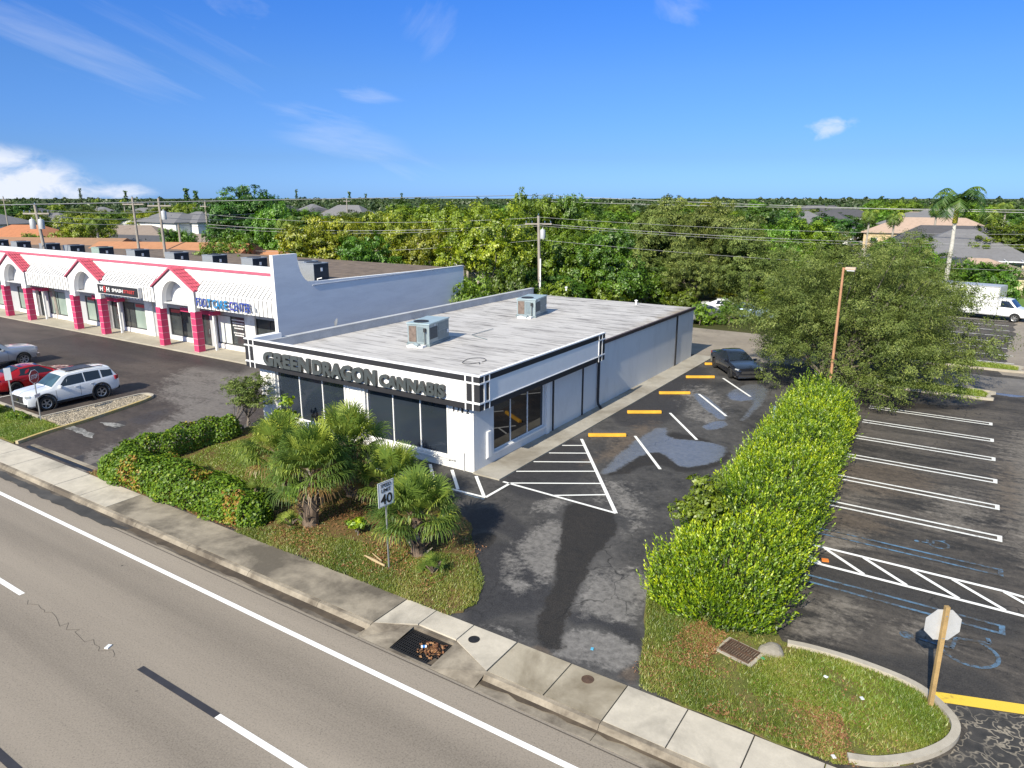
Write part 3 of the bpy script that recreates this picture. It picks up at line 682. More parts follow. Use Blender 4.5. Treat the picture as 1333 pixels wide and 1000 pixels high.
# ------------------------------------------------------------ verges: soil sheets, kerbs, grass
def grass_field(name, poly, n, h, mat, seed, z=0., width=.012, bias=.0, holes=(), lean=.5):
    z -= .03
    g = np.random.default_rng(seed); P = np.array(poly); lo, hi = P.min(0), P.max(0)
    q = g.uniform(lo, hi, (n*3, 2)); q = q[inside(poly, q)]
    for hx0, hx1, hy0, hy1 in holes: q = q[~((q[:, 0] > hx0) & (q[:, 0] < hx1) & (q[:, 1] > hy0) & (q[:, 1] < hy1))]
    # tufting: keep more where a slow wave is high
    wv = np.sin(q[:, 0]*2.3 + 1.3*np.sin(q[:, 1]*1.7)) + np.sin(q[:, 1]*3.1 + q[:, 0]*1.1) + .8*np.sin(q[:, 0]*6.1 + q[:, 1]*4.7)
    q = q[g.random(len(q)) < np.clip(.55 + .22*wv + bias, .06, 1)][:n]; k = len(q)
    a = g.uniform(0, 2*np.pi, k); hh = h*g.uniform(.4, 1.3, k); l = g.normal(0, lean, (k, 2))*hh[:, None]
    w = width*g.uniform(.6, 1.4, k)
    z0 = np.full(k, z)
    A = np.stack([q[:, 0]-np.cos(a)*w, q[:, 1]-np.sin(a)*w, z0], 1); Bq = np.stack([q[:, 0]+np.cos(a)*w, q[:, 1]+np.sin(a)*w, z0], 1)
    T = np.stack([q[:, 0]+l[:, 0], q[:, 1]+l[:, 1], z0+hh], 1)
    V = np.stack([A, Bq, T], 1).reshape(-1, 3); Fc = np.arange(3*k).reshape(-1, 3)
    slow = np.sin(q[:, 0]*1.1 + 2) * np.sin(q[:, 1]*1.4 + 1) + .5*np.sin(q[:, 0]*3.3+q[:, 1]*2.2)
    tn = np.clip(.42 + .22*slow + g.normal(0, .2, k), 0, 1)
    o = link(name, np_mesh(name, V, Fc, mat, tn)); return struct(o, 'stuff')
def litter_field(name, poly, n, mat, seed, z=.02, size=.07):
    g = np.random.default_rng(seed); P = np.array(poly); lo, hi = P.min(0), P.max(0)
    q = g.uniform(lo, hi, (n*3, 2)); q = q[inside(poly, q)]
    wv = np.sin(q[:, 0]*1.9 + 4) + np.sin(q[:, 1]*2.7 + q[:, 0])
    q = q[g.random(len(q)) < np.clip(.4 + .35*wv, .03, 1)][:n]; k = len(q)
    C = np.concatenate([q, z + g.uniform(.01, .04, (k, 1))], 1); N = unit(k, g)*.5 + np.array([0, 0, 1]); N /= np.linalg.norm(N, axis=1)[:, None]
    V, Fc = leaf_quads(C, N, size, g, .55)
    return struct(link(name, np_mesh(name, V, Fc, mat, g.random(k))), 'stuff')

isl = [(-29.6, 13.4), (-29.9, 15.5), (-29.7, 19.0), (-29.0, 21.2), (-26, 22.0), (-22.4, 22.0), (-20.5, 20.3), (-18, 19.9), (-15.2, 19.2), (-13.6, 18.2), (-12.6, 17.0), (-11.7, 16.0), (-11.15, 15.2), (-10.75, 14.3), (-10.55, 13.7), (-10.8, 13.38), (-14, 13.42), (-20, 13.5)]
islj = jag(isl, .35, .07, 5)
struct(MB().prism(islj, -.3, .026, bottom=False).build('planted_verge', MULCH))
lawn = [(-27.4, 15.6), (-28.2, 18.2), (-27.5, 20.4), (-24, 21.4), (-22, 19.0), (-20, 16.4), (-20.3, 14.6), (-24, 14.6)]
grass_field('lawn_grass', lawn, 30000, .07, LF_LAWN, 31, .05, .016, .25)
grass_field('verge_grass', [p for p in isl], 26000, .075, LF_GRASS, 32, .05, .014, -.18)
grass_field('tip_grass', [(-20, 13.33), (-10.75, 13.34), (-10.45, 14.2), (-10.95, 15.3), (-12.0, 16.4), (-14.5, 15.4), (-19.4, 14.2)], 26000, .085, LF_GRASS, 33, .05, .013, .15)
litter_field('leaf_litter', [(-20.5, 13.5), (-12, 13.6), (-12, 17), (-19, 18.6), (-21, 15)], 4200, LF_LITTER, 34, .06)
litter_field('leaf_litter', [(-29.6, 13.35), (-19.5, 13.35), (-19.3, 13.95), (-29.6, 13.9)], 1500, LF_LITTER, 35, .05)
# right hand verge
ro = smooth_poly([(-6.75, 17.3), (-6.0, 15.6), (-5.55, 14.2), (-5.25, 13.42), (-1.1, 13.42), (-.1, 13.95), (.75, 14.9), (1.02, 15.9), (.72, 16.55), (.1, 17.0), (-1.0, 17.2), (-2.2, 17.2), (-3.1, 17.0), (-3.3, 19), (-4.0, 38), (-7.2, 38), (-6.9, 26)], 1)
struct(MB().prism(jag(ro, .4, .05, 6), -.3, .03, bottom=False).build('grass_verge', TURF))
rg = [(-6.6, 17.2), (-5.95, 15.6), (-5.5, 14.2), (-5.2, 13.5), (-1.1, 13.5), (-.2, 14.0), (.6, 14.9), (.85, 15.9), (.55, 16.45), (0, 16.85), (-1.0, 17.0), (-2.2, 17.0), (-3.2, 16.9), (-4.5, 17.4)]
rg = [(x*1.0 + (x+3)*.022, y + (y-15.2)*.05) for x, y in rg]
grass_field('verge_grass', rg, 36000, .085, LF_GRASS, 41, .06, .012, -.10, [(-4.15, -3.2, 15.55, 16.5)])
grass_field('bright_grass', [(-3.2, 14.6), (.4, 14.9), (.8, 15.9), (.1, 16.8), (-1.4, 16.9), (-3, 16.4)], 11000, .08, LF_LAWN, 42, .06, .012, -.05)
litter_field('leaf_litter', [(-5.5, 14.7), (-5.0, 16.9), (-4.15, 16.6), (-4.2, 15.2), (-3.6, 15.1), (-3.4, 14.7)], 2400, LF_LITTER, 43, .05, .06)
litter_field('leaf_litter', [(-3.8, 13.5), (-.6, 13.5), (-1.2, 15.0), (-3.0, 14.9)], 2400, LF_LITTER, 44, .05, .055)
litter_field('leaf_litter', [(-5.6, 13.6), (0, 13.9), (.6, 16), (-3, 16.8), (-6, 16.5)], 1100, LF_LITTER, 45, .05, .05)
def kerb_line(name, pts, w=.16, z0=-.1, z1=.14, mat=KERB):
    pts = [Vector((p[0], p[1], 0)) for p in pts]; mb = MB(); L = []
    for i, p in enumerate(pts):
        t = (pts[min(i+1, len(pts)-1)] - pts[max(i-1, 0)]).normalized(); n = Vector((-t.y, t.x, 0))*w/2
        L.append((p+n, p-n))
    v = []; f = []
    for a, b in L: v += [(a.x, a.y, z0), (a.x, a.y, z1), (b.x, b.y, z1), (b.x, b.y, z0)]
    for i in range(len(L)-1):
        for k in range(3): f.append((i*4+k, i*4+4+k, i*4+5+k, i*4+1+k))
    f += [(0, 1, 2, 3), tuple(len(v)-4+k for k in (3, 2, 1, 0))]
    return struct(mb.add(v, f).build(name, mat))
def curve(pts, n=6):
    out = []; P = [Vector((*p, 0)) for p in pts]
    for i in range(len(P)-1):
        a, b, c, d = P[max(i-1, 0)], P[i], P[i+1], P[min(i+2, len(P)-1)]
        for k in range(n):
            t = k/n; out.append(.5*((2*b) + (c-a)*t + (2*a-5*b+4*c-d)*t*t + (3*b-a-3*c+d)*t**3))
    out.append(P[-1]); return [(p.x, p.y) for p in out]
KERB_PALE = concrete('verge_kerb', (.43, .39, .32), .5, (.16, .13, .09), 1.5, (.45, .7))
kerb_line('verge_kerb', curve([(-2.75, 17.0), (-2.1, 17.12), (-1.0, 17.14), (.05, 16.95), (.62, 16.5), (.93, 15.95), (.83, 15.3), (.35, 14.55), (-.3, 13.95), (-.85, 13.7)]), .17, -.1, .13, KERB_PALE)
# gravel island beside the white car
YELLOW_KERB = paint('yellow_kerb_paint', (.46, .34, .12), .7, (.4, .36, .28))
gi = curve([(-36.05, 13.5), (-36.5, 14.95), (-36.85, 16.9), (-37.5, 19.4), (-37.95, 20.75), (-38.5, 21.5), (-39.2, 21.4), (-39.3, 20.4), (-39.3, 16.0)])
kerb_line('gravel_island_kerb', gi[:28], .16, -.1, .14, YELLOW_KERB); kerb_line('gravel_island_kerb', gi[27:], .14, -.1, .13, KERB_PALE)
gp = [(-36.95, 16.0), (-37.05, 17.5), (-37.6, 19.6), (-38.1, 20.9), (-38.6, 21.3), (-39.1, 21.2), (-39.2, 20.4), (-39.2, 16.0)]
gm, ntg, bgm = newmat('gravel'); vg = ntg.coord('Object')
ntg.put(bgm.inputs['Base Color'], ntg.mix(ntg.rng(ntg.voro(vg, 8, 'F1', 0), .1, .75), (.44, .38, .29), (.13, .11, .085))); bgm.inputs['Roughness'].default_value = .95
struct(MB().prism(gp, -.1, .08, bottom=False).build('gravel_bed', gm))
g = np.random.default_rng(5); q = g.uniform((-39.2, 16.0), (-36.95, 21.2), (5200, 2)); q = q[inside(gp, q)]
ico = np.array([(0, 0, 1), (.9, 0, .1), (-.3, .85, .1), (-.6, -.7, .15), (.3, -.8, .2)]); fi = np.array([(0, 1, 2), (0, 2, 3), (0, 3, 4), (0, 4, 1)])
k = len(q); sc_ = g.uniform(.035, .075, (k, 1, 1)); an = g.uniform(0, 6.28, k); ca, sa = np.cos(an), np.sin(an)
base = ico[None]*sc_; X_ = base[:, :, 0]*ca[:, None]-base[:, :, 1]*sa[:, None]; Y_ = base[:, :, 0]*sa[:, None]+base[:, :, 1]*ca[:, None]
V = np.stack([X_+q[:, :1], Y_+q[:, 1:], base[:, :, 2]*.8+.07], 2).reshape(-1, 3); Fc = (fi[None]+np.arange(k)[:, None, None]*5).reshape(-1, 3)
peb = leaf_mat('pebble', [(0, (.12, .10, .075)), (1, (.42, .36, .27)), (.5, (.26, .22, .16))], .02)
struct(link('gravel', np_mesh('gravel', V, Fc, peb, np.repeat(g.random(k), 4))), 'stuff')
lg = [(-60, 13.42), (-36.2, 13.42), (-36.6, 14.95), (-36.95, 15.85), (-39.3, 15.85), (-60, 16.2)]
struct(MB().prism(lg, -.1, .07, bottom=False).build('roadside_lawn', TURF))
grass_field('roadside_grass', [(-47, 13.45), (-36.25, 13.45), (-36.65, 14.95), (-37, 15.8), (-47, 16.0)], 30000, .09, LF_LAWN, 51, .07, .018, .3)
kerb_line('stall_kerb', [(-60, 16.28), (-39.28, 15.92)], .16, -.1, .15, KERB_PALE)

# kerbed grass islands across the right car park
for nm_, pts_, sd_ in (('near', [(-7, 46.6), (0.9, 46.6), (1.4, 47.1), (1.45, 47.9), (1.0, 48.6), (-7, 48.7)], 55), ('far', [(-5, 55.3), (2.6, 55.3), (3.1, 55.8), (3.1, 56.6), (2.6, 57.2), (-5, 57.2)], 56)):
    struct(MB().prism(smooth_poly(pts_, 1), -.1, .09, bottom=False).build('grass_island', TURF)); grass_field('island_grass', pts_, 9000, .10, LF_LAWN, sd_, .12, .022, .4)
    kerb_line('island_kerb', curve(pts_), .17, -.1, .14, KERB_PALE)
# ------------------------------------------------------------ hedges
def hedge(name, label, path, width, height, n, size, mat, seed, lump=.18, shoots=False, z=.05, cat='hedge', group=None):
    """path: centre line; leaves over a rounded section with lumps"""
    g = np.random.default_rng(seed); P = np.array(path, float); sg = np.diff(P, axis=0); L = np.linalg.norm(sg, axis=1); cum = np.concatenate([[0], np.cumsum(L)])
    W = np.array(width) if hasattr(width, '__len__') else np.full(len(P), width); Hh = np.array(height) if hasattr(height, '__len__') else np.full(len(P), height)
    def at(s, e=0):
        i = np.clip(np.searchsorted(cum, s, 'right')-1, 0, len(sg)-1); t = (s-cum[i])/L[i]
        p = P[i] + sg[i]*t[:, None]; d = sg[i]/L[i][:, None]; return p, d, W[i]*(1-t)+W[i+1]*t, Hh[i]*(1-t)+Hh[i+1]*t
    s = np.where(g.random(n) < .16, np.where(g.random(n) < .5, g.uniform(-.45, .1, n), g.uniform(cum[-1]-.1, cum[-1]+.45, n)), g.uniform(-.42, cum[-1]+.42, n))
    over = np.where(s < 0, -s, np.where(s > cum[-1], s-cum[-1], 0)); s_ = np.clip(s, 0, cum[-1]-1e-6)
    p, d, w_, h_ = at(s_); nrm = np.stack([-d[:, 1], d[:, 0]], 1); endf = np.sqrt(np.clip(1-(over/.45)**2, 0, 1))
    sgn = np.where(s < 0, -1., 1.)
    # superellipse section
    pw = 2.5 if shoots else 3.; tp_ = g.random(n) < w_/(w_+2*h_*.95); q1 = g.uniform(-1, 1, n); q2 = g.uniform(0, 1, n)
    sx = np.where(tp_, q1, np.sign(q1)*(1-q2**pw)**(1/pw)); sz = np.where(tp_, (1-np.abs(q1)**pw)**(1/pw), q2); th = np.arctan2(sz, sx)
    lum = 1 + lump*(np.sin(s*1.9+2*np.sin(th*2)) * .6 + np.sin(s*4.3 + th*3)*.4) + (g.normal(0, .035, n) if not shoots else g.normal(-.06, .10, n))
    dep = np.where(g.random(n) < .3, g.uniform(.72, .95, n), 1.)
    endx = np.where(over > 0, g.uniform(0, 1, n)**.7, 1.); X = sx*w_/2*lum*dep*(.35+.65*endf)*endx; dep = dep*np.where(over > 0, g.uniform(.15, 1, n)**.5, 1.); Z = np.maximum(sz, -.02)*h_*lum*dep*(.55+.45*endf)
    C = np.concatenate([p + nrm*X[:, None] + d*(over*sgn)[:, None], (z + np.abs(Z) + .02)[:, None]], 1)
    O = np.stack([nrm[:, 0]*sx, nrm[:, 1]*sx, np.abs(sz)+.15], 1) + np.concatenate([d*(over*sgn/.45)[:, None], np.zeros((n, 1))], 1)
    O /= np.linalg.norm(O, axis=1)[:, None]
    t = empty(name, (0, 0, 0), 0, label, cat, group)
    slow = .5 + .28*np.sin(s*.9 + sx) + .12*np.sin(s*3.1)
    if not shoots:
        N = O*.7 + unit(n, g)*.75 + np.array([0, 0, .3]); N /= np.linalg.norm(N, axis=1)[:, None]
        V, Fc = leaf_quads(C, N, size, g, .7)
        tn = np.clip(g.normal(.42, .2, n), 0, .84)
        dead = (np.sin(C[:, 0]*2.1+.6) + np.sin(C[:, 1]*3.3 + C[:, 0]*.9) + .5*np.sin(C[:, 0]*7) > 1.2) & (g.random(n) < .5)
        tn = np.where(dead, g.uniform(.9, 1, n), tn)
    else:
        # upright shoots: a stack of small paired leaves up each stem
        D = O*.62 + np.array([0, 0, .75]) + unit(n, g)*.22; D /= np.linalg.norm(D, axis=1)[:, None]
        ln = g.uniform(.22, .55, n); m_ = 10; Cs, Ns, As, Tn = [], [], [], []
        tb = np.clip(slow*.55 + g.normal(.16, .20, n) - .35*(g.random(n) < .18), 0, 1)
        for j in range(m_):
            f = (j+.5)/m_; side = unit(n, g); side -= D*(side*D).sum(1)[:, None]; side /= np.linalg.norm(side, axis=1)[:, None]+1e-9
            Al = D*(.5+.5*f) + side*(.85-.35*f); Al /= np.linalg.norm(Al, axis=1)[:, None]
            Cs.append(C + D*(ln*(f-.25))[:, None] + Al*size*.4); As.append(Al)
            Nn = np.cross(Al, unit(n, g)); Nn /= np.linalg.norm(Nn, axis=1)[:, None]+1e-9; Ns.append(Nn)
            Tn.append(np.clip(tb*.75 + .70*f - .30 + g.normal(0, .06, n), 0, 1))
        V, Fc = leaf_quads(np.concatenate(Cs), np.concatenate(Ns), size, g, .42, np.concatenate(As)); tn = np.concatenate(Tn)
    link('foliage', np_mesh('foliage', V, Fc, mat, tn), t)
    # woody inside so that the hedge is not see-through
    mb = MB()
    for k in range(int(cum[-1]*5)):
        ss = np.array([g.uniform(0, cum[-1])]); pp, dd, ww, hh = at(ss); o = g.uniform(-.35, .35)*ww[0]; b = pp[0] + np.array([-dd[0][1], dd[0][0]])*o
        mb.tube([(b[0], b[1], -.05), (b[0]+g.normal(0, .08), b[1]+g.normal(0, .08), hh[0]*.5), (b[0]+g.normal(0, .2), b[1]+g.normal(0, .2), hh[0]*.85)], [.03, .022, .01], 5)
    struct(mb.build('woody_stems', BARK, t), 'stuff')
    core = MB()
    for k in range(int(cum[-1]/.25)+1):
        pass
    return t
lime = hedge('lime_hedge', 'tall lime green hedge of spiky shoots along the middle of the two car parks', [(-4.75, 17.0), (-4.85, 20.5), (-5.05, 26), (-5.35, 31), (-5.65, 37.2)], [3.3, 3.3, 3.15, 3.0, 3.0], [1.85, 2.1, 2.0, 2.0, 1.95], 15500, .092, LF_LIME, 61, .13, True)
low = hedge('clusia_hedge', 'low glossy green hedge with brown patches along the pavement', [(-28.6, 14.15), (-25, 14.3), (-22, 14.25), (-19.9, 14.2)], [1.7, 1.9, 1.8, 1.2], [.95, 1.0, .95, .9], 19000, .115, LF_HEDGE, 62, .17)
low2 = hedge('clusia_hedge', 'low glossy green hedge with brown patches beside the left car park', [(-28.75, 14.8), (-28.9, 17.0), (-28.8, 19.6)], [1.3, 1.3, 1.1], [1.0, 1.0, .9], 11000, .115, LF_HEDGE, 63, .17)
hedge('roadside_shrub', 'clipped orange and green shrub at the left edge of the roadside lawn', [(-42.9, 14.6), (-42.2, 14.75)], 1.2, .75, 2600, .10, LF_HEDGE, 64, .1, cat='shrub')
hedge('roadside_shrub', 'small dark green shrub behind the bare sign post on the left lawn', [(-40.3, 15.2), (-39.9, 15.3)], .6, .35, 900, .08, LF_HEDGE, 65, .1, cat='shrub')

# ------------------------------------------------------------ sabal palms
def fan(g, base, direction, petiole, span, droop, nseg=34, half=1.25):
    """one fan leaf: quads for petiole and folded blades; returns V, F, tint"""
    d = np.array(direction, float); d /= np.linalg.norm(d)
    side = np.cross(d, (0, 0, 1)); side /= np.linalg.norm(side)+1e-9; upv = np.cross(side, d)
    V = []; Fq = []
    hub = np.array(base) + d*petiole + np.array([0, 0, -.10*petiole*droop]); w = .02
    o = 0
    V += [np.array(base)-side*w*1.6, np.array(base)+side*w*1.6, hub+side*w, hub-side*w]; Fq.append((0, 1, 2, 3))
    for k in range(nseg):
        a = (k/(nseg-1)*2-1)*half*1.35 + g.normal(0, .03)
        l = span*(1-.16*abs(a/half)**2)*g.uniform(.88, 1.08); dirk = d*math.cos(a) + side*math.sin(a) + upv*(.18*math.cos(a)-.05)
        dirk /= np.linalg.norm(dirk); wk = side*math.cos(a)-d*math.sin(a); ww = span*.019
        p0 = hub; p1 = hub + dirk*l*.42; dr = droop*g.uniform(.6, 1.3)
        p2 = hub + dirk*l*.8 + np.array([0, 0, -l*.20*dr]); p3 = hub + dirk*l*.93 + np.array([0, 0, -l*.50*dr])
        n0 = len(V)
        V += [p0-wk*.008, p0+wk*.008, p1+wk*ww, p1-wk*ww, p2+wk*ww*.7, p2-wk*ww*.7, p3+wk*.006, p3-wk*.006]
        Fq += [(n0, n0+1, n0+2, n0+3), (n0+3, n0+2, n0+4, n0+5), (n0+5, n0+4, n0+6, n0+7)]
    return V, Fq
def sabal(loc, h, rt, nl, span, label, seed, lean=(0, 0), pet=.9):
    g = np.random.default_rng(seed); t = empty('sabal_palm', loc, 0, label, 'palm')
    mb = MB(); top = Vector((lean[0], lean[1], h))
    pts = [Vector((0, 0, -.3)).lerp(top, k/6) for k in range(7)]
    mb.tube(pts, [rt*1.15, rt*1.05, rt, rt, rt*1.02, rt*.95, rt*.8], 12)
    for i in range(int(h*60)):                                   # old leaf bases
        f = g.uniform(.06, 1); a = g.uniform(0, 6.28); p = Vector((0, 0, 0)).lerp(top, f); r = rt*.92; u_ = Vector((math.cos(a), math.sin(a), 0)); s_ = Vector((-u_.y, u_.x, 0))*.065
        q = p + u_*r; tip = q + u_*g.uniform(.10, .24) + Vector((0, 0, g.uniform(.12, .26)))
        mb.add([q-s_-Vector((0, 0, .05)), q+s_-Vector((0, 0, .05)), tip+s_*.55, tip-s_*.55, q-s_*.2+Vector((0, 0, .03)), q+s_*.2+Vector((0, 0, .03))], [(0, 1, 2, 3), (3, 2, 5, 4), (0, 3, 4), (1, 5, 2)], i % 3 // 2 + (1 if i % 2 else 0))
    mb.build('trunk', [PALM_TRUNK, BOOT_TAN, BOOT_GREY], t)
    V, Fq, T, dV, dF, dT = [], [], [], [], [], []
    for i in range(nl):
        f = (i+.5)/nl; el = 1.42 - 1.45*f**.9 + g.normal(0, .1); az = i*2.39996 + g.normal(0, .2)
        d = (math.cos(az)*math.cos(el), math.sin(az)*math.cos(el), math.sin(el))
        b = (top.x + d[0]*.12, top.y + d[1]*.12, h - .25*f)
        v, q = fan(g, b, d, pet*g.uniform(.75, 1.2)*(1-.25*f), span*g.uniform(.85, 1.12), .35 + .6*f)
        dead = f > .93
        A, Bf, Tt = (dV, dF, dT) if dead else (V, Fq, T)
        n0 = len(A); A += v; Bf += [tuple(x+n0 for x in y) for y in q]; tb = np.clip(.62-.25*f + g.normal(0, .16), 0, 1); Tt += [np.clip(tb + g.normal(0, .1), 0, 1) for _ in q]
    link('fronds', np_mesh('fronds', np.array(V), np.array(Fq), LF_PALM, np.array(T)), t)
    if dV: link('dry_fronds', np_mesh('dry_fronds', np.array(dV), np.array(dF), LF_DRY, np.array(dT)), t)
    # flower stalks: thin tan sprays
    fv = []; ff = []
    for i in range(5 if h > .9 else 0):
        az = g.uniform(0, 6.28); b = np.array([top.x, top.y, h]); e = b + np.array([math.cos(az), math.sin(az), .15])*g.uniform(.7, 1.2)
        for k in range(70):
            f = g.uniform(.35, 1); p = b + (e-b)*f + g.normal(0, .12, 3) + np.array([0, 0, -.25*f*f]); u_ = unit(1, g)[0]*.09; s_ = np.cross(u_, unit(1, g)[0])*.05
            n0 = len(fv); fv += [p-u_-s_, p-u_+s_, p+u_+s_, p+u_-s_]; ff.append((n0, n0+1, n0+2, n0+3))
    if fv: link('flower_sprays', np_mesh('flower_sprays', np.array(fv), np.array(ff), LF_DRY, g.random(len(ff))), t)
    return t
p1 = G(403, 682, .05); p2 = G(352, 655, .05); p3 = G(545, 722, .05)
sabal((*p1, .05), 2.0, .27, 62, .95, 'largest fan palm with a thick rough trunk, in front of the shop window', 71, (.1, .2), 1.0)
sabal((p2[0]-.7, p2[1]+1.1, .05), 1.5, .20, 46, .9, 'fan palm with a thin trunk behind the end of the low hedge', 72, (-.1, .1), 1.0)
sabal((p1[0]-.6, p1[1]+2.6, .05), 2.0, .2, 46, .95, 'fan palm hidden behind the largest one, against the shop front', 73, (0, 0), 1.0)
sabal((p1[0]+1.5, p1[1]+2.3, .05), 1.2, .2, 36, .85, 'dark leaning fan palm between the largest palm and the wide shop window', 76, (.3, 0), .9)
sabal((*p3, .05), 1.35, .25, 52, .88, 'squat fan palm behind the speed limit sign', 74, (-.12, .15), .9)
for (u, v, hh, nl, sp, lab, sd_) in ((563, 745, .12, 9, .42, 'young fan palm sprouting at the foot of the squat palm', 75), (378, 684, .1, 9, .4, 'young fan palm sprouting between the thick trunk and the low hedge', 77), (328, 660, .5, 8, .3, 'tiny blue green fan palm poking out of the low hedge', 78)):
    pp = G(u, v, .05); sabal((*pp, .05), hh, .06, nl, sp, lab, sd_, (0, 0), .3)
# small plants
def bush(name, label, loc, r, h, n, size, mat, seed, cat='plant', aspect=.5):
    g = np.random.default_rng(seed); B = blob_set(g, 6, r, r, h*.5, h*.55, r*.5)
    t = empty(name, loc, 0, label, cat); trunk_mesh(B, h, .025, g, .2, 6, parent=t, name='stem')
    link('foliage', crown('foliage', seed, B, n, size, mat, .4, aspect, .4), t); return t
bush('yellow_shrub', 'small bright yellow green shrub left of the speed limit sign post', (*G(466, 698), .05), .38, .75, 420, .16, LF_LIME, 81, 'shrub')
bush('green_shrub', 'leafy green shrub at the foot of the thick palm trunk', (*G(392, 660), .05), .6, .9, 900, .14, LF_BROAD, 82, 'shrub')
bush('vine_plant', 'bright green climbing plant in front of the left shop window', (-25.9, 20.6, .05), .75, 2.3, 900, .17, LF_LIME, 83, 'plant')
for i, (x, y, h_, lab) in enumerate(((-21.6, 21.1, .7, 'thin weedy plant under the wide shop window, left end'), (-20.4, 21.0, .9, 'tall weedy plant against the white wall below the wide shop window'), (-19.3, 20.4, .6, 'weedy plant at the edge of the asphalt beyond the squat palm'))):
    bush('weed', lab, (x, y, .05), .4, h_, 260, .12, LF_PALM, 84+i, 'plant', .3)
# feathery young tree by the shop's left corner
tl = make_tree('feathery_tree', 91, 1.55, 1.4, 3.3, 22, .6, 8500, .10, LF_OLIVE, 'feathery young tree at the left corner of the white shop', zc=.52, rz=1.35, fork=.12, r=.05, aspect=.4, spray=1, flat=.55, stems=3, nlimb=5)
tl.location = (-29.0, 20.9, .03)
hs_ = make_tree('sapling', 92, .95, .85, 3.1, 18, .42, 5200, .12, LF_BROAD, 'dark green sapling standing out of the near end of the lime hedge', zc=.70, rz=1.1, fork=.4, r=.04)
hs_.location = (-5.95, 19.5, .05)
# big trees between the car parks
for k, (lx, ly, rx, ry, h_, nb, nl_, lab) in enumerate(((-5.9, 45.0, 9.0, 7.8, 9.1, 190, 180000, 'broad fine leaved olive green tree behind the light pole'), (-4.6, 54.5, 5.0, 5.4, 8.0, 60, 46000, 'olive green tree between the light pole and the white box truck'), (-9.6, 55.5, 4.6, 4.6, 6.8, 50, 34000, 'grey green tree beyond the parked black saloon'), (-5.0, 64, 6.0, 6.0, 8.7, 50, 36000, 'tall olive green tree in the row behind the light pole, farthest back'))):
    tr = make_tree('oak_tree', 101+k*7, rx, ry, h_, nb, 1.35, nl_, .135, LF_OLIVE, lab, zc=.50, rz=h_*.60, fork=.10, r=.14, aspect=.32, spray=1, flat=.7, stems=3, shell=.3, bark=BARK, nlimb=11, low=.98, extra=([(dx, dy, dz, 1.3, 1.3, .95) for dx, dy, dz in ((2.2, -3.6, 1.3), (3.3, -3.1, 1.6), (4.5, -2.6, 1.9), (1.8, -2.6, 2.8), (3.3, -2.6, 3.2), (4.6, -1.8, 3.4), (5.4, -.8, 2.4), (6.6, .8, 2.9), (7.2, 2.0, 3.2), (2.9, -4.3, .9), (1.2, -3.0, 1.1), (5.9, -2.0, 1.5))] if k == 0 else ()), keep=((lambda b: not (b[0] < -4.2 and b[1] < 1.5 and b[2] < 3.0)) if k == 0 else None))
    tr.location = (lx, ly, 0)
# ------------------------------------------------------------ building materials
def stucco(name, c, dirt, thr=(.5, .75), amt=.5, bump=.25, stretch=(1, 1, .35)):
    m, nt, b = newmat(name); v = nt.coord('Object', scale=stretch); v1 = nt.coord('Object')
    n = nt.noise(v, 1.3, 7, .7, .3)
    base = nt.mix(nt.rng(n, thr[0], thr[1], 0, amt), c, dirt); g_ = nt.noise(v1, 25, 3, .7)
    base = nt.mix(nt.rng(g_, .35, .7, 0, .12), base, tuple(x*.5 for x in c))
    nt.put(b.inputs['Base Color'], base); b.inputs['Roughness'].default_value = .9; nt.put(b.inputs['Normal'], nt.bump(g_, bump, .01)); return m
WHITE_WALL = stucco('white_stucco', (.76, .755, .74), (.47, .44, .39), (.56, .80), .4, .25, (1.6, 1.6, .5))
SIDE_WALL = stucco('painted_block_wall', (.70, .71, .72), (.42, .42, .42), (.5, .8), .4)
PARADE_WALL = stucco('weathered_white_stucco', (.78, .77, .76), (.46, .45, .44), (.44, .66), .75, .4, (1.4, 1.4, 1.0))
END_WALL = stucco('grey_end_wall', (.80, .81, .83), (.62, .63, .66), (.4, .7), .6, .3, (.6, .25, 1.2))
WHITE_TRIM = plain('white_trim', (.80, .80, .80), .6, .03)
BLACK_TRIM = plain('black_trim', (.022, .022, .026), .55, .15)
BROWN_TRIM = plain('brown_flashing', (.075, .05, .045), .6, .2)
LETTER_FACE = plain('letter_face', (.058, .068, .072), .45, .08)
LETTER_SIDE = plain('letter_side', (.03, .033, .036), .5, .1)
def glass_mat(name, c, rough=.04, tint2=None, scale=.4):
    m, nt, b = newmat(name); v = nt.coord('Object')
    nt.put(b.inputs['Base Color'], nt.mix(nt.rng(nt.noise(v, scale, 2), .35, .65), c, tint2 or tuple(x*1.3 for x in c)))
    b.inputs['Roughness'].default_value = rough; b.inputs['Specular IOR Level'].default_value = .9; return m
SHOP_GLASS = glass_mat('dark_tinted_glass', (.020, .027, .040), .06)
SIDE_GLASS = glass_mat('black_tinted_glass', (.004, .005, .007), .015)
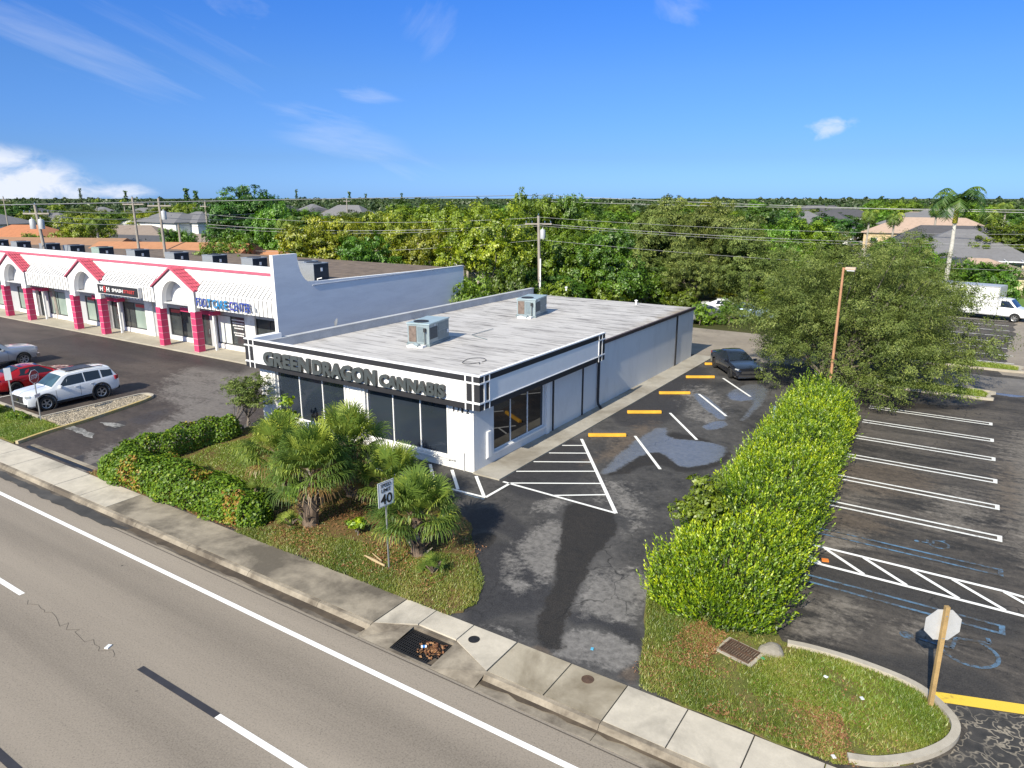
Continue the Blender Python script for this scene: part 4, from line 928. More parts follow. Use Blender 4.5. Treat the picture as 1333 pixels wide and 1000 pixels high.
def roof_mat():
    m, nt, b = newmat('white_roof_membrane'); v = nt.coord('Object', scale=(.16, 1, 1)); v1 = nt.coord('Object')
    x, y, z = nt.sep(v1)
    st = nt.noise(v, 2.6, 6, .7, .25); st2 = nt.noise(nt.coord('Object', scale=(.07, 1, 1), loc=(3, 5, 0)), 5.5, 4, .6)
    seam = nt.math('PINGPONG', nt.math('ADD', y, nt.math('MULTIPLY', nt.noise(nt.coord('Object', scale=(.3, .05, 1)), 1.0, 2), .25)), .46)
    sl = nt.rng(seam, .0, .035, .55, 0)
    back = nt.rng(y, 24, 47, .35, 1.1)
    f = nt.math('ADD', nt.math('MULTIPLY', nt.rng(st, .52, .66), back), nt.math('MULTIPLY', sl, nt.rng(nt.noise(v, 1.1, 3), .42, .62)))
    f = nt.math('ADD', f, nt.math('MULTIPLY', nt.rng(st2, .57, .66), .7))
    base = nt.mix(nt.rng(nt.noise(v1, .5, 5), .3, .7), (.46, .44, .425), (.57, .55, .53))
    base = nt.mix(nt.rng(f, 0, .8, 0, .9), base, (.11, .10, .095))
    base = nt.mix(nt.rng(nt.noise(v1, 30, 3, .7), .3, .75, 0, .2), base, (.25, .24, .23))
    edge = nt.math('MULTIPLY', nt.rng(x, -17.4, -16.5), nt.rng(y, 36, 46)); base = nt.mix(nt.math('MULTIPLY', edge, nt.rng(nt.noise(v1, 1.2, 4), .35, .6)), base, (.26, .21, .14))
    nt.put(b.inputs['Base Color'], base); b.inputs['Roughness'].default_value = .8; nt.put(b.inputs['Normal'], nt.bump(nt.noise(v, 2.2, 3), .25, .05)); return m
ROOF_MEMBRANE = roof_mat()

# ------------------------------------------------------------ the white corner shop
X0, X1, Y0, Y1 = -29.5, -16.27, 22.11, 48.2
ZRF = 3.56
shop = empty('corner_shop', (0, 0, 0), 0, 'long low white cannabis shop with black striped fascia and big dark lettering', 'shop')
mb = MB()
# front wall with openings, built as piers, plinths and lintels
def wall_with_openings_y(mb, y0, y1, x0, x1, z1, ops):
    x = x0
    for a, b, c, d in sorted(ops):
        mb.box(x, a, y0, y1, -.2, z1); mb.box(a, b, y0, y1, -.2, c); mb.box(a, b, y0, y1, d, z1); x = b
    mb.box(x, x1, y0, y1, -.2, z1)
def wall_with_openings_x(mb, x0, x1, y0, y1, z1, ops):
    y = y0
    for a, b, c, d in sorted(ops):
        mb.box(x0, x1, y, a, -.2, z1); mb.box(x0, x1, a, b, -.2, c); mb.box(x0, x1, a, b, d, z1); y = b
    mb.box(x0, x1, y, y1, -.2, z1)
FW = [(-28.3, -23.55, .46, 2.9), (-22.25, -17.6, .46, 2.9)]
SW_ = [(23.55, 27.8, .5, 2.62)]
wall_with_openings_y(mb, Y0, Y0+.25, X0, X1, 3.5, FW)
mb.build('front_wall', WHITE_WALL, shop)
mb = MB(); wall_with_openings_x(mb, X1-.25, X1, Y0+.25, Y1, 3.5, SW_); mb.build('side_wall', SIDE_WALL, shop)
MB().box(X0, X0+.25, Y0+.25, Y1, -.2, 3.5).box(X0+.25, X1-.25, Y1-.25, Y1, -.2, 3.5).build('back_wall', SIDE_WALL, shop)
MB().box(X0-.2, X0+.06, Y0-.2, Y1+.1, 3.4, 4.0).box(X0-.24, X0+.1, Y0, Y1+.14, 4.0, 4.04).build('parapet', plain('parapet_grey', (.44, .45, .46), .85, .15, 1.2), shop)
MB().box(X1+.02, X1+.10, 32.9, Y1+.1, 3.44, 3.60).box(X1-.02, X1+.12, 32.9, Y1+.12, 3.60, 3.63).build('roof_flashing', BROWN_TRIM, shop)
MB().box(X1+.0, X1+.16, 32.62, 33.15, 3.62, 4.05).build('roof_end_block', WHITE_TRIM, shop)
rs = random.Random(9); mb = MB().box(X0, X1+.02, Y0-.2, Y1+.06, 3.5, ZRF); y_ = 24.0
while y_ < 47.6:                                                   # dirty membrane laps
    y_ += rs.uniform(.55, 1.25); x_ = X0 + rs.uniform(.3, 2)
    while x_ < X1 - .6:
        l_ = rs.uniform(.8, 4.2); e_ = min(x_+l_, X1-.4); n_ = max(2, int(l_/.5))
        if rs.random() < .35 + .3*(y_-24)/24: mb.strip([(x_+(e_-x_)*k/n_, y_ + rs.uniform(-.03, .03)) for k in range(n_+1)], rs.choice((.03, .05, .09)), ZRF+.004, 1)
        x_ = e_ + rs.uniform(.2, 2.5)
mb.build('roof', [ROOF_MEMBRANE, plain('roof_lap_dirt', (.27, .255, .245), .9, .35, 2)], shop)
# fascia
fx1, fy0, fx0, fy1 = X1+.6, Y0-.4, -29.95, 32.8
zb, zt = 2.86, 4.27
def fasc(mb, grow, z0, z1, mi=0, front=True, side=True):
    if front: mb.box(fx0-grow, fx1+grow, fy0-grow, fy0+.12, z0, z1, mi)
    if side: mb.box(fx1-.12, fx1+grow, fy0+.12, fy1+grow, z0, z1, mi)
mb = MB(); fasc(mb, 0, zb, zt-.03)
mb.box(fx0, X0, fy0+.12, Y0+1.5, zb, zt-.03)
fas = mb.build('fascia', WHITE_TRIM, shop)
MB().box(fx0+.02, fx1-.13, fy0+.125, Y0-.004, zb+.06, zb+.12).box(X1+.004, fx1-.13, Y0+.0, fy1, zb+.06, zb+.12).box(fx0+.02, X1, fy0+.125, Y0-.21, ZRF-.05, ZRF).box(X1+.03, fx1-.13, Y0, fy1, ZRF-.05, ZRF).build('soffit', WHITE_WALL, shop)
mb = MB(); fasc(mb, .03, zt-.03, zt+.02); mb.box(fx0-.03, X0, fy0+.125, Y0+1.5, zt-.03, zt+.02); mb.build('coping', WHITE_TRIM, fas)
mb = MB()
fasc(mb, .012, zt-.27, zt-.05); fasc(mb, .012, zb-.006, zb+.24)
z0_, z1_ = zb+.34, zt-.35
for a, b in ((0, .26), (.36, .62)):
    mb.box(fx1-b, fx1-a+(.012 if a == 0 else 0), fy0-.012, fy0+.1, z0_, z1_)      # front right corner
    mb.box(fx0+a, fx0+b, fy0-.012, fy0+.1, z0_, z1_)
    mb.box(fx1-.1, fx1+.012, fy0+.102+a*1.0, fy0+.0+b+.05, z0_, z1_) if a else mb.box(fx1-.1, fx1+.012, fy0+.102, fy0+b, z0_, z1_)
    mb.box(fx1-.1, fx1+.012, fy1-b, fy1-a, z0_, z1_)
mb.build('black_bands', BLACK_TRIM, fas)
mb = MB()
for x in (.31, .67):
    mb.box(fx1-x-.03, fx1-x+.03, fy0-.03, fy0-.001, zb-.02, zt-.02); mb.box(fx0+x-.03, fx0+x+.03, fy0-.03, fy0-.001, zb-.02, zt-.02)
    mb.box(fx1+.001, fx1+.03, fy0+x-.03, fy0+x+.03, zb-.02, zt-.02); mb.box(fx1+.001, fx1+.03, fy1-x-.03, fy1-x+.03, zb-.02, zt-.02)
for z in (zb+.29, zt-.31):
    mb.box(fx1-.70, fx1+.034, fy0-.034, fy0-.002, z-.03, z+.03); mb.box(fx0-.03, fx0+.70, fy0-.034, fy0-.002, z-.03, z+.03)
    mb.box(fx1+.002, fx1+.034, fy0+.0, fy0+.70, z-.03, z+.03); mb.box(fx1+.002, fx1+.034, fy1-.70, fy1+.03, z-.03, z+.03)
mb.box(fx0+.70, fx1-.70, fy0-.028, fy0-.002, zb+.245, zb+.275); mb.box(fx1+.002, fx1+.028, fy0+.70, fy1-.7, zb+.245, zb+.275)
mb.build('white_lattice', WHITE_TRIM, fas)
RXU = (R(90), 0, 0)
def heavy(body, x0, x1, z0, z1):
    text_mesh('sign_letters', body, x1-x0, z1-z0, .13, LETTER_FACE, shop, .05, (x0, fy0-.035, z0), RXU, LETTER_SIDE, 1.04)
heavy('GREEN', -28.45, -25.2, 3.13, 3.83); heavy('DRAGON', -25.0, -21.05, 3.13, 3.83); heavy('CANNABIS', -20.86, -17.3, 3.16, 3.72)
for i_, (ch_, w__) in enumerate((('1', .09), ('7', .15), ('1', .09), ('2', .15))): text_mesh('house_number', ch_, w__, .22, .03, BLACK_TRIM, shop, .01, (-17.32+i_*.23, Y0-.004, 2.52), RXU)
# windows
for (a, b, c, d) in FW:
    f = MB()
    f.box(a-.09, a-.0, Y0-.06, Y0-.002, c-.12, 2.86); f.box(a-.32, a-.22, Y0-.05, Y0-.002, c-.12, 2.86); f.box(b, b+.09, Y0-.06, Y0-.002, c-.12, 2.86); f.box(b+.22, b+.32, Y0-.05, Y0-.002, c-.12, 2.86)
    f.box(a-.09, b+.09, Y0-.09, Y0-.062, c-.14, c-.06)
    f.box(a, b, Y0+.08, Y0+.16, c, c+.05); f.box(a, b, Y0+.08, Y0+.16, d-.05, d); f.box(a, a+.05, Y0+.08, Y0+.16, c+.05, d-.05); f.box(b-.05, b, Y0+.08, Y0+.16, c+.05, d-.05)
    for k in (1, 2):
        x = a+(b-a)*k/3; f.box(x-.025, x+.025, Y0+.08, Y0+.16, c+.05, d-.05)
    fr = f.build('window_frame', WHITE_TRIM, shop)
    for k in range(3):
        MB().box(a+(b-a)*k/3+.05, a+(b-a)*(k+1)/3-.05, Y0+.115, Y0+.125, c+.05, d-.05).build('pane', SHOP_GLASS, fr)
for (a, b, c, d) in SW_:
    f = MB()
    f.box(X1-.16, X1-.08, a, b, c, c+.05); f.box(X1-.16, X1-.08, a, b, d-.05, d); f.box(X1-.16, X1-.08, a, a+.05, c+.05, d-.05); f.box(X1-.16, X1-.08, b-.05, b, c+.05, d-.05)
    for k in (1, 2): y = a+(b-a)*k/3; f.box(X1-.16, X1-.08, y-.025, y+.025, c+.05, d-.05)
    f.box(X1+.002, X1+.06, b+.08, b+.36, .05, 2.9); f.box(X1+.002, X1+.05, a-.02, b+.08, c-.10, c-.02)
    fr = f.build('window_frame', WHITE_TRIM, shop)
    for k in range(3): MB().box(X1-.125, X1-.115, a+(b-a)*k/3+.03, a+(b-a)*(k+1)/3-.03, c+.05, d-.05).build('pane', SIDE_GLASS, fr)
MB().box(X1+.004, X1+.10, 22.98, 23.22, .42, 1.55).box(X1+.004, X1+.05, 22.95, 23.25, .36, .42).build('meter_box', WHITE_TRIM, shop)
for y, hw_, zt_ in ((28.54, .05, 2.95), (31.58, .05, 2.95), (44.96, .1, 3.44)): MB().box(X1+.002, X1+.05, y-hw_, y+hw_, .05, zt_).build('black_wall_strip', BLACK_TRIM, shop)
MB().tube([(X1+.1, 33.25, 2.95), (X1+.1, 33.25, .42), (X1+.14, 33.22, .25), (X1+.38, 33.1, .1)], .07, 8).build('downspout', BLACK_TRIM, shop, 50)
MB().tube([(-18.35, Y0-.1, .42), (-17.2, Y0-.1, .40)], .03, 6).tube([(-16.75, Y0-.05, .0), (-16.75, Y0-.05, .8)], .025, 6).build('conduit', plain('grey_pipe', (.5, .5, .5), .6), shop)
MB().cbox((-23.0, Y0-.05, 1.55), (.16, .08, .2)).build('wall_socket_box', plain('dark_box', (.06, .07, .10), .5), shop)
struct(MB().box(-16.27, -14.95, 22.0, 49.1, -.1, .06).build('walkway', WALKWAY))

# roof plant
GALV = plain('galvanised_casing', (.30, .36, .38), .45, .12, 2, .35)
GALV_D = plain('unit_panel', (.20, .25, .27), .5, .15, 2, .3)
COIL = plain('coil_fins', (.16, .12, .10), .7, .35, 9)
def package_unit(loc, rz, label):
    t = empty('rooftop_air_conditioner', loc, rz, label, 'air conditioner', 'package air conditioners on the white shop roof')
    L, W_, H_ = 2.35, 1.32, 1.02
    MB().box(-W_/2+.03, W_/2-.03, -L/2+.03, L/2-.03, .12, H_+.1).build('casing', GALV, t)
    MB().box(-W_/2-.02, W_/2+.02, -L/2-.02, L/2+.02, 0, .12).build('base_rail', GALV_D, t)
    MB().box(-W_/2-.01, W_/2+.01, -L/2-.01, L/2+.01, H_+.1, H_+.16).build('top_panel', plain('top_panel', (.40, .50, .52), .45, .1, 2, .3), t)
    mb = MB(); mb.lathe((-.1, -.6, H_+.161), [(.40, .0), (.40, .03), (.36, .035), (.30, .0), (.0, -.0)], 24); mb.build('fan_guard', BLACK_TRIM, t)
    MB().box(-W_/2+.12, -W_/2+.55, -L/2+.0, -L/2+.05, .2, H_).build('coil', COIL, t)
    mb = MB()
    for i in range(11): mb.box(-.05, .3, -L/2+.005, -L/2+.045, .22+i*.072, .265+i*.072)
    mb.build('louvre', GALV_D, t)
    MB().box(W_/2-.035, W_/2-.012, -L/2+.12, -L/2+.95, .35, .95).build('access_panel', plain('side_grille', (.05, .065, .075), .6, .3, 12), t)
    MB().box(W_/2-.035, W_/2-.015, -.1, L/2-.1, .2, .62).box(W_/2-.035, W_/2-.015, -.1, L/2-.1, .66, 1.05).build('service_panel', GALV_D, t)
    MB().box(W_/2-.03, W_/2+.015, L/2-.3, L/2-.16, .4, .58).build('label_plate', WHITE_TRIM, t); MB().box(W_/2-.03, W_/2-.005, -.55, -.48, .98, 1.08).build('label_plate', WHITE_TRIM, t)
    MB().tube([(.42, -L/2-.06, .95), (.42, -L/2-.06, .1), (.42, -L/2-.3, .06)], .025, 6).cbox((.42, -L/2-.06, .85), (.12, .1, .2)).build('conduit', BLACK_TRIM, t)
    MB().cbox((.05, -L/2-.28, .05), (.9, .45, .1)).build('mortar_pad', WHITE_TRIM, t)
    MB().tube([(.3, -L/2-.5, .12), (.12, -L/2-.42, .16), (0, -L/2-.35, .1)], .11, 8).build('duct_elbow', GALV, t, 60)
    return t
a1 = G(552, 446, ZRF+.1); package_unit((a1[0]-.25, a1[1]+.7, ZRF), R(12), 'grey rooftop air conditioner nearer the cannabis lettering')
a2 = G(688, 410, ZRF+.1); package_unit((a2[0]-.2, a2[1]+.75, ZRF), R(12), 'grey rooftop air conditioner nearer the back of the white roof')
t = empty('satellite_dish', (*G(437, 428, ZRF), ZRF), 0, 'small grey satellite dish by the roof parapet', 'satellite dish')
MB().tube([(0, 0, 0), (0, 0, .35)], .03, 6).cbox((.25, -.1, .04), (.35, .3, .08)).build('stand', GALV_D, t)
mb = MB(); mb.lathe((0, 0, 0), [(.0, .10), (.15, .085), (.28, .03), (.34, -.03), (.33, -.04), (.27, .02), (.14, .075), (0, .09)], 20); d = mb.build('dish', plain('dish_grey', (.16, .17, .185), .6), t, 40)
d.location = (0, .05, .36); d.rotation_euler = (R(75), 0, R(-35)); d.scale = (.8, .8, .8)
t = tag(MB().tube([(*G(614, 436, ZRF+.03), ZRF+.03), (*G(642, 428, ZRF+.06), ZRF+.06)], .018, 6).tube([(*G(616, 437, ZRF+.03), ZRF+.03), (*G(634, 442, ZRF+.03), ZRF+.03)], .02, 6).build('roof_pipe', GALV_D), 'loose antenna mast lying on the white roof', 'antenna mast')
p = G(617, 470, ZRF+.02)
tag(MB().tube([(p[0]+.45*math.cos(a)*(1+.1*math.sin(3*a)), p[1]+.7*math.sin(a), ZRF+.03) for a in np.linspace(0, 6.1, 24)] + [(p[0]+.6, p[1]-.4, ZRF+.03)], .014, 5).build('roof_cable', BLACK_TRIM), 'loop of loose black cable on the front of the roof', 'cable')
for (u, v, lab) in ((737, 378.5, 'small white vent cap near the far edge of the white roof, left one'), (828, 396.5, 'small white vent cap near the far edge of the white roof, right one')):
    q = G(u, v, ZRF); t = empty('roof_vent', (*q, ZRF), 0, lab, 'roof vent'); MB().tube([(0, 0, 0), (0, 0, .25)], .06, 8).build('pipe', WHITE_TRIM, t); MB().lathe((0, 0, .25), [(.12, 0), (.12, .05), (.0, .1)], 10).build('cap', WHITE_TRIM, t)

# ------------------------------------------------------------ the parade of shops
PINK = plain('pink_paint', (.55, .045, .13), .7, .12, 2)
PINK_TILE = plain('pink_roof_tile', (.46, .07, .11), .7, .3, 5)
PINK_BAND = plain('faded_pink_band', (.46, .10, .16), .75, .12, 2)
MORTAR = plain('white_mortar', (.7, .62, .62), .9)
METAL_WHITE = plain('white_metal_panel', (.76, .76, .75), .5, .04, 1.5)
SEAM = plain('dark_seam', (.13, .13, .14), .7)
FRAME_BLK = plain('dark_window_frame', (.03, .03, .032), .5)
PARADE_GLASS = glass_mat('pale_green_blind_glass', (.22, .29, .26), .08, (.30, .37, .33), .5)
PARADE_DARK = glass_mat('dark_shop_glass', (.03, .035, .038), .05, (.06, .068, .07), .6)
ARCH_IN = plain('shaded_arch_lining', (.44, .45, .47), .85, .05)  # greyer than the white arch: shade inside the vault put into the colour
par = empty('shopping_parade', (0, 0, 0), 0, 'long white shopping parade with pink columns, arches and red tiled gables', 'shops')
XE, XL = -37.5, -112.0
YF, YP, YS = 30.0, 30.75, 31.85
MB().box(XL, XE-.3, YP, YP+.35, 3.36, 6.42).build('parapet_wall', PARADE_WALL, par)
MB().box(XL, XE-.3, YP-.06, YP-.002, 5.98, 6.16).build('pink_band', PINK_BAND, par)
MB().box(XL, XE-.3, YP-.04, YP+.42, 6.42, 6.52).build('coping', WHITE_TRIM, par)
MB().box(XL, XE-.3, YP+.35, 49.5, 5.0, 5.1).build('roof', plain('gravel_roof', (.16, .12, .09), .95, .35, 1.2), par)
MB().box(XL, XL+.3, YS, 49.5, -.1, 5.0).box(XL+.3, XE-.3, 49.2, 49.5, -.1, 5.0).build('back_wall', PARADE_WALL, par)
# the stepped end wall
prof = [(29.85, -.1), (49.8, -.1), (49.8, 5.22), (32.75, 5.52)] + [(31.75 + 1.0*(1-math.sin(t)), 5.52+1.9*(1-math.cos(t))*1.0) for t in np.linspace(.25, 1.57, 7)] + [(31.75, 7.45), (29.85, 7.45)]
v = [(XE, y, z) for y, z in prof] + [(XE-.3, y, z) for y, z in prof]; n = len(prof)
MB().add(v, [tuple(range(n)), tuple(range(n, 2*n))[::-1]] + [(i, n+i, n+(i+1) % n, (i+1) % n) for i in range(n)]).build('end_wall', END_WALL, par)
MB().box(XE-.3, XE-.0, 29.80, 29.848, 0, 7.46).build('end_wall_edge', WHITE_TRIM, par)
MB().box(XE-.32, XE+.03, 32.9, 49.85, 5.24, 5.30).build('end_wall_cap', plain('cap_grey', (.55, .56, .58), .8), par)
struct(MB().box(-140, -37.5, 29.55, 31.84, -.1, .10).build('parade_walkway', concrete('parade_concrete', (.42, .385, .31), .4, (.2, .17, .12), .7, (.45, .7))))
# storefront back wall above and between openings
PER = 12.72
ZC = 3.36                                        # canopy underside
store_ops = []
bays = [(-46.85 - PER*k) for k in range(5)]     # x of each arch's right column
for x in bays:
    store_ops += [(x-6.2, x-3.3, .45, 2.62), (x-2.0, x-1.0, .1, 2.62), (x-.2, x+3.1, .45, 2.62)]
store_ops = [o for o in store_ops]
store_ops = [(a, min(b, XE-1), c, d) for a, b, c, d in store_ops if a < XE-1]
store_ops += [(-42.5, -39.6, .9, 2.7)]
SWALL = plain('storefront_wall', (.40, .41, .43), .85, .06, 1.3)  # canopy shade put into the wall colour; the piers stay white
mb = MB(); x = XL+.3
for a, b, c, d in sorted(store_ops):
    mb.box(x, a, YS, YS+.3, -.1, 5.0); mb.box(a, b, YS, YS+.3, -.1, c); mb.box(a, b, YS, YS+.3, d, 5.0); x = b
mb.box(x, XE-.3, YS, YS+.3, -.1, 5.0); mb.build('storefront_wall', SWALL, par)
mb = MB()
for x in bays:
    MB().box(x-6.3, x-3.2, YS-.05, YS-.002, .1, .43).build('window_plinth', PARADE_WALL, par); MB().box(x-.3, x+3.2, YS-.05, YS-.002, .1, .43).build('window_plinth', PARADE_WALL, par)
    MB().box(x-3.05, x-2.08, YS-.22, YS-.002, .1, 2.66).build('storefront_pier', PARADE_WALL, par); MB().box(x+3.3, x+4.4, YS-.12, YS-.002, .1, 3.3).build('storefront_pier', PARADE_WALL, par)
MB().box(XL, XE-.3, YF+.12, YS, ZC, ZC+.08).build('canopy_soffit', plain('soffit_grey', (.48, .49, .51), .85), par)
dk = [1, 0, 0, 1, 0, 1, 0]
gi_ = 0
for a, b, c, d in sorted(store_ops, reverse=True):
    isdoor = c < .2
    f = MB(); w_ = .07
    f.box(a, b, YS+.06, YS+.14, c, c+w_); f.box(a, b, YS+.06, YS+.14, d-w_, d); f.box(a, a+w_, YS+.06, YS+.14, c+w_, d-w_); f.box(b-w_, b, YS+.06, YS+.14, c+w_, d-w_)
    if not isdoor: f.box((a+b)/2-.05, (a+b)/2+.05, YS+.06, YS+.14, c+w_, d-w_)
    fr = f.build('shop_door' if isdoor else 'shop_window', FRAME_BLK, par)
    gl = PARADE_DARK if isdoor or (-53.3 < a < -50) or a > -43 else PARADE_GLASS
    if isdoor: MB().box(a+w_, b-w_, YS+.09, YS+.10, c+w_, d-w_).build('pane', gl, fr); MB().box(b-.2, b-.16, YS-.0, YS+.06, 1.0, 1.4).build('handle', GALV, fr)
    else:
        m_ = (a+b)/2
        for q0, q1, kk in ((a+w_, m_-.05, 0), (m_+.05, b-w_, 1)):
            mm = gl
            if -47.3 < a < -46: mm = plain('white_window_film', (.62, .66, .64), .3) if kk == 0 else PARADE_DARK
            if -59.5 < a < -57 and False: mm = PARADE_DARK
            if -60 < a < -59.5 and kk == 0: mm = PARADE_DARK
            MB().box(q0, q1, YS+.09, YS+.10, c+w_, d-w_).build('pane', mm, fr)
# window signs that read as text
DECAL = plain('white_decal', (.75, .75, .75), .6)
RED_DECAL = plain('red_decal', (.5, .06, .06), .6)
xs_ = -46.85+1.42
for i, (wd_, z) in enumerate(((1.35, 2.3), (1.3, 2.08), (1.2, 1.9), (.9, 1.7), (1.1, 1.35), (.9, 1.18))):
    mb = MB(); x = xs_ + .1 + (1.4-wd_)/2; rn = random.Random(i)
    while x < xs_ + .1 + (1.4+wd_)/2:
        l = rn.uniform(.05, .16); mb.box(x, x+l, YS+.083, YS+.088, z, z+.09); x += l + .035
    mb.build('window_text', DECAL, par)
for xo, bd in ((-59.57+1.6, 'OPEN'), (-59.57-6.0, 'OPEN'), (-59.57+6.6, 'OPEN')):
    MB().box(xo+.05, xo+1.35, YS+.080, YS+.085, 2.25, 2.5).build('window_sign', RED_DECAL, par)
# canopies
SLP = plain('canopy_underlay', (.7, .7, .69), .6)
def canopy(x0, x1):
    c = MB()
    zt0, zt1 = 4.47, 5.25
    c.add([(x0, YF, ZC), (x1, YF, ZC), (x1, YF, zt0), (x0, YF, zt0), (x0, YP, zt1), (x1, YP, zt1), (x0, YF+.12, ZC), (x1, YF+.12, ZC)], [(0, 1, 2, 3), (3, 2, 5, 4), (1, 0, 6, 7), (0, 3, 4, 6), (2, 1, 7, 5)])
    o = c.build('canopy', METAL_WHITE, par)
    s = MB(); n = int((x1-x0)/.43)
    sh = MB()
    for i in range(n+1):
        x = x0 + .02 + (x1-x0-.04)*i/n
        s.box(x-.022, x+.022, YF-.03, YF-.001, ZC, zt0-.05)
        s.add([(x-.022, YF, zt0+.001), (x+.022, YF, zt0+.001), (x+.022, YP, zt1+.001), (x-.022, YP, zt1+.001), (x-.022, YF-.03, zt0+.04), (x+.022, YF-.03, zt0+.04), (x+.022, YP, zt1+.05), (x-.022, YP, zt1+.05)], [(4, 5, 6, 7), (0, 4, 7, 3), (5, 1, 2, 6), (0, 1, 5, 4)])
    s.build('standing_seams', SEAM, o)
    MB().box(x0, x1, YF-.05, YF-.031, zt0-.06, zt0+.03).build('drip_edge', WHITE_TRIM, o)
for i, x in enumerate(bays):
    canopy(x + .42, (XE-.3) if i == 0 else bays[i-1]-4.77)
canopy(XL, bays[-1]-4.77)
# arches with gables
def arch(xr):
    xc = xr - 2.18; hw = 2.62; zs, rad, ze, za = 3.5, 1.62, 4.58, 6.0
    # front plate with the arched hole
    inner = [(xc - rad, ZC-.4)] + [(xc - rad*math.cos(a), zs + rad*math.sin(a)) for a in np.linspace(0, math.pi, 25)] + [(xc + rad, ZC-.4)]
    outer = [(xc-hw+.18, ZC-.4), (xc-hw+.18, ze)] + [(xc + (hw-.18)*(-1+2*t), ze + (za-ze)*(1-abs(-1+2*t))) for t in np.linspace(0, 1, 23)] + [(xc+hw-.18, ze), (xc+hw-.18, ZC-.4)]
    n = len(inner); assert n == len(outer)
    mb = MB(); v = [(x, YF-.06, z) for x, z in inner] + [(x, YF-.06, z) for x, z in outer] + [(x, YF+.30, z) for x, z in inner] + [(x, YF+.30, z) for x, z in outer]
    f = []
    for i in range(n-1):
        f += [(i, i+1, n+i+1, n+i), (2*n+i, 3*n+i, 3*n+i+1, 2*n+i+1), (i, 2*n+i, 2*n+i+1, i+1), (n+i, n+i+1, 3*n+i+1, 3*n+i)]
    f += [(0, n, 3*n, 2*n), (n-1, 3*n-1, 4*n-1, 2*n-1)]
    ar = mb.add(v, f).build('arch', WHITE_WALL, par)
    # vault back to the parapet wall
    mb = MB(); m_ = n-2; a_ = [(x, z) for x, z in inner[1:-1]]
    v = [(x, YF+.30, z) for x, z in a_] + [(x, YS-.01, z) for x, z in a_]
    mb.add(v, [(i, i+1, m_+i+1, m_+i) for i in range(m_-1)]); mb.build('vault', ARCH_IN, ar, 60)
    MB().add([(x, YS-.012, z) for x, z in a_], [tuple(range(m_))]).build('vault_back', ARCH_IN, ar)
    # gable roof
    for s in (-1, 1):
        rb = MB(); e = Vector((s*(hw+.08), 0, ze-.12-za)); e.normalize(); nrm = Vector((abs(e.z)*s, 0, abs(e.x)))
        p0 = Vector((xc, 0, za+.02)); p1 = Vector((xc+s*(hw+.08), 0, ze-.08))
        y0, y1 = YF-.22, YP+.0
        q = [p0, p1]; th = nrm*.09
        rb.add([(p0.x, y0, p0.z), (p1.x, y0, p1.z), (p1.x, y1, p1.z), (p0.x, y1, p0.z), (p0.x+th.x*.0, y0, p0.z+.12), (p1.x+th.x, y0, p1.z+th.z), (p1.x+th.x, y1, p1.z+th.z), (p0.x, y1, p0.z+.12)],
               [(0, 1, 2, 3), (4, 7, 6, 5), (0, 4, 5, 1), (2, 6, 7, 3), (1, 5, 6, 2)])
        nt_ = 9
        for r_ in range(7):                                       # rows of barrel tiles
            t0, t1 = r_/7, (r_+1)/7
            for c_ in range(5):
                ya, yb = y0+.01 + (y1-y0)*c_/5, y0 + (y1-y0)*(c_+1)/5
                P = lambda t, y, h: (p0.x+(p1.x-p0.x)*t + nrm.x*(.10+h), y, p0.z+(p1.z-p0.z)*t + nrm.z*(.10+h))
                ym = (ya+yb)/2
                rb.add([P(t0, ya, .0), P(t0, ym, .05), P(t0, yb-.02, .0), P(t1, ya, .03), P(t1, ym, .09), P(t1, yb-.02, .03)], [(0, 1, 4, 3), (1, 2, 5, 4), (3, 4, 1, 0)][:2], 1)
        g_ = rb.build('gable_roof', [PINK_BAND, PINK_TILE], ar)
    # soffit box behind, columns
    for xo in (xr, xr-4.36):
        c = MB(); w_ = .27
        zz = .1
        for k in range(6):
            c.box(xo-w_, xo+w_, YF-.12, YF+.42, zz+.02, zz+.485); zz += .49
        MBc = c.build('column', PINK, par)
        m2 = MB()
        for k in range(7): m2.box(xo-w_+.01, xo+w_-.01, YF-.11, YF+.41, .1+.49*k-.012, .1+.49*k+.022)
        m2.build('mortar_joints', MORTAR, MBc)
    MB().box(xr-3.3, xr+.75, YS-.85, YS-.25, 2.68, 2.98).build('pink_beam', PINK, ar)
    MB().box(xr-3.28, xr+.73, YS-.83, YS-.25, 2.985, 3.02).build('beam_top', WHITE_TRIM, ar)
    MB().box(xr+.58, xr+.72, YS-.83, YS-.68, .1, 2.68).build('entry_post', WHITE_TRIM, ar)
for x in bays: arch(x)
# signs
def cmat(n, c): return plain(n, c, .4, .05)
BL1, BL2, BL3 = cmat('blue_letter', (.03, .06, .32)), cmat('sky_blue_letter', (.02, .22, .5)), cmat('violet_blue_letter', (.05, .04, .38))
GREY_SIDE = cmat('grey_letter_side', (.25, .27, .3))
sx = -46.15
for body, wd_, mt, gap in (('FOO', 1.22, BL1, .1), ('T', .36, BL2, .2), ('CAR', 1.22, BL2, .1), ('E', .33, BL2, .22), ('C', .40, BL3, .1), ('ENTER', 1.75, BL1, .14)):
    text_mesh('sign_letters', body, wd_, .60, .10, mt, par, .012, (sx, YF-.10, 3.55), RXU, GREY_SIDE); sx += wd_ + gap
MB().tube([(sx+.05, YF-.06, 3.95), (sx+.22, YF-.06, 3.8), (sx+.24, YF-.06, 3.6)], [.06, .09, .07], 8).build('foot_logo', GREY_SIDE, par, 40)
sx0 = -59.1
mb = MB().box(sx0, sx0+5.9, YF-.32, YF-.06, 3.55, 4.35)
sg_ = mb.build('box_sign', plain('sign_case', (.6, .6, .6), .5), par)
MB().box(sx0+.08, sx0+5.82, YF-.335, YF-.321, 3.6, 4.3).build('sign_face', BLACK_TRIM, sg_)
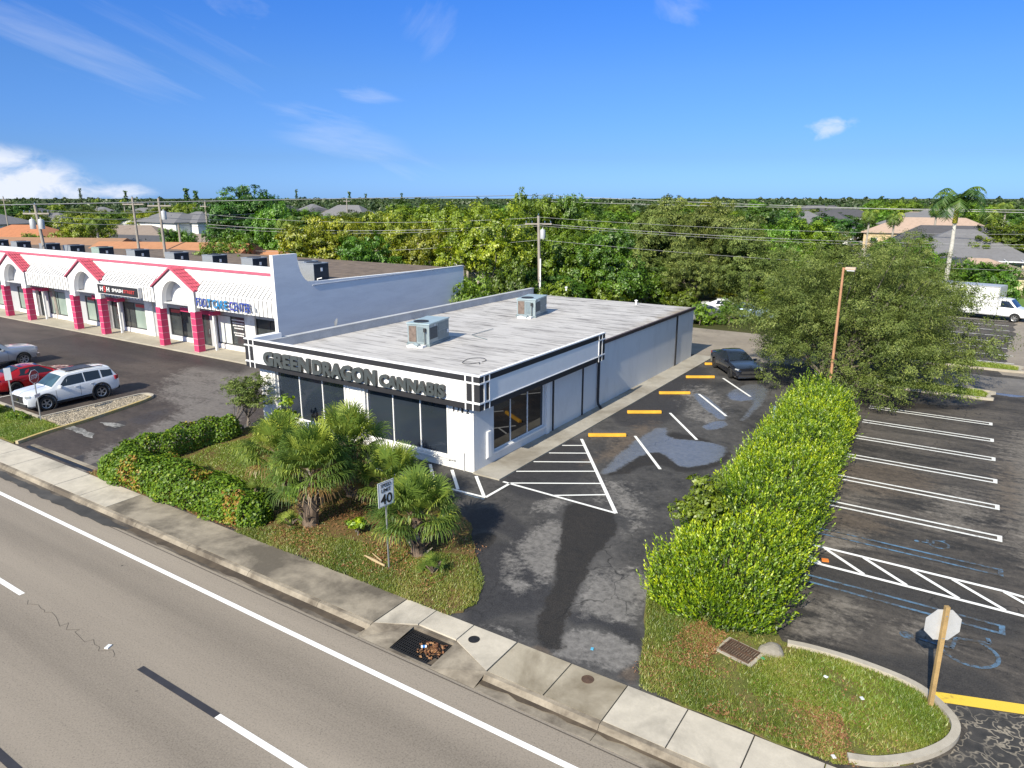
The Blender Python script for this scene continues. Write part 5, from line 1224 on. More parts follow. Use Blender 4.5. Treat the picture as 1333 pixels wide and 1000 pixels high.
text_mesh('sign_letters', 'H', .42, .36, .02, DECAL, sg_, .03, (sx0+.5, YF-.352, 3.78), RXU); text_mesh('sign_letters', '5', .34, .5, .02, RED_DECAL, sg_, .03, (sx0+1.02, YF-.352, 3.70), RXU); text_mesh('sign_letters', 'H', .42, .36, .02, DECAL, sg_, .03, (sx0+1.46, YF-.352, 3.78), RXU)
text_mesh('sign_letters', 'SMASH', 1.55, .27, .02, DECAL, sg_, .02, (sx0+2.25, YF-.352, 3.82), RXU); text_mesh('sign_letters', 'STREET', 1.55, .25, .02, RED_DECAL, sg_, .01, (sx0+3.9, YF-.352, 3.83), RXU)
# condensers along the roof
COND = plain('condenser_dark', (.035, .04, .05), .6, .2, 6, .3); COND_L = plain('condenser_light', (.36, .38, .40), .5, .15, 14, .4); COND_G = plain('condenser_green', (.33, .42, .37), .5, .1, 6, .2)
def condenser(loc, s, label, green=False):
    t = empty('roof_condenser', loc, R(0), label, 'air conditioner', 'condenser units along the parade roof')
    MB().box(-s/2, s/2, -s/2+.03, s/2, .12, 1.0*s).build('casing', COND, t)
    MB().box(-s/2, s/2, -s/2, -s/2+.028, .12, 1.0*s).build('grille', COND_G if green else COND_L, t)
    MB().box(-s/2-.02, s/2+.02, -s/2-.02, s/2+.02, 1.0*s, 1.0*s+.06).build('lid', COND_L if not green else COND_G, t)
    MB().lathe((0, 0, s+.061), [(.40*s, 0), (.38*s, .03), (0, .03)], 16).build('fan_guard', BLACK_TRIM, t)
    MB().box(-s/2+.05, s/2-.05, -s/2+.05, s/2-.05, -.05, .12).build('stand', BLACK_TRIM, t)
    MB().box(s/2-.0, s/2+.01, -.05, .12, .62*s, .8*s).build('label_plate', WHITE_TRIM, t)
    return t
ordw = ['closest to the grey end wall', 'second from the grey end wall', 'third from the grey end wall', 'fourth from the grey end wall', 'fifth from the grey end wall', 'sixth from the grey end wall', 'seventh from the grey end wall', 'eighth from the grey end wall', 'ninth from the grey end wall', 'tenth from the grey end wall, at the picture edge']
for i, u in enumerate((331, 280, 231, 181, 135.5, 99, 68, 31, 3, -28)):
    q = onY(u, 340, 34.2); condenser((q[0], 34.2, 5.35), 1.3, ('pale green' if i == 4 else 'grey') + ' roof condenser on the parade, ' + ordw[i], i == 4)
q = onY(413, 345, 34.6); condenser((-38.9, 34.4, 5.2), 1.35, 'large dark grey condenser behind the step in the grey end wall', False)
q = onY(398, 345, 34.6); condenser((-41.2, 35.6, 5.2), 1.3, 'dark condenser half hidden behind the step in the grey end wall', False)
tag(MB().tube([(-38.2, 34.0, 5.1), (-38.2, 34.0, 5.55), (-38.0, 34.2, 5.6)], .05, 8).build('roof_pipe', WHITE_TRIM), 'white goose neck pipe beside the large condenser', 'pipe')
# ------------------------------------------------------------ vehicles
def carpaint(name, c, metallic=.35, rough=.28):
    m, nt, b = newmat(name); v = nt.coord('Object')
    nt.put(b.inputs['Base Color'], nt.mix(nt.rng(nt.noise(v, 1.5, 3), .3, .7), tuple(x*.95 for x in c), tuple(min(1, x*1.04) for x in c)))
    b.inputs['Metallic'].default_value = metallic; b.inputs['Roughness'].default_value = rough; b.inputs['Coat Weight'].default_value = .8; b.inputs['Coat Roughness'].default_value = .05; return m
CAR_GLASS = glass_mat('car_glass', (.012, .016, .02), .04)
WIND_GLASS = glass_mat('windscreen_glass', (.05, .10, .13), .04, (.02, .04, .05), .8)
TYRE = plain('tyre_rubber', (.018, .018, .018), .85, .15)
RIM = plain('alloy_rim', (.45, .46, .47), .3, .05, 2, .7)
RIM_D = plain('dark_rim', (.05, .05, .055), .4, .1, 2, .5)
CLAD = plain('black_cladding', (.025, .025, .027), .7, .1)
CHROME = plain('chrome', (.6, .6, .6), .15, .03, 2, 1.)
LAMP = plain('headlamp_lens', (.55, .58, .6), .12, .05, 2, .2); TAIL = plain('tail_lamp_lens', (.28, .012, .02), .2, .1)
WELL = plain('wheel_well', (.012, .012, .012), .9)
def wheel(parent, x, y, r, w_, spokes, dark=False):
    s = 1 if y > 0 else -1
    mb = MB(); mb.lathe((x, y, r), [(r*.68, -w_/2), (r*.9, -w_/2), (r, -w_*.3), (r, w_*.3), (r*.9, w_/2), (r*.68, w_/2)], 28, 'Y')
    wh = mb.build('wheel', TYRE, parent, 40)
    f = y + s*w_*.42; rb = MB()
    rb.lathe((x, 0, r), [(r*.69, f-s*.02), (r*.66, f+s*.012), (r*.60, f-s*.0), (r*.58, f-s*.07)] if s < 0 else [(r*.58, f-.07), (r*.60, f), (r*.66, f+.012), (r*.69, f-.02)], 28, 'Y')
    for k in range(spokes):
        a = 2*math.pi*k/spokes; c_, s_ = math.cos(a), math.sin(a); hw = r*.075
        P = lambda rr, o, d: (x+rr*c_-o*s_, f+d, r+rr*s_+o*c_)
        rb.add([P(.04, -hw, -s*.03), P(.04, hw, -s*.03), P(r*.62, hw*1.3, -s*.01), P(r*.62, -hw*1.3, -s*.01), P(.04, -hw, -s*.06), P(.04, hw, -s*.06), P(r*.62, hw*1.3, -s*.05), P(r*.62, -hw*1.3, -s*.05)],
               [(0, 1, 2, 3), (4, 7, 6, 5), (0, 3, 7, 4), (1, 5, 6, 2)])
    rb.cbox((x, f-s*.03, r), (.14, .05, .14)); rb.build('rim', RIM_D if dark else RIM, wh, 30)
    MB().lathe((x, 0, r), [(0, f-s*.075), (r*.6, f-s*.075)], 20, 'Y').build('brake_disc', WELL, wh)
    return wh
def car(label, cat, st, wheels, r, paint_, name='parked_car', glassx=None, group=None, loc=(0, 0, 0), rz=0, arch_pad=.07, tyre_w=.24, spokes=5, dark_rim=False):
    """st rows: x, zbot, zbelt, ztop, half_low, half_belt, half_top (front is +x)"""
    t = empty(name, (0, 0, 0), 0, label, cat, group)
    S = sorted(st, key=lambda q: q[0]); n = len(S); mb = MB(); v = []
    def ring(q):
        x, zb_, zt_, tp, wl, wb, wt = q; zm = (zb_+zt_)/2
        h = [(0, zb_), (wl*.86, zb_), (wl*.98, zb_+.10), (wl*1.0, zm-.03), (wb*1.0, zt_-.06), (wb*.975, zt_), (wt+(.0), tp-.05*min(1, (tp-zt_)/.25)), (wt*.90, tp-.012), (wt*.5, tp+.012), (0, tp+.02)]
        return [(x, y, z) for y, z in h] + [(x, -y, z) for y, z in h[-2:0:-1]]
    rings = [ring(q) for q in S]; k = len(rings[0])
    for rg_ in rings: v += rg_
    f = []
    for i in range(n-1):
        for j in range(k): f.append((i*k+j, i*k+(j+1) % k, (i+1)*k+(j+1) % k, (i+1)*k+j))
    f += [tuple(range(k))[::-1], tuple((n-1)*k+j for j in range(k))]
    body = mb.add(v, [q[::-1] for q in f]).build('body', paint_, t)
    bm = bmesh.new(); bm.from_mesh(body.data); bmesh.ops.recalc_face_normals(bm, faces=bm.faces); bm.to_mesh(body.data); bm.free()
    # wheel openings
    cut = MB(); wmax = max(q[4] for q in S)
    for x in wheels:
        for s in (-1, 1):
            cut.lathe((x, s*(wmax-.12), r+.02), [(0, -.24), (r+arch_pad, -.24), (r+arch_pad, .35), (0, .35)], 28, 'Y')
    cu = cut.build('cutter', WELL)
    bm = bmesh.new(); bm.from_mesh(cu.data); bmesh.ops.remove_doubles(bm, verts=bm.verts, dist=1e-5); bmesh.ops.recalc_face_normals(bm, faces=bm.faces); bm.to_mesh(cu.data); bm.free()
    mod = body.modifiers.new('b', 'BOOLEAN'); mod.object = cu; mod.operation = 'DIFFERENCE'; mod.solver = 'EXACT'
    bpy.context.view_layer.update()
    me = bpy.data.meshes.new_from_object(body.evaluated_get(bpy.context.evaluated_depsgraph_get())); body.modifiers.clear(); body.data = me
    bpy.data.objects.remove(cu)
    if len(me.materials) < 2: me.materials.append(WELL)
    for p in me.polygons:                                          # inner faces of the openings are dark
        if p.material_index != 0: p.material_index = 1
    me.polygons.foreach_set('use_smooth', [True]*len(me.polygons)); me.set_sharp_from_angle(angle=R(32))
    yw = wmax - tyre_w/2 + .012
    for x in wheels:
        for s in (1, -1): wheel(t, x, s*yw, r, tyre_w, spokes, dark_rim)
    X = [q[0] for q in S]
    def ip(x, c): return float(np.interp(x, X, [q[c] for q in S]))
    def side(x, z, s, out=.008):
        zt_, tp = ip(x, 2), ip(x, 3); tpp = tp-.05*min(1, max(0, (tp-zt_))/.25); wb, wt = ip(x, 5)*.975, ip(x, 6)
        f_ = min(1, max(0, (z-zt_)/max(.01, tpp-zt_))); return s*(wb+(wt-wb)*f_ + out)
    def side_panel(nm, lo, hi, mt, s, out=.008, parent=None):
        """lo, hi: lists of (x, z) along the bottom and top edges"""
        xs0 = sorted(set([p[0] for p in lo+hi] + [x for x in X if lo[0][0] < x < lo[-1][0]] + list(np.linspace(lo[0][0], lo[-1][0], 9))))
        v = []; f = []
        for x in xs0:
            a = float(np.interp(x, [p[0] for p in lo], [p[1] for p in lo])); b = float(np.interp(x, [p[0] for p in hi], [p[1] for p in hi]))
            for q in range(4): z = a+(b-a)*q/3; v.append((x, side(x, z, s, out), z))
        for i in range(len(xs0)-1):
            for q in range(3): e = (i*4+q, i*4+4+q, i*4+5+q, i*4+1+q); f.append(e if s < 0 else e[::-1])
        return MB().add(v, f).build(nm, mt, parent or t)
    def low_panel(nm, xa, xb, za, zb2, mt, s, out=.012):
        v = []; f = []; xs0 = np.linspace(xa, xb, 8)
        for x in xs0:
            for z in (za, zb2):
                q0, q1, q2 = ip(x, 1), (ip(x, 1)+ip(x, 2))/2-.03, ip(x, 2)-.06; w0, w1, w2 = ip(x, 4)*.98, ip(x, 4), ip(x, 5)
                v.append((x, s*(float(np.interp(z, [q0+.1, q1, q2], [w0, w1, w2]))+out), z))
        for i in range(7): e = (i*2, i*2+2, i*2+3, i*2+1); f.append(e if s < 0 else e[::-1])
        return MB().add(v, f).build(nm, mt, t)
    def screen(nm, ia, ib, mt, inset=.06, up=.012, yi=.93):
        """glass on the top surface between two stations"""
        a, b = S[ia], S[ib]; v = []; f = []
        for t_ in (inset, 1-inset):
            x = a[0]+(b[0]-a[0])*t_
            for yy in (-1, -.6, 0, .6, 1):
                wt = (a[6]+(b[6]-a[6])*t_)*yi; tp = a[3]+(b[3]-a[3])*t_
                v.append((x, yy*wt, tp + up + (.02 if yy == 0 else .008 if abs(yy) < .9 else -.008)))
        for i in range(4): f.append((i, i+5, i+6, i+1))
        return MB().add(v, f).build(nm, mt, t)
    return dict(t=t, S=S, side=side_panel, low=low_panel, screen=screen, ip=ip, sy=side, loc=loc, rz=rz)
def finish(c): c['t'].location = c['loc']; c['t'].rotation_euler = (0, 0, c['rz']); return c['t']
def mirrors(c, x, z, mt):
    for s in (1, -1):
        y = abs(c['sy'](x, z, 1)); m = MB(); m.cbox((x, s*(y+.11), z+.02), (.14, .22, .15)); o = m.build('door_mirror', mt, c['t'])
        md = o.modifiers.new('bevel', 'BEVEL'); md.width = .04; md.segments = 2
def lines(c, xs, z0, z1):
    for s in (1, -1):
        mb = MB()
        for x in xs:
            v = []
            for z in np.linspace(z0, z1, 4):
                q0, q1, q2 = c['ip'](x, 1), (c['ip'](x, 1)+c['ip'](x, 2))/2-.03, c['ip'](x, 2)-.06
                y = s*(float(np.interp(z, [q0+.1, q1, q2], [c['ip'](x, 4)*.98, c['ip'](x, 4), c['ip'](x, 5)]))+.004); v += [(x-.008, y, z), (x+.008, y, z)]
            mb.add(v, [(0, 1, 3, 2), (2, 3, 5, 4), (4, 5, 7, 6)])
        mb.build('door_gaps', WELL, c['t'])
def handles(c, xs, z, mt=CHROME):
    for x in xs:
        for s in (1, -1): MB().cbox((x, s*(c['ip'](x, 5)+.015), z), (.2, .035, .035)).build('door_handle', mt, c['t'])

# white SUV
PEARL = carpaint('pearl_white_paint', (.72, .74, .76), .1, .25)
suv_st = [(2.42, .40, .72, .80, .68, .66, .60), (2.35, .30, .82, .94, .86, .84, .76), (2.20, .26, .92, 1.02, .94, .92, .84), (1.75, .26, .98, 1.07, .985, .96, .86), (1.12, .26, 1.02, 1.12, .985, .97, .86),
          (.42, .26, 1.06, 1.66, .985, .97, .70), (.15, .26, 1.07, 1.73, .985, .97, .71), (-.8, .26, 1.09, 1.77, .985, .97, .72), (-1.7, .27, 1.11, 1.74, .985, .97, .70), (-2.12, .32, 1.12, 1.68, .975, .95, .68), (-2.36, .36, 1.08, 1.22, .95, .92, .84), (-2.5, .45, .95, 1.02, .86, .84, .78)]
c = car('white three row family car with black wheel arch cladding beside the gravel island', 'car', suv_st, [1.50, -1.39], .38, PEARL, loc=(-41.55, 18.4, 0), rz=R(-90), spokes=5)
for s in (1, -1):
    c['side']('side_window', [(-.62+.05, 1.13), (.25, 1.11), (.72, 1.12)], [(-.57, 1.62), (.15, 1.60), (.32, 1.52), (.72, 1.14)], CAR_GLASS, s)
    c['side']('side_window', [(-1.46, 1.16), (-.63, 1.13)], [(-1.40, 1.60), (-.63, 1.63)], CAR_GLASS, s)
    c['side']('side_window', [(-2.16, 1.20), (-1.62, 1.18)], [(-1.95, 1.52), (-1.56, 1.58)], CAR_GLASS, s)
    c['low']('sill_cladding', -1.0, 1.08, .27, .40, CLAD, s)
    for x in (1.50, -1.39):
        mb = MB(); mb.lathe((x, 0, .40), [(.45, s*.985), (.455, s*1.005), (.53, s*1.003), (.53, s*.96)] if s > 0 else [(.53, s*.96), (.53, s*1.003), (.455, s*1.005), (.45, s*.985)], 30, 'Y'); o = mb.build('arch_cladding', CLAD, c['t'])
    MB().tube([(.2, s*.63, 1.80), (-.1, s*.63, 1.83), (-1.6, s*.62, 1.81), (-1.8, s*.62, 1.75)], .022, 6).build('roof_rail', CLAD, c['t'])
    MB().cbox((2.25, s*.72, .88), (.24, .34, .11), s*-.5).build('headlight', LAMP, c['t'])
    MB().cbox((-2.30, s*.86, 1.05), (.22, .20, .22), s*.4).build('tail_lamp', TAIL, c['t'])
c['screen']('windscreen', 7, 6 if False else 6, WIND_GLASS) if False else None
i0 = [i for i, q in enumerate(c['S']) if q[0] == 1.12][0]; i1 = [i for i, q in enumerate(c['S']) if q[0] == .42][0]
c['screen']('windscreen', i0, i1, WIND_GLASS)
i2 = [i for i, q in enumerate(c['S']) if q[0] == -2.12][0]; i3 = [i for i, q in enumerate(c['S']) if q[0] == -2.36][0]
c['screen']('rear_window', i2, i3, CAR_GLASS)
MB().box(-1.35, .02, -.5, .5, 1.79, 1.802).build('sunroof', plain('dark_roof_panel', (.02, .022, .025), .35), c['t'])
MB().cbox((2.345, 0, .70), (.20, 1.12, .34)).build('grille', CLAD, c['t']); MB().cbox((2.33, 0, .42), (.20, 1.62, .15)).build('lower_grille', CLAD, c['t'])
MB().cbox((2.447, 0, .69), (.02, .14, .12)).build('badge', CHROME, c['t']); MB().cbox((-2.5, 0, .42), (.1, 1.5, .16)).build('rear_bumper', CLAD, c['t'])
mirrors(c, .72, 1.12, PEARL); lines(c, (.95, -.3, -1.25 if False else -1.0), .45, 1.0); handles(c, (-.12, -.95), .98, PEARL)
finish(c)
# red car
RED = carpaint('red_paint', (.42, .008, .012), .3, .25)
red_st = [(2.48, .30, .55, .62, .62, .60, .52), (2.38, .20, .64, .74, .86, .84, .72), (2.0, .18, .76, .84, .95, .93, .82), (1.5, .18, .84, .91, .975, .95, .84), (.95, .18, .88, .97, .975, .95, .84),
          (.05, .18, .92, 1.38, .97, .95, .60), (-.4, .18, .93, 1.44, .97, .95, .60), (-1.0, .18, .95, 1.41, .97, .95, .59), (-1.75, .20, .97, 1.13, .965, .94, .66), (-2.2, .24, .96, 1.06, .92, .89, .74), (-2.44, .34, .86, .94, .80, .78, .68)]
c = car('shiny red hatchback with dark windows and a grey roof, beside the white family car', 'car', red_st, [1.48, -1.46], .345, RED, loc=(-46.6, 19.05, 0), rz=R(90), spokes=10, dark_rim=True)
for s in (1, -1):
    c['side']('side_window', [(-.42, .97), (.3, .95), (.62, .95)], [(-.36, 1.36), (.0, 1.33), (.62, .97)], CAR_GLASS, s)
    c['side']('side_window', [(-1.62, 1.0), (-.48, .975)], [(-1.62, 1.05), (-1.05, 1.33), (-.43, 1.36)], CAR_GLASS, s)
    MB().cbox((2.12, s*.72, .70), (.34, .2, .09), s*-.5).build('headlight', LAMP, c['t']); MB().cbox((-2.28, s*.72, .93), (.2, .32, .09), s*.4).build('tail_lamp', TAIL, c['t'])
X_ = {q[0]: i for i, q in enumerate(c['S'])}
c['screen']('windscreen', X_[.95], X_[.05], CAR_GLASS); c['screen']('rear_window', X_[-1.0], X_[-1.75], CAR_GLASS); c['screen']('roof_glass', X_[.05], X_[-1.0], CAR_GLASS, .02, .02, .86)
MB().cbox((2.44, 0, .36), (.1, 1.2, .12)).build('lower_grille', CLAD, c['t']); MB().cbox((-2.42, 0, .36), (.12, 1.3, .2)).build('rear_bumper', CLAD, c['t'])
mirrors(c, .66, .95, RED); lines(c, (.85, -.45, -1.3), .35, .85); handles(c, (-.3, -1.25), .82, RED); finish(c)
# silver pickup
SILVER = carpaint('silver_paint', (.42, .44, .46), .6, .3)
pk_st = [(2.95, .42, .92, 1.05, .86, .84, .72), (2.88, .34, 1.02, 1.16, .97, .95, .86), (2.4, .34, 1.10, 1.22, 1.01, .99, .90), (1.6, .36, 1.14, 1.25, 1.01, .99, .90), (1.30, .36, 1.15, 1.27, 1.01, .99, .90), (.65, .36, 1.17, 1.82, 1.01, .98, .72), (.3, .36, 1.18, 1.88, 1.01, .98, .73), (-.9, .36, 1.2, 1.88, 1.01, .98, .73),
         (-1.2, .36, 1.2, 1.84, 1.01, .98, .72), (-1.32, .38, 1.2, 1.26, 1.01, .98, .92), (-2.9, .44, 1.2, 1.26, 1.0, .98, .92)]
c = car('silver pickup truck partly out of the picture, on the far side of the red car', 'truck', pk_st, [2.0, -1.85], .41, SILVER, loc=(-54.3, 19.3, 0), rz=R(90), name='pickup_truck', spokes=6)
for s in (1, -1):
    c['side']('side_window', [(-.1, 1.22), (.5, 1.22), (.85, 1.22)], [(-.06, 1.74), (.5, 1.74), (.85, 1.24)], CAR_GLASS, s); c['side']('side_window', [(-1.1, 1.24), (-.18, 1.22)], [(-1.05, 1.74), (-.14, 1.74)], CAR_GLASS, s)
    MB().cbox((2.84, s*.76, .98), (.2, .3, .28), s*-.25).build('headlight', LAMP, c['t'])
    MB().tube([(.9, s*.98, .36), (-1.2, s*.98, .36)], .045, 6).build('side_step', CLAD, c['t'])
X_ = {q[0]: i for i, q in enumerate(c['S'])}; c['screen']('windscreen', X_[1.30], X_[.65], CAR_GLASS)
MB().cbox((2.92, 0, .55), (.22, 1.95, .24)).build('front_bumper', CHROME, c['t']); MB().cbox((2.95, 0, .92), (.08, 1.2, .34)).build('grille', CLAD, c['t'])
MB().box(-2.82, -1.38, -.80, .80, 1.265, 1.285).build('bed_cover', CLAD, c['t'])
mirrors(c, .85, 1.2, SILVER); lines(c, (1.1, -.12, -1.15), .5, 1.05); handles(c, (.05, -.95), 1.05); finish(c)
# black saloon
NAVY = carpaint('black_paint', (.016, .018, .026), .4, .2)
sal_st = [(2.44, .30, .60, .68, .66, .64, .56), (2.34, .20, .68, .80, .86, .84, .74), (2.0, .18, .80, .89, .92, .90, .80), (1.5, .18, .86, .94, .935, .91, .82), (.98, .18, .90, .99, .935, .91, .82), (.1, .18, .94, 1.38, .93, .91, .60), (-.3, .18, .95, 1.45, .93, .91, .60), (-.9, .18, .96, 1.42, .93, .91, .59), (-1.72, .2, .98, 1.10, .93, .90, .66), (-2.25, .24, .96, 1.06, .89, .86, .74), (-2.44, .32, .84, .94, .8, .78, .68)]
c = car('black four door saloon parked under the overhanging tree', 'car', sal_st, [1.42, -1.42], .335, NAVY, loc=(-12.35, 45.45, 0), rz=math.atan2(-.80, .60), spokes=10, dark_rim=True)
for s in (1, -1):
    c['side']('side_window', [(-.36, .98), (.3, .97), (.66, .97)], [(-.32, 1.36), (.05, 1.33), (.66, .99)], CAR_GLASS, s); c['side']('side_window', [(-1.4, 1.0), (-.42, .985)], [(-1.4, 1.1), (-.95, 1.34), (-.38, 1.37)], CAR_GLASS, s)
    MB().cbox((2.2, s*.66, .74), (.26, .34, .10), s*-.45).build('headlight', LAMP, c['t']); MB().cbox((-2.3, s*.66, .92), (.2, .36, .12), s*.35).build('tail_lamp', TAIL, c['t'])
X_ = {q[0]: i for i, q in enumerate(c['S'])}; c['screen']('windscreen', X_[.98], X_[.1], CAR_GLASS); c['screen']('rear_window', X_[-.9], X_[-1.72], CAR_GLASS)
MB().cbox((2.40, 0, .58), (.12, 1.1, .16)).build('grille', CLAD, c['t']); MB().cbox((2.42, 0, .36), (.1, 1.4, .12)).build('lower_grille', CLAD, c['t']); MB().cbox((2.475, 0, .59), (.02, .1, .08)).build('badge', CHROME, c['t'])
MB().cbox((2.45, 0, .27), (.06, 1.5, .03)).build('chin_strip', CHROME, c['t'])
MB().box(.35, .62, -.5, .3, 1.10, 1.28).build('sun_shade', plain('silver_shade', (.6, .6, .62), .4), c['t']) if False else None
mirrors(c, .7, .97, NAVY); lines(c, (.9, -.4, -1.25), .35, .85); handles(c, (-.25, -1.2), .84, NAVY); finish(c)
black_saloon = c['t']
# box truck
VAN = carpaint('white_van_paint', (.74, .75, .76), .0, .35)
bt = empty('box_truck', (3.1, 79.5, 0), R(-14), 'white box truck parked at the back of the right car park', 'truck')
MB().box(-7.5, -1.0, -1.15, 1.15, .55, 3.0).build('cargo_box', VAN, bt)
MB().box(-7.54, -.95, -1.18, 1.18, 3.001, 3.1).box(-.999, -.93, -1.17, 1.17, .55, 3.0).box(-7.52, -1.0, -1.175, -1.151, .50, .6).build('box_trim', plain('box_edge', (.55, .56, .57), .4, .1, 2, .4), bt)
cs = [(1.35, .45, .85, .92, .84, .82, .7), (1.25, .40, .98, 1.06, .98, .96, .84), (.85, .40, 1.12, 1.18, 1.0, .98, .86), (.5, .42, 1.16, 1.26, 1.0, .98, .86), (-.1, .42, 1.2, 1.95, 1.0, .98, .78), (-.45, .42, 1.22, 2.03, 1.0, .98, .80), (-.92, .42, 1.22, 2.03, 1.0, .98, .80)]
cc = car('x', 'truck', cs, [.45], .37, VAN, name='cab', spokes=6)
cab = cc['t']
for s in (1, -1): cc['side']('cab_window', [(-.8, 1.28), (0, 1.26), (.32, 1.26)], [(-.8, 1.84), (-.22, 1.84), (.32, 1.3)], CAR_GLASS, s); MB().cbox((1.18, s*.72, .92), (.14, .28, .2)).build('headlight', LAMP, cab)
Xs = {q[0]: i for i, q in enumerate(cc['S'])}; cc['screen']('windscreen', Xs[.5], Xs[-.1], CAR_GLASS); MB().cbox((1.3, 0, .75), (.1, 1.1, .26)).build('grille', CLAD, cab); MB().cbox((1.33, 0, .5), (.14, 1.9, .16)).build('front_bumper', CLAD, cab)
lines(cc, (.35, -.85), .55, 1.1)
for k in list(cab.children): k.parent = bt
bpy.data.objects.remove(cab)
for y in (1.0, -1.0): wheel(bt, -5.2, y*.98, .38, .34, 6)
MB().box(-7.4, -1.0, -.45, .45, .3, .52).build('chassis', CLAD, bt)
# cars behind the hedge at the rear: simple saloons and a hatchback sharing one body
def far_car(loc, rz, label, paint_, st=None):
    c = car(label, 'car', st or sal_st, [1.42, -1.42], .335, paint_, loc=(*loc, 0), rz=rz)
    for s in (1, -1): c['side']('side_window', [(-1.4, 1.0), (.3, .97), (.66, .97)], [(-1.4, 1.1), (-.95, 1.34), (.05, 1.34), (.66, .99)], CAR_GLASS, s)
    X_ = {q[0]: i for i, q in enumerate(c['S'])}; c['screen']('windscreen', X_[.98], X_[.1], CAR_GLASS); c['screen']('rear_window', X_[-.9], X_[-1.72], CAR_GLASS); return finish(c)
far_car(G(945, 408), R(20), 'white car half hidden by the yellow shrubs behind the back lane', VAN)
far_car(G(917, 416), R(70), 'silver car behind the yellow shrubs, nearest the shop', SILVER)
far_car(G(975, 414), R(15), 'pale blue car under the trees behind the back lane', carpaint('pale_blue_paint', (.28, .38, .5), .4))
far_car(G(640, 366), R(80), 'dark car under the big tree behind the parade end', NAVY)
far_car(G(1119, 288.5), R(10), 'red car on the far residential street', RED)
far_car(away(147, 118), R(-20), 'white car parked at the white gabled house', VAN)

# ------------------------------------------------------------ street furniture
STEEL = plain('galvanised_post', (.34, .35, .36), .5, .1, 3, .5)
SIGN_W = plain('sign_white', (.72, .74, .76), .45, .04)
SIGN_RED = plain('sign_red', (.35, .02, .03), .5, .1)
SIGN_BACK = plain('sign_back', (.52, .53, .54), .45, .12, 3, .3)
BLACK_INK = plain('sign_black', (.012, .012, .013), .6)
WOOD_POST = plain('timber_post', (.36, .24, .10), .85, .25, 3)
sp = G(507, 740, .05)
t = empty('speed_limit_sign', (*sp, .05), R(84), 'white speed limit 40 sign on a thin steel post in front of the palms', 'sign')
MB().box(-.02, .02, -.0, .035, -.2, 2.85).build('post', STEEL, t)
pl = MB().box(-.305, .305, -.012, -.002, 2.08, 2.86).build('sign_plate', SIGN_W, t)
for body, w_, h_, x, z in (('SPEED', .40, .115, -.20, 2.69), ('LIMIT', .36, .115, -.18, 2.53), ('40', .45, .33, -.225, 2.14)):
    text_mesh('sign_text', body, w_, h_, .004, BLACK_INK, pl, .02 if body == '40' else .012, (x, -.0165, z), RXU)
fr = MB()
for a in ((-.285, .285, 2.835, 2.845), (-.285, .285, 2.095, 2.105)): fr.box(a[0], a[1], -.0145, -.0125, a[2], a[3])
fr.box(-.285, -.275, -.0145, -.0125, 2.106, 2.834).box(.275, .285, -.0145, -.0125, 2.106, 2.834).build('sign_border', BLACK_INK, pl)
def octo(r, y0, y1):
    p = [(r*math.cos(R(22.5+45*i)), r*math.sin(R(22.5+45*i))) for i in range(8)]
    return [(x, y0, z) for x, z in p] + [(x, y1, z) for x, z in p], [tuple(range(8)), tuple(range(8, 16))[::-1]] + [(i, 8+i, 8+(i+1) % 8, (i+1) % 8) for i in range(8)]
so_ = G(1211, 917, .06)
t = empty('stop_sign', (*so_, .06), R(28), 'stop sign seen from its pale back, on a timber post on the right verge', 'sign')
MB().box(-.045, .045, -.045, .045, -.2, 2.46).build('post', WOOD_POST, t)
v, f = octo(.40, .05, .056); pl = MB().add([(x, y, z+1.98) for x, y, z in v], [q[::-1] for q in f]).build('sign_plate', SIGN_BACK, t)
v, f = octo(.385, .0565, .059); MB().add([(x, y, z+1.98) for x, y, z in v], [q[::-1] for q in f]).build('sign_face', SIGN_RED, pl)
MB().box(-.02, .02, -.055, -.046, 1.7, 1.72).box(-.02, .02, -.055, -.046, 2.24, 2.26).build('bolt', STEEL, t)
s2 = G(214, 547-0, .07); s2 = G(54, 547, .07)
t = empty('stop_sign', (*s2, .07), R(122), 'red and white stop sign on a steel post in front of the white family car', 'sign')
MB().box(-.025, .025, -.0, .04, -.2, 2.6).build('post', STEEL, t)
v, f = octo(.36, -.016, -.008); pl = MB().add([(x, y, z+2.28) for x, y, z in v], f).build('sign_plate', SIGN_W, t)
v, f = octo(.335, -.019, -.0165); fc = MB().add([(x, y, z+2.28) for x, y, z in v], f).build('sign_face', SIGN_RED, pl)
text_mesh('sign_text', 'STOP', .5, .22, .003, SIGN_W, pl, .02, (-.25, -.0225, 2.17), RXU)
MB().box(-.22, .22, -.016, -.008, 1.2, 1.38).build('small_plate', SIGN_W, t); text_mesh('plate_text', 'STOP', .3, .07, .002, SIGN_RED, t, .01, (-.15, -.0185, 1.255), RXU)
s3 = G(19, 537, .07)
t = empty('sign_post', (*s3, .07), R(75), 'bare pale sign post seen edge on, left of the stop sign on the lawn', 'sign post')
MB().box(-.03, .03, -.0, .04, -.2, 2.35).build('post', SIGN_BACK, t); MB().box(-.15, .15, -.012, -.002, 1.75, 2.4).build('sign_plate', SIGN_W, t)
lp_ = G(1079, 528, .05)
LPM = plain('rusty_tan_paint', (.42, .22, .12), .7, .2, 2)
t = empty('light_pole', (-5.86, 40.3, 0), 0, 'tall tan light pole with a flat lamp head rising out of the hedge', 'street lamp')
MB().tube([(0, 0, -.2), (0, 0, 4), (0, 0, 7.5)], [.085, .075, .06], 8).build('pole', LPM, t, 50)
MB().tube([(0, 0, 7.42), (.15, .0, 7.46)], .04, 6).build('bracket', LPM, t)
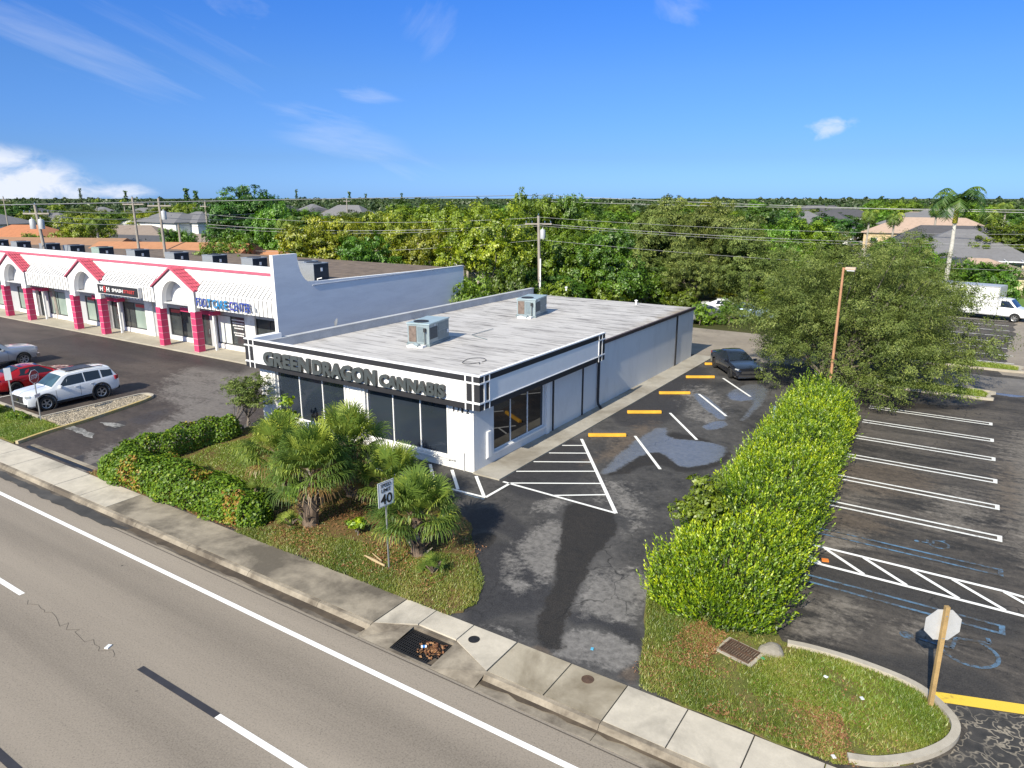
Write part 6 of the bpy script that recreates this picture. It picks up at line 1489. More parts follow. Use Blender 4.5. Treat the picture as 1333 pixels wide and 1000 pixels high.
hd = MB().cbox((.34, 0, 7.46), (.5, .34, .14)).build('lamp_head', plain('lamp_head_tan', (.48, .36, .27), .6, .15), t); bv = hd.modifiers.new('bevel', 'BEVEL'); bv.width = .03; bv.segments = 2
MB().cbox((.36, 0, 7.37), (.36, .26, .05)).build('lens', SIGN_W, hd)
# wheel stops
YEL = plain('yellow_concrete_paint', (.62, .33, .025), .75, .18, 3, bump=.1)
def wheel_stop(label):
    pr = [(-.10, 0), (-.07, .15), (.07, .15), (.10, 0)]
    v = [(x, y, z) for x in (-.9, .9) for y, z in pr]; v2 = [(s*.93, y*1.0, z) for s in (-1, 1) for y, z in pr]
    o = MB().add([(-.9, y, z) for y, z in pr] + [(.9, y, z) for y, z in pr], [(0, 1, 5, 4), (1, 2, 6, 5), (2, 3, 7, 6), (0, 3, 2, 1), (4, 5, 6, 7), (3, 0, 4, 7)]).build('wheel_stop', YEL)
    bv = o.modifiers.new('bevel', 'BEVEL'); bv.width = .025; bv.segments = 2; bv.limit_method = 'ANGLE'
    return tag(o, label, 'wheel stop', 'yellow wheel stops along the shop')
ws = wheel_stop('yellow wheel stop nearest the striped triangle')
posn = [(-13.72, 29.33), (-13.72, 33.8), (-13.75, 38.3), (-13.76, 42.8)]
ws.location = (*posn[0], .004); ws.rotation_euler = (0, 0, R(33))
for (x, y), lb in zip(posn[1:], ('second yellow wheel stop from the striped triangle', 'third yellow wheel stop from the striped triangle', 'fourth yellow wheel stop from the striped triangle')):
    dup(ws, (x, y, .004), R(33), lb)
dup(ws, (-13.95, 47.0, .004), R(33), 'yellow wheel stop mostly hidden behind the black saloon')
# drains and covers
IRON = plain('cast_iron', (.022, .021, .022), .6, .3, 6, .3); RUST = plain('rusty_iron', (.085, .05, .032), .85, .35, 5)
t = empty('street_drain', (-10.58, 12.03, -.11), 0, 'large black grid drain in the gutter with fallen leaves on it', 'drain')
mb = MB(); mb.box(-.68, .68, -.48, -.44, -.06, .0).box(-.68, .68, .43, .47, -.06, .0).box(-.68, -.64, -.44, .43, -.06, .0).box(.64, .68, -.44, .43, -.06, .0).build('frame', IRON, t)
mb = MB()
for i in range(19): mb.box(-.62+i*.066, -.59+i*.066, -.44, .43, -.05, -.008)
for i in range(9): mb.box(-.64, .64, -.40+i*.098, -.385+i*.098, -.045, -.012)
mb.build('bars', IRON, t); MB().box(-.68, .68, -.48, .47, -.5, -.42).build('pit', WELL, t)
g = np.random.default_rng(8); C = np.stack([g.normal(.28, .16, 130), g.normal(.02, .14, 130), g.uniform(.0, .03, 130)], 1); C = C[(abs(C[:, 0]) < .62) & (abs(C[:, 1]) < .42)]
N = unit(len(C), g)*.5 + np.array([0, 0, 1]); N /= np.linalg.norm(N, axis=1)[:, None]; V, Fc = leaf_quads(C, N, .11, g)
o = struct(link('fallen_leaves', np_mesh('fallen_leaves', V, Fc, LF_LITTER, g.random(len(C)))), 'stuff'); o.location = (-10.58, 12.03, -.11)
t = empty('drink_can', (-10.5, 12.0, -.08), R(40), 'crushed blue and white drink can on the street drain', 'can')
MB().tube([(-.07, 0, .03), (.07, 0, .03)], .035, 10).build('can_body', SIGN_W, t); MB().tube([(-.03, 0, .03), (.03, 0, .03)], .0365, 10).build('can_band', plain('can_blue', (.03, .18, .5), .4), t)
t = empty('yard_drain', (-3.68, 16.02, .075), R(-14), 'rusty brown slotted drain at the foot of the lime hedge', 'drain', None, .8)
mb = MB(); mb.box(-.5, .5, -.37, -.33, -.06, .03).box(-.5, .5, .33, .37, -.06, .03).box(-.5, -.46, -.33, .33, -.06, .03).box(.46, .5, -.33, .33, -.06, .03).box(-.46, .46, -.02, .02, -.05, .028)
for i in range(11): mb.box(-.43+i*.08, -.385+i*.08, -.33, .33, -.05, .022)
mb.build('grate', RUST, t); MB().box(-.62, .62, -.46, .46, -.3, -.02).build('concrete_surround', KERB_PALE, t)
t = empty('boulder', (-3.02, 16.5, .0), 0, 'pale rounded concrete boulder beside the rusty drain', 'boulder', None, .85)
bm = bmesh.new(); bmesh.ops.create_icosphere(bm, subdivisions=3, radius=.36); rn = random.Random(2)
for v in bm.verts: v.co *= 1 + .10*math.sin(v.co.x*9+1)*math.sin(v.co.y*8) + rn.uniform(-.025, .025); v.co.z *= .7
me = bpy.data.meshes.new('stone'); bm.to_mesh(me); bm.free(); me.materials.append(concrete('boulder_stone', (.27, .245, .20), .6, (.15, .13, .10), 3, (.45, .7))); link('stone', me, t)
for (u, v, lab, mt) in ((617, 832.5, 'small black utility cover in the pavement beside the street drain', IRON), (765, 884.5, 'round rusty utility cover in the pavement', RUST)):
    t = empty('utility_cover', (*G(u, v, .02), .022), 0, lab, 'utility cover'); MB().lathe((0, 0, 0), [(.15, -.02), (.15, .006), (.12, .008), (.11, .004), (0, .005)], 20).build('lid', mt, t)
t = tag(MB().cbox((*G(1074, 730), .02), (.2, .16, .04), .3).build('orange_marker', plain('orange_plastic', (.7, .2, .03), .5)), 'orange plastic scrap on the striped aisle by the hedge', 'litter')
t = tag(MB().tube([(*G(1003, 588, .05), .0), (*G(1003, 588, .05), 2.15)], .05, 8).build('plastic_post', plain('blue_grey_post', (.25, .33, .42), .5)), 'blue grey post poking up through the lime hedge', 'post')
t = empty('dead_branch', (*G(490, 733, .05), .06), 0, 'broken pale palm stalk lying on the grass by the speed limit sign', 'branch')
MB().tube([(-.6, .1, .03), (-.1, .0, .06), (.4, -.05, .04)], [.02, .05, .03], 6).tube([(-.5, .35, .02), (.1, .12, .04)], [.012, .03], 5).build('stalk', plain('dry_stalk', (.42, .32, .18), .9, .2), t)
# scraps of litter
g = np.random.default_rng(77); rn = random.Random(5)
for i, (u, v, lab, colr) in enumerate(((771, 842, 'tiny blue scrap on the driveway asphalt', (.1, .4, .6)), (1085, 986, 'white paper scrap at the kerb end of the right verge', (.7, .7, .7)), (993, 858, 'green and white scrap beside the rusty drain', (.08, .3, .12)), (1075, 882, 'white scrap in the middle of the right verge', (.7, .72, .72)), (1122, 910, 'pale scrap on the bright grass of the right verge', (.6, .62, .66)))):
    t = tag(MB().cbox((*G(u, v, .08), .10 if i else .02), (.09, .07, .02), rn.uniform(0, 3)).build('paper_scrap', plain('scrap_%d' % i, colr, .6)), lab, 'litter')
struct(MB().cbox((*G(141, 842.5, ZR), ZR+.015), (.10, .16, .03), .4).build('road_stud', SIGN_W))
# ------------------------------------------------------------ background: trees, houses, poles, wires
TREES = {}
def proto(key, *a, **k):
    TREES[key] = make_tree(*a, **k); TREES[key]['_h'] = 0
proto('broad', 'shade_tree', 201, 5.6, 5.6, 10, 44, 1.9, 32000, .28, LF_BROAD, 'x', zc=.50, rz=5.2, low=.95, r=.24)
proto('broadb', 'shade_tree', 208, 5.2, 5.6, 10, 46, 1.75, 32000, .28, LF_BROAD, 'x', zc=.50, rz=5.2, low=.95, r=.24, stems=2)
proto('dark', 'shade_tree', 215, 5.4, 5.2, 11, 44, 1.85, 32000, .30, LF_DARK, 'x', zc=.50, rz=5.8, low=.95, r=.26)
proto('yellow', 'flame_tree', 222, 6.2, 6.0, 8.5, 38, 1.9, 30000, .25, LF_YELLOW, 'x', zc=.50, rz=4.5, low=.95, r=.22, flat=.6)
proto('yellowb', 'flame_tree', 229, 5.6, 6.0, 9.5, 36, 1.75, 24000, .25, LF_YELLOW, 'x', zc=.56, rz=4.4, r=.2, flat=.7, stems=3, bark=BARK_PALE, nlimb=10)
proto('olive', 'oak_tree', 236, 6.2, 6.2, 10.5, 54, 1.8, 36000, .25, LF_OLIVE, 'x', zc=.50, rz=5.6, low=.95, r=.24, flat=.6, spray=1, aspect=.42)
proto('giant', 'shade_tree', 250, 7.0, 6.6, 13.5, 70, 1.9, 60000, .29, LF_DARK, 'x', zc=.55, rz=6.6, r=.34, low=.95)
proto('small', 'garden_tree', 243, 2.6, 2.6, 4.6, 16, 1.1, 7000, .22, LF_BROAD, 'x', zc=.50, rz=2.5, low=1., r=.12)
SZ = dict(broad=(5.6, 10), broadb=(5.4, 10), dark=(5.3, 11), yellow=(6.1, 8.5), yellowb=(5.8, 9.5), olive=(6.2, 10.5), small=(2.6, 4.6))
# crowns overshoot the nominal height a little; measure the real tops
for k, t in TREES.items():
    me = [c for c in t.children if c.name.startswith('crown')][0].data
    co = np.zeros(len(me.vertices)*3); me.vertices.foreach_get('co', co); co = co.reshape(-1, 3)
    SZ[k] = (float(np.percentile(np.hypot(co[:, 0], co[:, 1]), 96)), float(np.percentile(co[:, 2], 99.7)))
used = set(); rt = random.Random(17)
def tree(key, u, dist, vtop, wpx, label, group=None):
    """a tree at distance dist whose top reaches row vtop and whose crown is wpx wide"""
    p = away(u, dist); h = max(2., ztop(u, vtop, p)); rr, hh = SZ[key]
    depth = p[0]*XA[2] + p[1]*YA[2] if False else dist*math.cos(math.atan((u-CX)/F))
    r = wpx*depth/F/2; s = (r/rr, r/rr*rt.uniform(.85, 1.1), h/hh)
    src = TREES[key]
    if key not in used:
        used.add(key); src.location = (p[0], p[1], -.3); src.scale = s; src.rotation_euler = (0, 0, rt.uniform(0, 6.28)); src['label'] = label
        if group: src['group'] = group
        if '_h' in src.keys(): del src['_h']
        return src
    o = dup(src, (p[0], p[1], -.3), rt.uniform(0, 6.28), label, group, s)
    if '_h' in o.keys(): del o['_h']
    return o
# the belt right behind the buildings, tree by tree
tree('giant', 322, 112, 241, 112, 'big dark green tree at the left end of the belt, tallest against the sky')
tree('broad', 352, 100, 262, 60, 'leafy green tree right of the big dark green tree, half behind the grey end wall')
tree('broadb', 300, 92, 300, 62, 'bushy mid green tree at the foot of the big dark green tree')
tree('yellow', 425, 84, 279, 118, 'broad yellow green tree straight behind the step of the grey end wall')
tree('yellow', 505, 92, 273, 110, 'broad yellow green tree behind the middle of the grey end wall')
tree('broadb', 475, 76, 304, 80, 'mid green tree low over the parade roof')
tree('yellowb', 560, 84, 287, 84, 'sparse yellow green tree behind the far end of the grey wall')
tree('yellowb', 632, 72, 262, 120, 'yellow green tree with bare pale trunks, left of the shop utility pole')
tree('yellowb', 602, 100, 262, 90, 'tall yellow green tree behind the one with pale trunks')
tree('broadb', 690, 92, 250, 90, 'tall thin topped tree with bare grey limbs behind the utility pole')
tree('broad', 736, 94, 253, 70, 'tall green tree just right of the top of the utility pole')
tree('broad', 735, 74, 297, 84, 'bright green bushy tree right of the utility pole, over the shop roof')
tree('broad', 792, 72, 294, 96, 'bright green rounded tree over the middle of the white roof edge')
tree('broadb', 770, 88, 282, 90, 'green tree standing behind the bright rounded ones')
tree('olive', 838, 86, 272, 100, 'grey green tree behind the bright rounded trees')
tree('olive', 884, 92, 253, 120, 'tall domed grey green tree with its top against the sky')
tree('olive', 942, 84, 256, 110, 'tall grey green tree right of the domed one')
tree('olive', 905, 74, 302, 90, 'grey green tree above the far corner of the white roof')
tree('olive', 985, 78, 284, 100, 'olive tree behind the back lane, left of the light pole top')
tree('broad', 1012, 92, 290, 84, 'mid green tree left of the light pole head')
tree('dark', 1000, 110, 268, 80, 'dark green tree beyond the back lane trees')
tree('broad', 1050, 104, 283, 90, 'green tree behind the light pole head')
tree('olive', 1092, 112, 292, 80, 'olive tree between the light pole head and the far street')
tree('broadb', 1195, 100, 306, 90, 'green tree left of the royal palm trunk')
tree('broad', 1300, 92, 338, 84, 'bright green tree above the cab of the box truck')
tree('small', 1326, 86, 345, 46, 'small green tree at the right picture edge above the truck')
tree('broadb', 1318, 128, 284, 96, 'leafy green tree beyond the screened pool cage')
tree('small', 1262, 100, 333, 50, 'small tree in front of the pale house by the royal palm')
tree('small', 660, 66, 330, 60, 'low bright green shrubby tree at the end of the grey wall')
tree('small', 612, 62, 352, 60, 'low bush touching the end corner of the grey wall')
tree('small', 922, 66, 388, 34, 'yellow green shrub beside the back lane, left of the parked cars')
tree('small', 962, 67, 384, 40, 'yellow green shrub beside the back lane, in front of the pale blue car')
tree('yellow', 950, 84, 352, 84, 'bright yellow green tree overhanging the cars by the back lane')
tree('broadb', 1020, 78, 345, 80, 'green tree over the cars at the right of the back lane')
tree('small', 895, 70, 372, 46, 'bright green bush right behind the far corner of the shop')
tree('yellow', 98, 136, 277, 78, 'wide yellow green tree standing behind the brown roofs')
tree('dark', 22, 230, 262, 70, 'dark tree mass far behind the brown roofs at the left picture edge')
tree('broad', 38, 150, 302, 46, 'green tree at the orange tiled house')
tree('broad', 224, 122, 296, 52, 'round green tree behind the terracotta roof')
tree('small', 128, 124, 309, 40, 'bright green shrub row tree behind the brown roofs')
tree('small', 255, 86, 328, 40, 'bush in front of the terracotta roof end')
tree('small', 292, 80, 330, 44, 'low leafy bush behind the eighth condenser')
tree('broadb', 276, 84, 312, 60, 'leafy tree at the right end of the terracotta roof')
for i in range(6): tree('small', 380+i*36, 70+rt.uniform(-2, 6), 338+rt.uniform(-3, 5), 46, 'green bush in the low row just behind the grey end wall', 'bushes behind the grey end wall')
for i in range(20): tree(('small', 'dark', 'small')[i % 3], 575+i*15.5+rt.uniform(-5, 5), rt.uniform(66, 84), rt.uniform(338, 362), rt.uniform(44, 70), 'low green understory bush beneath the tall trees behind the shop', 'understory bushes behind the shop')
# anonymous trees of the residential belt
lab_mid = {'broad': 'mid green leafy tree among the houses beyond the shops', 'broadb': 'mid green leafy tree among the houses beyond the shops', 'dark': 'dark green leafy tree among the houses beyond the shops', 'yellow': 'yellow green spreading tree among the houses beyond the shops', 'yellowb': 'yellow green spreading tree among the houses beyond the shops', 'olive': 'grey green tree among the houses beyond the shops'}
for i in range(120):
    u = -60 + 1450*((i*0.61803) % 1); d = rt.uniform(150, 330) if i % 3 else rt.uniform(130, 190)
    if 1105 < u < 1330 and d < 200: d += 90
    if u < 330 and d < 200: d += 80
    key = rt.choice(['broad', 'broadb', 'dark', 'dark', 'olive', 'yellow', 'broad'])
    vt = 257 + max(2.0, (11 - rt.uniform(6.0, 10.5))*F/d)
    if u < 330: vt += rt.uniform(0, 5)
    tree(key, u, d, vt, rt.uniform(9, 15)*F/d, lab_mid[key], {'broad': 'mid green trees', 'broadb': 'mid green trees', 'dark': 'dark green trees', 'yellow': 'yellow green trees', 'yellowb': 'yellow green trees', 'olive': 'grey green trees'}[key] + ' among the houses')
# ---------------- far woodland to the horizon, one mass
g = np.random.default_rng(301); C, S_ = [], []
nT = 5200
uu = g.uniform(-160, 1500, nT); dd = 300*(2400/300)**(g.random(nT)**.8)
Vl, Fl, Tl = [], [], []
P = np.array([away(u, d) for u, d in zip(uu, dd)]); hh = g.uniform(4.5, 8.4, nT) + (g.random(nT) < .10)*g.uniform(1, 4.5, nT)*(.5 + dd/1600); rr = g.uniform(4, 8, nT)
nl = 46
ix = np.repeat(np.arange(nT), nl); d3 = unit(nT*nl, g); d3[:, 2] = np.abs(d3[:, 2])*1.0 - .15
Ctr = np.stack([P[ix, 0] + d3[:, 0]*rr[ix]*g.uniform(.6, 1, nT*nl), P[ix, 1] + d3[:, 1]*rr[ix]*g.uniform(.6, 1, nT*nl), np.maximum(.3, hh[ix]*(.48 + .46*d3[:, 2]*g.uniform(.7, 1.08, nT*nl)))], 1)
N = d3*.6 + unit(nT*nl, g)*.7 + np.array([0, 0, .3]); N /= np.linalg.norm(N, axis=1)[:, None]
V, Fc = leaf_quads(Ctr, N, 1, g, .8); 
V = (V.reshape(-1, 4, 3) - Ctr[:, None])*(1.1 + dd[ix]/1000.)[:, None, None]*1.25 + Ctr[:, None]
tn = np.clip(np.repeat(g.random(nT), nl)*.6 + g.random(nT*nl)*.4, 0, 1)
struct(link('far_woodland', np_mesh('far_woodland', V.reshape(-1, 3), Fc, LF_FAR, tn)), 'stuff')
# ---------------- palms and pines that stand out
def feather_palm(name, label, u, dist, vtop, crown_v, nf, fl, seed, trunkmat, royal=False, cat='palm', group=None):
    g = np.random.default_rng(seed); p = away(u, dist); zt = ztop(u, crown_v, p); t = empty(name, (p[0], p[1], -.3), 0, label, cat, group); zt += .3
    k = dist/F
    r = .23 if royal else .16
    MB().tube([(0, 0, -.3), (0, 0, zt*.3), (.05, 0, zt*.75), (0, 0, zt)], [r*1.15, r*1.15, r, r*.8], 10).build('trunk', BARK_PALE if not royal else plain('royal_trunk', (.5, .48, .44), .8, .15, 2), t, 40)
    zc = zt
    if royal:
        sh = ztop(u, 262, p) + .3 ; MB().tube([(0, 0, zt), (0, 0, zt+1.0), (0, 0, zt+2.3)], [.27, .26, .16], 10).build('crownshaft', plain('yellow_crownshaft', (.50, .42, .02), .5, .15), t, 40); zc = zt + 2.3
    V, Fq, T = [], [], []
    for i in range(nf):
        az = i*2.39996 + g.normal(0, .2); f = (i+.5)/nf; el = (1.35 - 1.15*f) if royal else (1.25 - 1.6*f); d = np.array([math.cos(az), math.sin(az), 0]); sd = np.array([-d[1], d[0], 0]); L = fl*g.uniform(.85, 1.1)
        pts = []
        for s in np.linspace(0, 1, 9):
            a = el - 1.5*s*s; pts.append(s*L)
        pos = np.array([0, 0, zc]); prev = 0; tb = np.clip(.6-.3*f + g.normal(0, .15), 0, 1)
        cur = pos.copy(); a = el; seg = L/12
        for s in range(12):
            dr = d*math.cos(a) + np.array([0, 0, math.sin(a)]); nx = cur + dr*seg; w = fl*.26*math.sin(math.pi*min(1, (s+1.2)/13))**.7
            for sg_ in (-1, 1):
                for q in range(2):
                    b0 = cur + dr*seg*q*.5; tip = b0 + sd*sg_*w*g.uniform(.8, 1.1) + dr*seg*.9 + np.array([0, 0, -w*g.uniform(.35, .8)]); n0 = len(V)
                    V += [b0, b0 + dr*seg*.5, tip + dr*seg*.12, tip]; Fq.append((n0, n0+1, n0+2, n0+3)); T.append(np.clip(tb + g.normal(0, .1), 0, 1))
            cur = nx; a -= (.09 + .025*s) if royal else (.16 + .03*s)
    link('fronds', np_mesh('fronds', np.array(V), np.array(Fq), LF_ROYAL if royal else LF_PALM, np.array(T)), t)
    return t
feather_palm('royal_palm', 'tall royal palm with a yellow crownshaft and white trunk behind the box truck', 1248, 96, 232, 291, 16, 4.0, 401, None, True)
for i, (u, d, v1, lab) in enumerate(((1135, 150, 279, 'coconut palm at the end of the far street, left one'), (1168, 145, 283, 'coconut palm at the end of the far street, right one'), (1222, 150, 271, 'coconut palm left of the royal palm crown'), (1290, 130, 276, 'brownish coconut palm right of the royal palm'), (1036, 170, 272, 'coconut palm on the horizon left of the light pole head'), (1312, 170, 268, 'coconut palm on the horizon at the right picture edge'), (120, 120, 288, 'coconut palm beside the wide yellow green tree'), (124, 280, 262, 'coconut palm on the skyline left of the big dark tree, left one'), (160, 300, 262, 'coconut palm on the skyline left of the big dark tree, right one'), (545, 150, 282, 'thin palm among the yellow green trees'), (370, 98, 290, 'pale fan topped palm between the dark tree and the yellow green one'))):
    feather_palm('coconut_palm', lab, u, d, v1-8, v1, 16, 2.6, 410+i, None)
def norfolk(u, d, vt, w, label):
    p = away(u, d); h = ztop(u, vt+2.5, p); t = empty('norfolk_pine', (p[0], p[1], 0), 0, label, 'tree', 'dark pines on the skyline'); g = np.random.default_rng(int(u)); r = w*d/F/2
    MB().tube([(0, 0, -.3), (0, 0, h)], [.3, .05], 6).build('trunk', BARK, t)
    n = 420; z = g.random(n)**.8; lv = np.floor(z*9)/9; a = g.uniform(0, 6.28, n); rad = r*(1.0-lv*.55)*g.uniform(.15, 1, n)*(1 + .5*np.sin(lv*23))
    Cc = np.stack([np.cos(a)*rad, np.sin(a)*rad, h*(.25+.75*z)], 1); N = unit(n, g); V, Fc = leaf_quads(Cc, N, r*.55, g, .6); link('crown', np_mesh('crown', V, Fc, LF_DARK, g.random(n)*.5), t)
for i, (u, d, vt, w, lab) in enumerate(((105, 420, 243, 5, 'thin pine on the skyline above the left brown roofs'), (164, 420, 246, 6, 'thin pine on the skyline above the white gabled house'), (243, 380, 243, 9, 'taller pine on the skyline left of the big dark tree'), (255, 400, 246, 8, 'shorter pine on the skyline left of the big dark tree'), (386, 420, 244, 5, 'slim pine on the skyline right of the big dark tree'), (455, 420, 247, 6, 'slim pine on the skyline above the broad yellow green trees, left one'), (476, 440, 250, 5, 'slim pine on the skyline above the broad yellow green trees, right one'), (523, 440, 249, 5, 'slim pine on the skyline above the grey wall end'), (1148, 420, 253, 7, 'dark pine on the skyline above the far street'))):
    norfolk(u, d, vt, w, lab)
# ---------------- houses
def roof_mat_c(name, c): return stucco(name, c, tuple(x*.55 for x in c), (.45, .75), .5, .4, (1, 1, 1))
RF_BROWN = roof_mat_c('brown_shingle', (.30, .175, .105)); RF_TERRA = roof_mat_c('terracotta_shingle', (.42, .20, .10)); RF_GREY = roof_mat_c('grey_shingle', (.16, .16, .17)); RF_DKG = roof_mat_c('charcoal_shingle', (.075, .075, .085)); RF_TAN = roof_mat_c('tan_tile', (.42, .31, .24)); RF_ORG = roof_mat_c('orange_tile', (.42, .17, .08)); RF_BRN2 = roof_mat_c('faded_brown_shingle', (.25, .20, .165))
HW_WHITE = plain('house_white', (.68, .68, .66), .85, .06); HW_CREAM = plain('house_cream', (.55, .48, .32), .85, .08); HW_TAN = plain('house_tan', (.46, .36, .22), .85, .1); HW_BLUE = plain('house_blue', (.22, .34, .44), .8, .08)
def house(label, loc, rz, L, W_, eave, ridge, roof, wall, hip=True, group=None, chimney=False):
    t = empty('house', (*loc, -.3), rz, label, 'house', group); eave += .3; ridge += .3
    MB().box(-L/2, L/2, -W_/2, W_/2, -.3, eave).build('walls', wall, t)
    o = .6; h0 = eave-.12; a = (L/2+o); b = (W_/2+o); q = min(b, a) if hip else 0
    rx = a - q*.95 if hip else a
    v = [(-a, -b, h0), (a, -b, h0), (a, b, h0), (-a, b, h0), (-rx, 0, ridge), (rx, 0, ridge), (-a, -b, h0-.18), (a, -b, h0-.18), (a, b, h0-.18), (-a, b, h0-.18)]
    rf = MB().add(v, [(0, 1, 5, 4), (2, 3, 4, 5), (1, 2, 5), (3, 0, 4), (6, 7, 1, 0), (7, 8, 2, 1), (8, 9, 3, 2), (9, 6, 0, 3), (9, 8, 7, 6)]).build('roof', roof, t)
    if not hip:
        MB().add([(-L/2-.01, -W_/2, eave-.1), (-L/2-.01, W_/2, eave-.1), (-L/2-.01, 0, ridge-.25), (L/2+.01, -W_/2, eave-.1), (L/2+.01, W_/2, eave-.1), (L/2+.01, 0, ridge-.25)], [(0, 2, 1), (3, 4, 5)]).build('gable_walls', wall, t)
    MB().tube([(L*.15, -W_*.2, (eave+ridge)/2-.2), (L*.15, -W_*.2, (eave+ridge)/2+.45)], .07, 6).build('roof_vent', CHROME, rf)
    n = max(2, int(L/4))
    for i in range(n):
        x = -L/2 + L*(i+.5)/n; f = MB().box(x-.75, x+.75, -W_/2-.05, -W_/2-.002, .95+.3, 2.15+.3).build('window', HW_WHITE if wall is not HW_WHITE else plain('window_trim', (.5, .5, .5)), t)
        MB().box(x-.66, x+.66, -W_/2-.07, -W_/2-.052, 1.03+.3, 2.07+.3).build('pane', CAR_GLASS, f)
    MB().box(L/2+.002, L/2+.05, -.5, .5, .0, 2.4).build('door', HW_TAN, t)
    return t
A = R(20)
house('long low brown roofed house at the left picture edge behind the condensers', away(18, 116), R(24), 30, 17, 2.8, 5.9, RF_BROWN, HW_TAN, False)
house('low brown roofed house behind the leaning utility pole', away(140, 108), R(24), 24, 15, 2.9, 5.4, RF_BROWN, HW_TAN, False)
house('wide terracotta roofed house behind the parade with tan gable wall', away(220, 96), R(24), 19, 14, 3.3, 5.8, RF_TERRA, HW_TAN, False)
house('terracotta roofed house glimpsed under the big dark tree', away(330, 92), R(10), 16, 10, 2.6, 4.9, RF_TERRA, HW_TAN)
house('house with orange tiled hip roof at the left, beyond the brown roofs', away(28, 165), R(20), 18, 12, 3.0, 6.0, RF_ORG, HW_WHITE)
house('white gabled house with charcoal roof behind the twin poles', away(182, 140), R(12), 14, 9, 2.9, 4.7, RF_DKG, HW_WHITE, False)
house('white house with faded brown roof left of the big dark tree', away(263, 142), R(8), 15, 10, 2.8, 4.6, RF_BRN2, HW_WHITE)
house('long grey brown roofed house behind the wide yellow green tree', away(150, 185), R(30), 24, 10, 2.9, 5.0, RF_BRN2, HW_BLUE)
house('white roofed building far behind the twin poles', away(170, 230), R(10), 20, 10, 3.2, 4.8, plain('white_roof', (.6, .6, .6)), HW_WHITE)
house('dark red roofed house among the trees beyond the parade', away(545, 175), R(10), 24, 12, 2.9, 5.6, roof_mat_c('dark_red_roof', (.22, .085, .06)), HW_TAN)
house('tan roofed house in the gap between the yellow green trees', away(552, 118), R(40), 11, 9, 2.9, 4.7, RF_TAN, HW_WHITE)
house('white walled house far beyond the yellow green trees', away(500, 230), R(10), 16, 10, 3.4, 5.2, plain('white_roof_b', (.62, .62, .62)), HW_WHITE)
house('grey hip roofed house behind the royal palm', away(1262, 128), R(4), 17, 15, 2.6, 6.4, RF_GREY, HW_CREAM)
house('charcoal roofed house wing behind the grey hip roofed house', away(1258, 150), R(4), 24, 12, 2.8, 6.2, RF_DKG, HW_CREAM)
house('pale house with tan tiled roof just behind the box truck', away(1266, 108), R(2), 13, 8, 2.2, 3.6, RF_TAN, HW_CREAM)
house('large tan tiled hip roofed house left of the royal palm crown', away(1218, 190), R(2), 26, 14, 3.6, 6.6, RF_TAN, HW_TAN)
house('white house with grey roof behind the tan tiled house', away(1232, 235), R(2), 18, 12, 5.6, 8.2, RF_GREY, HW_WHITE)
house('white house at the right edge behind the leafy trees', away(1326, 150), R(2), 13, 9, 2.8, 4.6, RF_DKG, HW_WHITE)
house('dark roofed house left of the light pole head', away(1012, 190), R(5), 14, 9, 3, 5, RF_DKG, HW_WHITE)
house('pale house glimpsed between the trees above the white roof', away(826, 190), R(5), 13, 9, 3, 5.4, RF_TAN, HW_WHITE)
house('green roofed shed between the trees above the white roof', away(797, 150), R(5), 9, 7, 2.8, 4.6, roof_mat_c('green_roof', (.12, .2, .16)), HW_WHITE)
rh = random.Random(4)
for i in range(26):
    u = rh.uniform(-20, 560) if i % 3 else rh.uniform(1000, 1330); d = rh.uniform(170, 330)
    house(('white walled house far off among the trees, too small to tell apart'), away(u, d), rh.uniform(-.3, .5), rh.uniform(12, 20), rh.uniform(9, 12), 5.0, rh.uniform(7.0, 8.6), rh.choice([RF_BRN2, RF_GREY, RF_DKG, RF_GREY]), HW_WHITE, True, 'houses far among the trees')
# pool cage on the right
pc = away(1312, 118); t = empty('pool_cage', (*pc, 0), R(4), 'white framed screened pool cage beside the grey hip roofed house', 'pool enclosure')
mb = MB()
for i in range(6): x = -5+i*2; mb.box(x-.06, x+.06, -3.06, -2.94, 0, 2.7); mb.box(x-.05, x+.05, -2.94, 3, 2.6, 2.72)
mb.box(-5.1, 5.1, -3.09, -2.91, 2.7, 2.84).box(-5.1, 5.1, -3.09, -2.91, 1.0, 1.1); mb.build('frame', SIGN_W, t)
MB().box(-5, 5, -2.9, 3, .02, .06).box(-5, 5, 2.9, 3.0, .07, 2.5).build('screen', BLACK_TRIM, t)
# lawn at the back right, and the far residential street
struct(MB().sheet([(-.5, 84.2), (40, 82), (60, 98), (0, 99)], -.1).build('back_lawn', plain('lawn_green', (.10, .19, .02), 1, .2, .8)))
s0, s1 = away(1118, 130), away(1146, 330); struct(MB().strip([s0, s1], 7, -.28).build('far_street', plain('pale_street', (.42, .39, .35), .9)))
struct(MB().strip([away(1092, 150), away(1120, 300)], 9, -.30).build('far_street_verge', plain('verge_green', (.15, .22, .04), 1, .2)))
struct(MB().sheet(jag([(-80, 62), (-30, 60), (-6, 60), (-4, 84), (-60, 110), (-95, 105)], 3, .6), -.2).build('tree_belt_ground', ground_mat('undergrowth_soil', (.05, .06, .02), (.09, .085, .035), (.04, .06, .015), .3)))
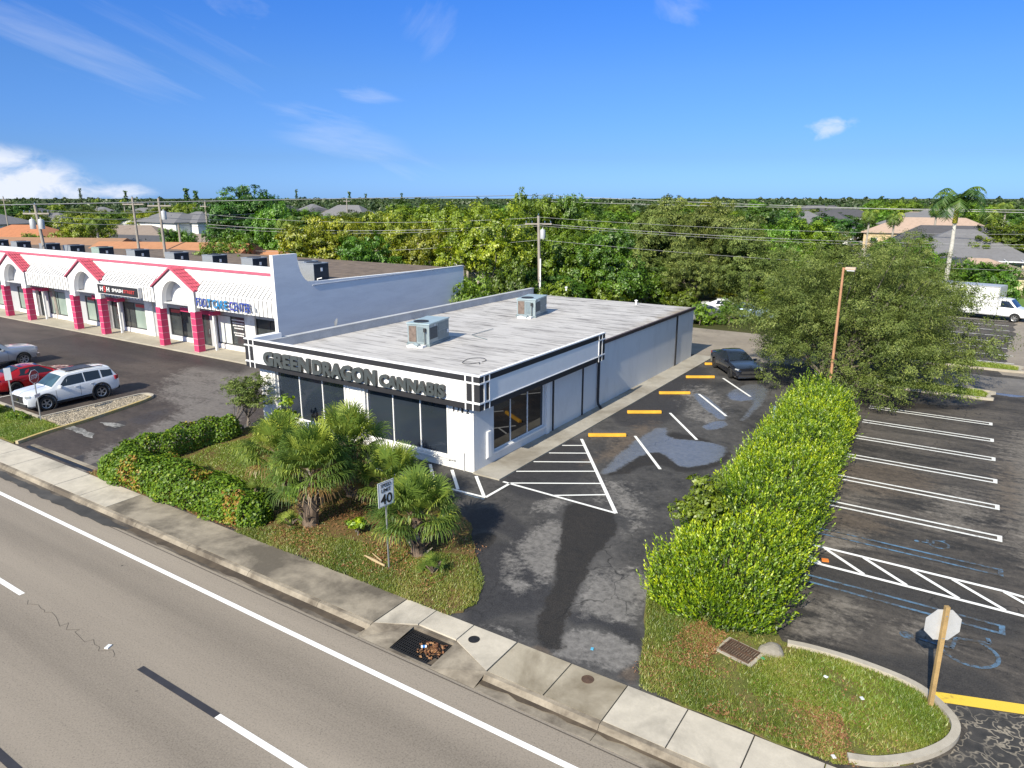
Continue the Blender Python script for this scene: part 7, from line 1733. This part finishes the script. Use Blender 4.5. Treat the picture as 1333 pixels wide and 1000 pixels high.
# fence between the back lane and the cars
# ---------------- utility poles and wires
POLE = plain('utility_pole_wood', (.30, .27, .235), .9, .2, 1.5); CAN = plain('transformer_grey', (.45, .47, .48), .5, .1, 2, .2); WIREM = plain('wire_grey', (.34, .34, .34), .6)
def pole(u, dist, vtop, label, arm=True, cans=0, lean=(0, 0), rz=0, lamp=False, conduit=False):
    p = away(u, dist); h = ztop(u, vtop, p); t = empty('utility_pole', (*p, 0), rz, label, 'utility pole')
    L = Vector((lean[0], lean[1], h)); MB().tube([(0, 0, -.3), tuple(L*.5), tuple(L)], [.17, .145, .12], 8).build('pole', POLE, t, 40)
    if arm:
        MB().cbox((L.x, L.y, h-.75), (2.5, .1, .13)).build('crossarm', POLE, t)
        mb = MB()
        for x in (-1.15, -.6, .6, 1.15): mb.lathe((L.x+x, L.y, h-.685), [(.03, 0), (.06, .05), (.03, .1), (.06, .15), (.02, .22)], 8)
        mb.lathe((L.x, L.y, h), [(.04, -.05), (.05, .1), (.02, .2)], 8); mb.build('insulators', CHROME, t)
    for k in range(cans):
        s = -1 if k % 2 else 1; MB().lathe((L.x+s*.42, L.y-.1, h-2.1-(k//2)*.2), [(0, 0), (.24, 0), (.25, .1), (.25, .75), (.2, .85), (.06, .88), (.05, 1.02), (0, 1.02)], 14).build('transformer', CAN, t, 40)
    if lamp:
        MB().tube([(0, 0, h*.42), (.7, -.3, h*.42+.5), (1.9, -.6, h*.42+.6)], .045, 6).build('lamp_arm', CAN, t); MB().cbox((2.2, -.65, h*.42+.58), (.8, .3, .16), -.2).build('lamp_head', CAN, t)
    if conduit: MB().box(-.06, .06, -.24, -.16, 0, h*.58).build('cable_cover', SIGN_W, t)
    return (p[0]+lean[0], p[1]+lean[1], h)
T1 = pole(704.5, 68, 281, 'wooden utility pole with crossarm standing just behind the white shop', True, 1, (-.25, .1), R(25), False, True)
T2 = pole(52, 78, 267, 'leaning utility pole with two grey transformers at the far left', True, 2, (-.7, .1), R(28))
T3 = pole(172, 92, 257, 'tall bare utility pole left of the one with the street lamp', True, 0, (0, 0), R(28))
T4 = pole(206, 82, 258, 'utility pole with a street lamp arm and one transformer behind the parade', True, 1, (0, 0), R(28), True)
T5 = pole(228, 100, 292, 'short thin pole right of the street lamp pole', False)
T6 = pole(266, 118, 262, 'utility pole in front of the white house with faded brown roof', True, 0)
T7 = pole(451, 190, 258, 'thin distant utility pole above the broad yellow green tree', True, 0)
T8 = pole(4, 200, 256, 'distant utility pole at the left picture edge', True, 0)
T9 = pole(1600, 84, 270, 'utility pole beyond the right picture edge', True, 0, (0, 0), R(25))
T10 = pole(1390, 300, 262, 'distant utility pole past the right picture edge', True, 0)
def wire(a, b, sag, rad, label):
    pts = [(a[0]+(b[0]-a[0])*t, a[1]+(b[1]-a[1])*t, a[2]+(b[2]-a[2])*t - sag*4*t*(1-t)) for t in np.linspace(0, 1, 20)]
    tag(MB().tube(pts, rad, 5).build('overhead_wire', WIREM), label, 'wire', 'overhead wires')
def pt_(u, v, d): p = away(u, d); return (p[0], p[1], ztop(u, v, p))
wire(pt_(-60, 268, 76), pt_(705, 254, 100), -.0, .04, 'thick pale overhead cable crossing from the left edge in front of the big dark tree')
wire(pt_(705, 254, 140), pt_(1420, 279, 120), .3, .04, 'upper pale cable crossing above the royal palm crown on the right')
wire(pt_(705, 262, 140), pt_(1420, 274, 120), .3, .035, 'second pale cable just beneath the upper one on the right')
for k, (dv, lab) in enumerate(((0, 'top'), (13, 'middle'), (17, 'lower middle'), (45, 'lowest'))):
    wire(pt_(704, 283+dv*.65, 68), pt_(1400, 305+dv*1.1, 92), .5, .014 if k != 1 else .021, lab + ' wire running right from the utility pole behind the shop')
    wire(pt_(266, 279+dv*1.0, 96), pt_(704, 283+dv*.65, 68), .7, .014 if k != 1 else .021, lab + ' wire running left from the utility pole behind the shop')
for k, (v0, v1, lab) in enumerate(((275, 276, 'upper'), (283, 281, 'middle'), (290, 293, 'lower'))):
    wire(pt_(206, v0, 82), pt_(330, v1+2, 100), .3, .022, lab + ' short wire from the street lamp pole to the big dark tree'); wire(pt_(52, v0-2, 78), pt_(206, v0, 82), .25, .02, lab + ' wire between the leaning pole and the street lamp pole')
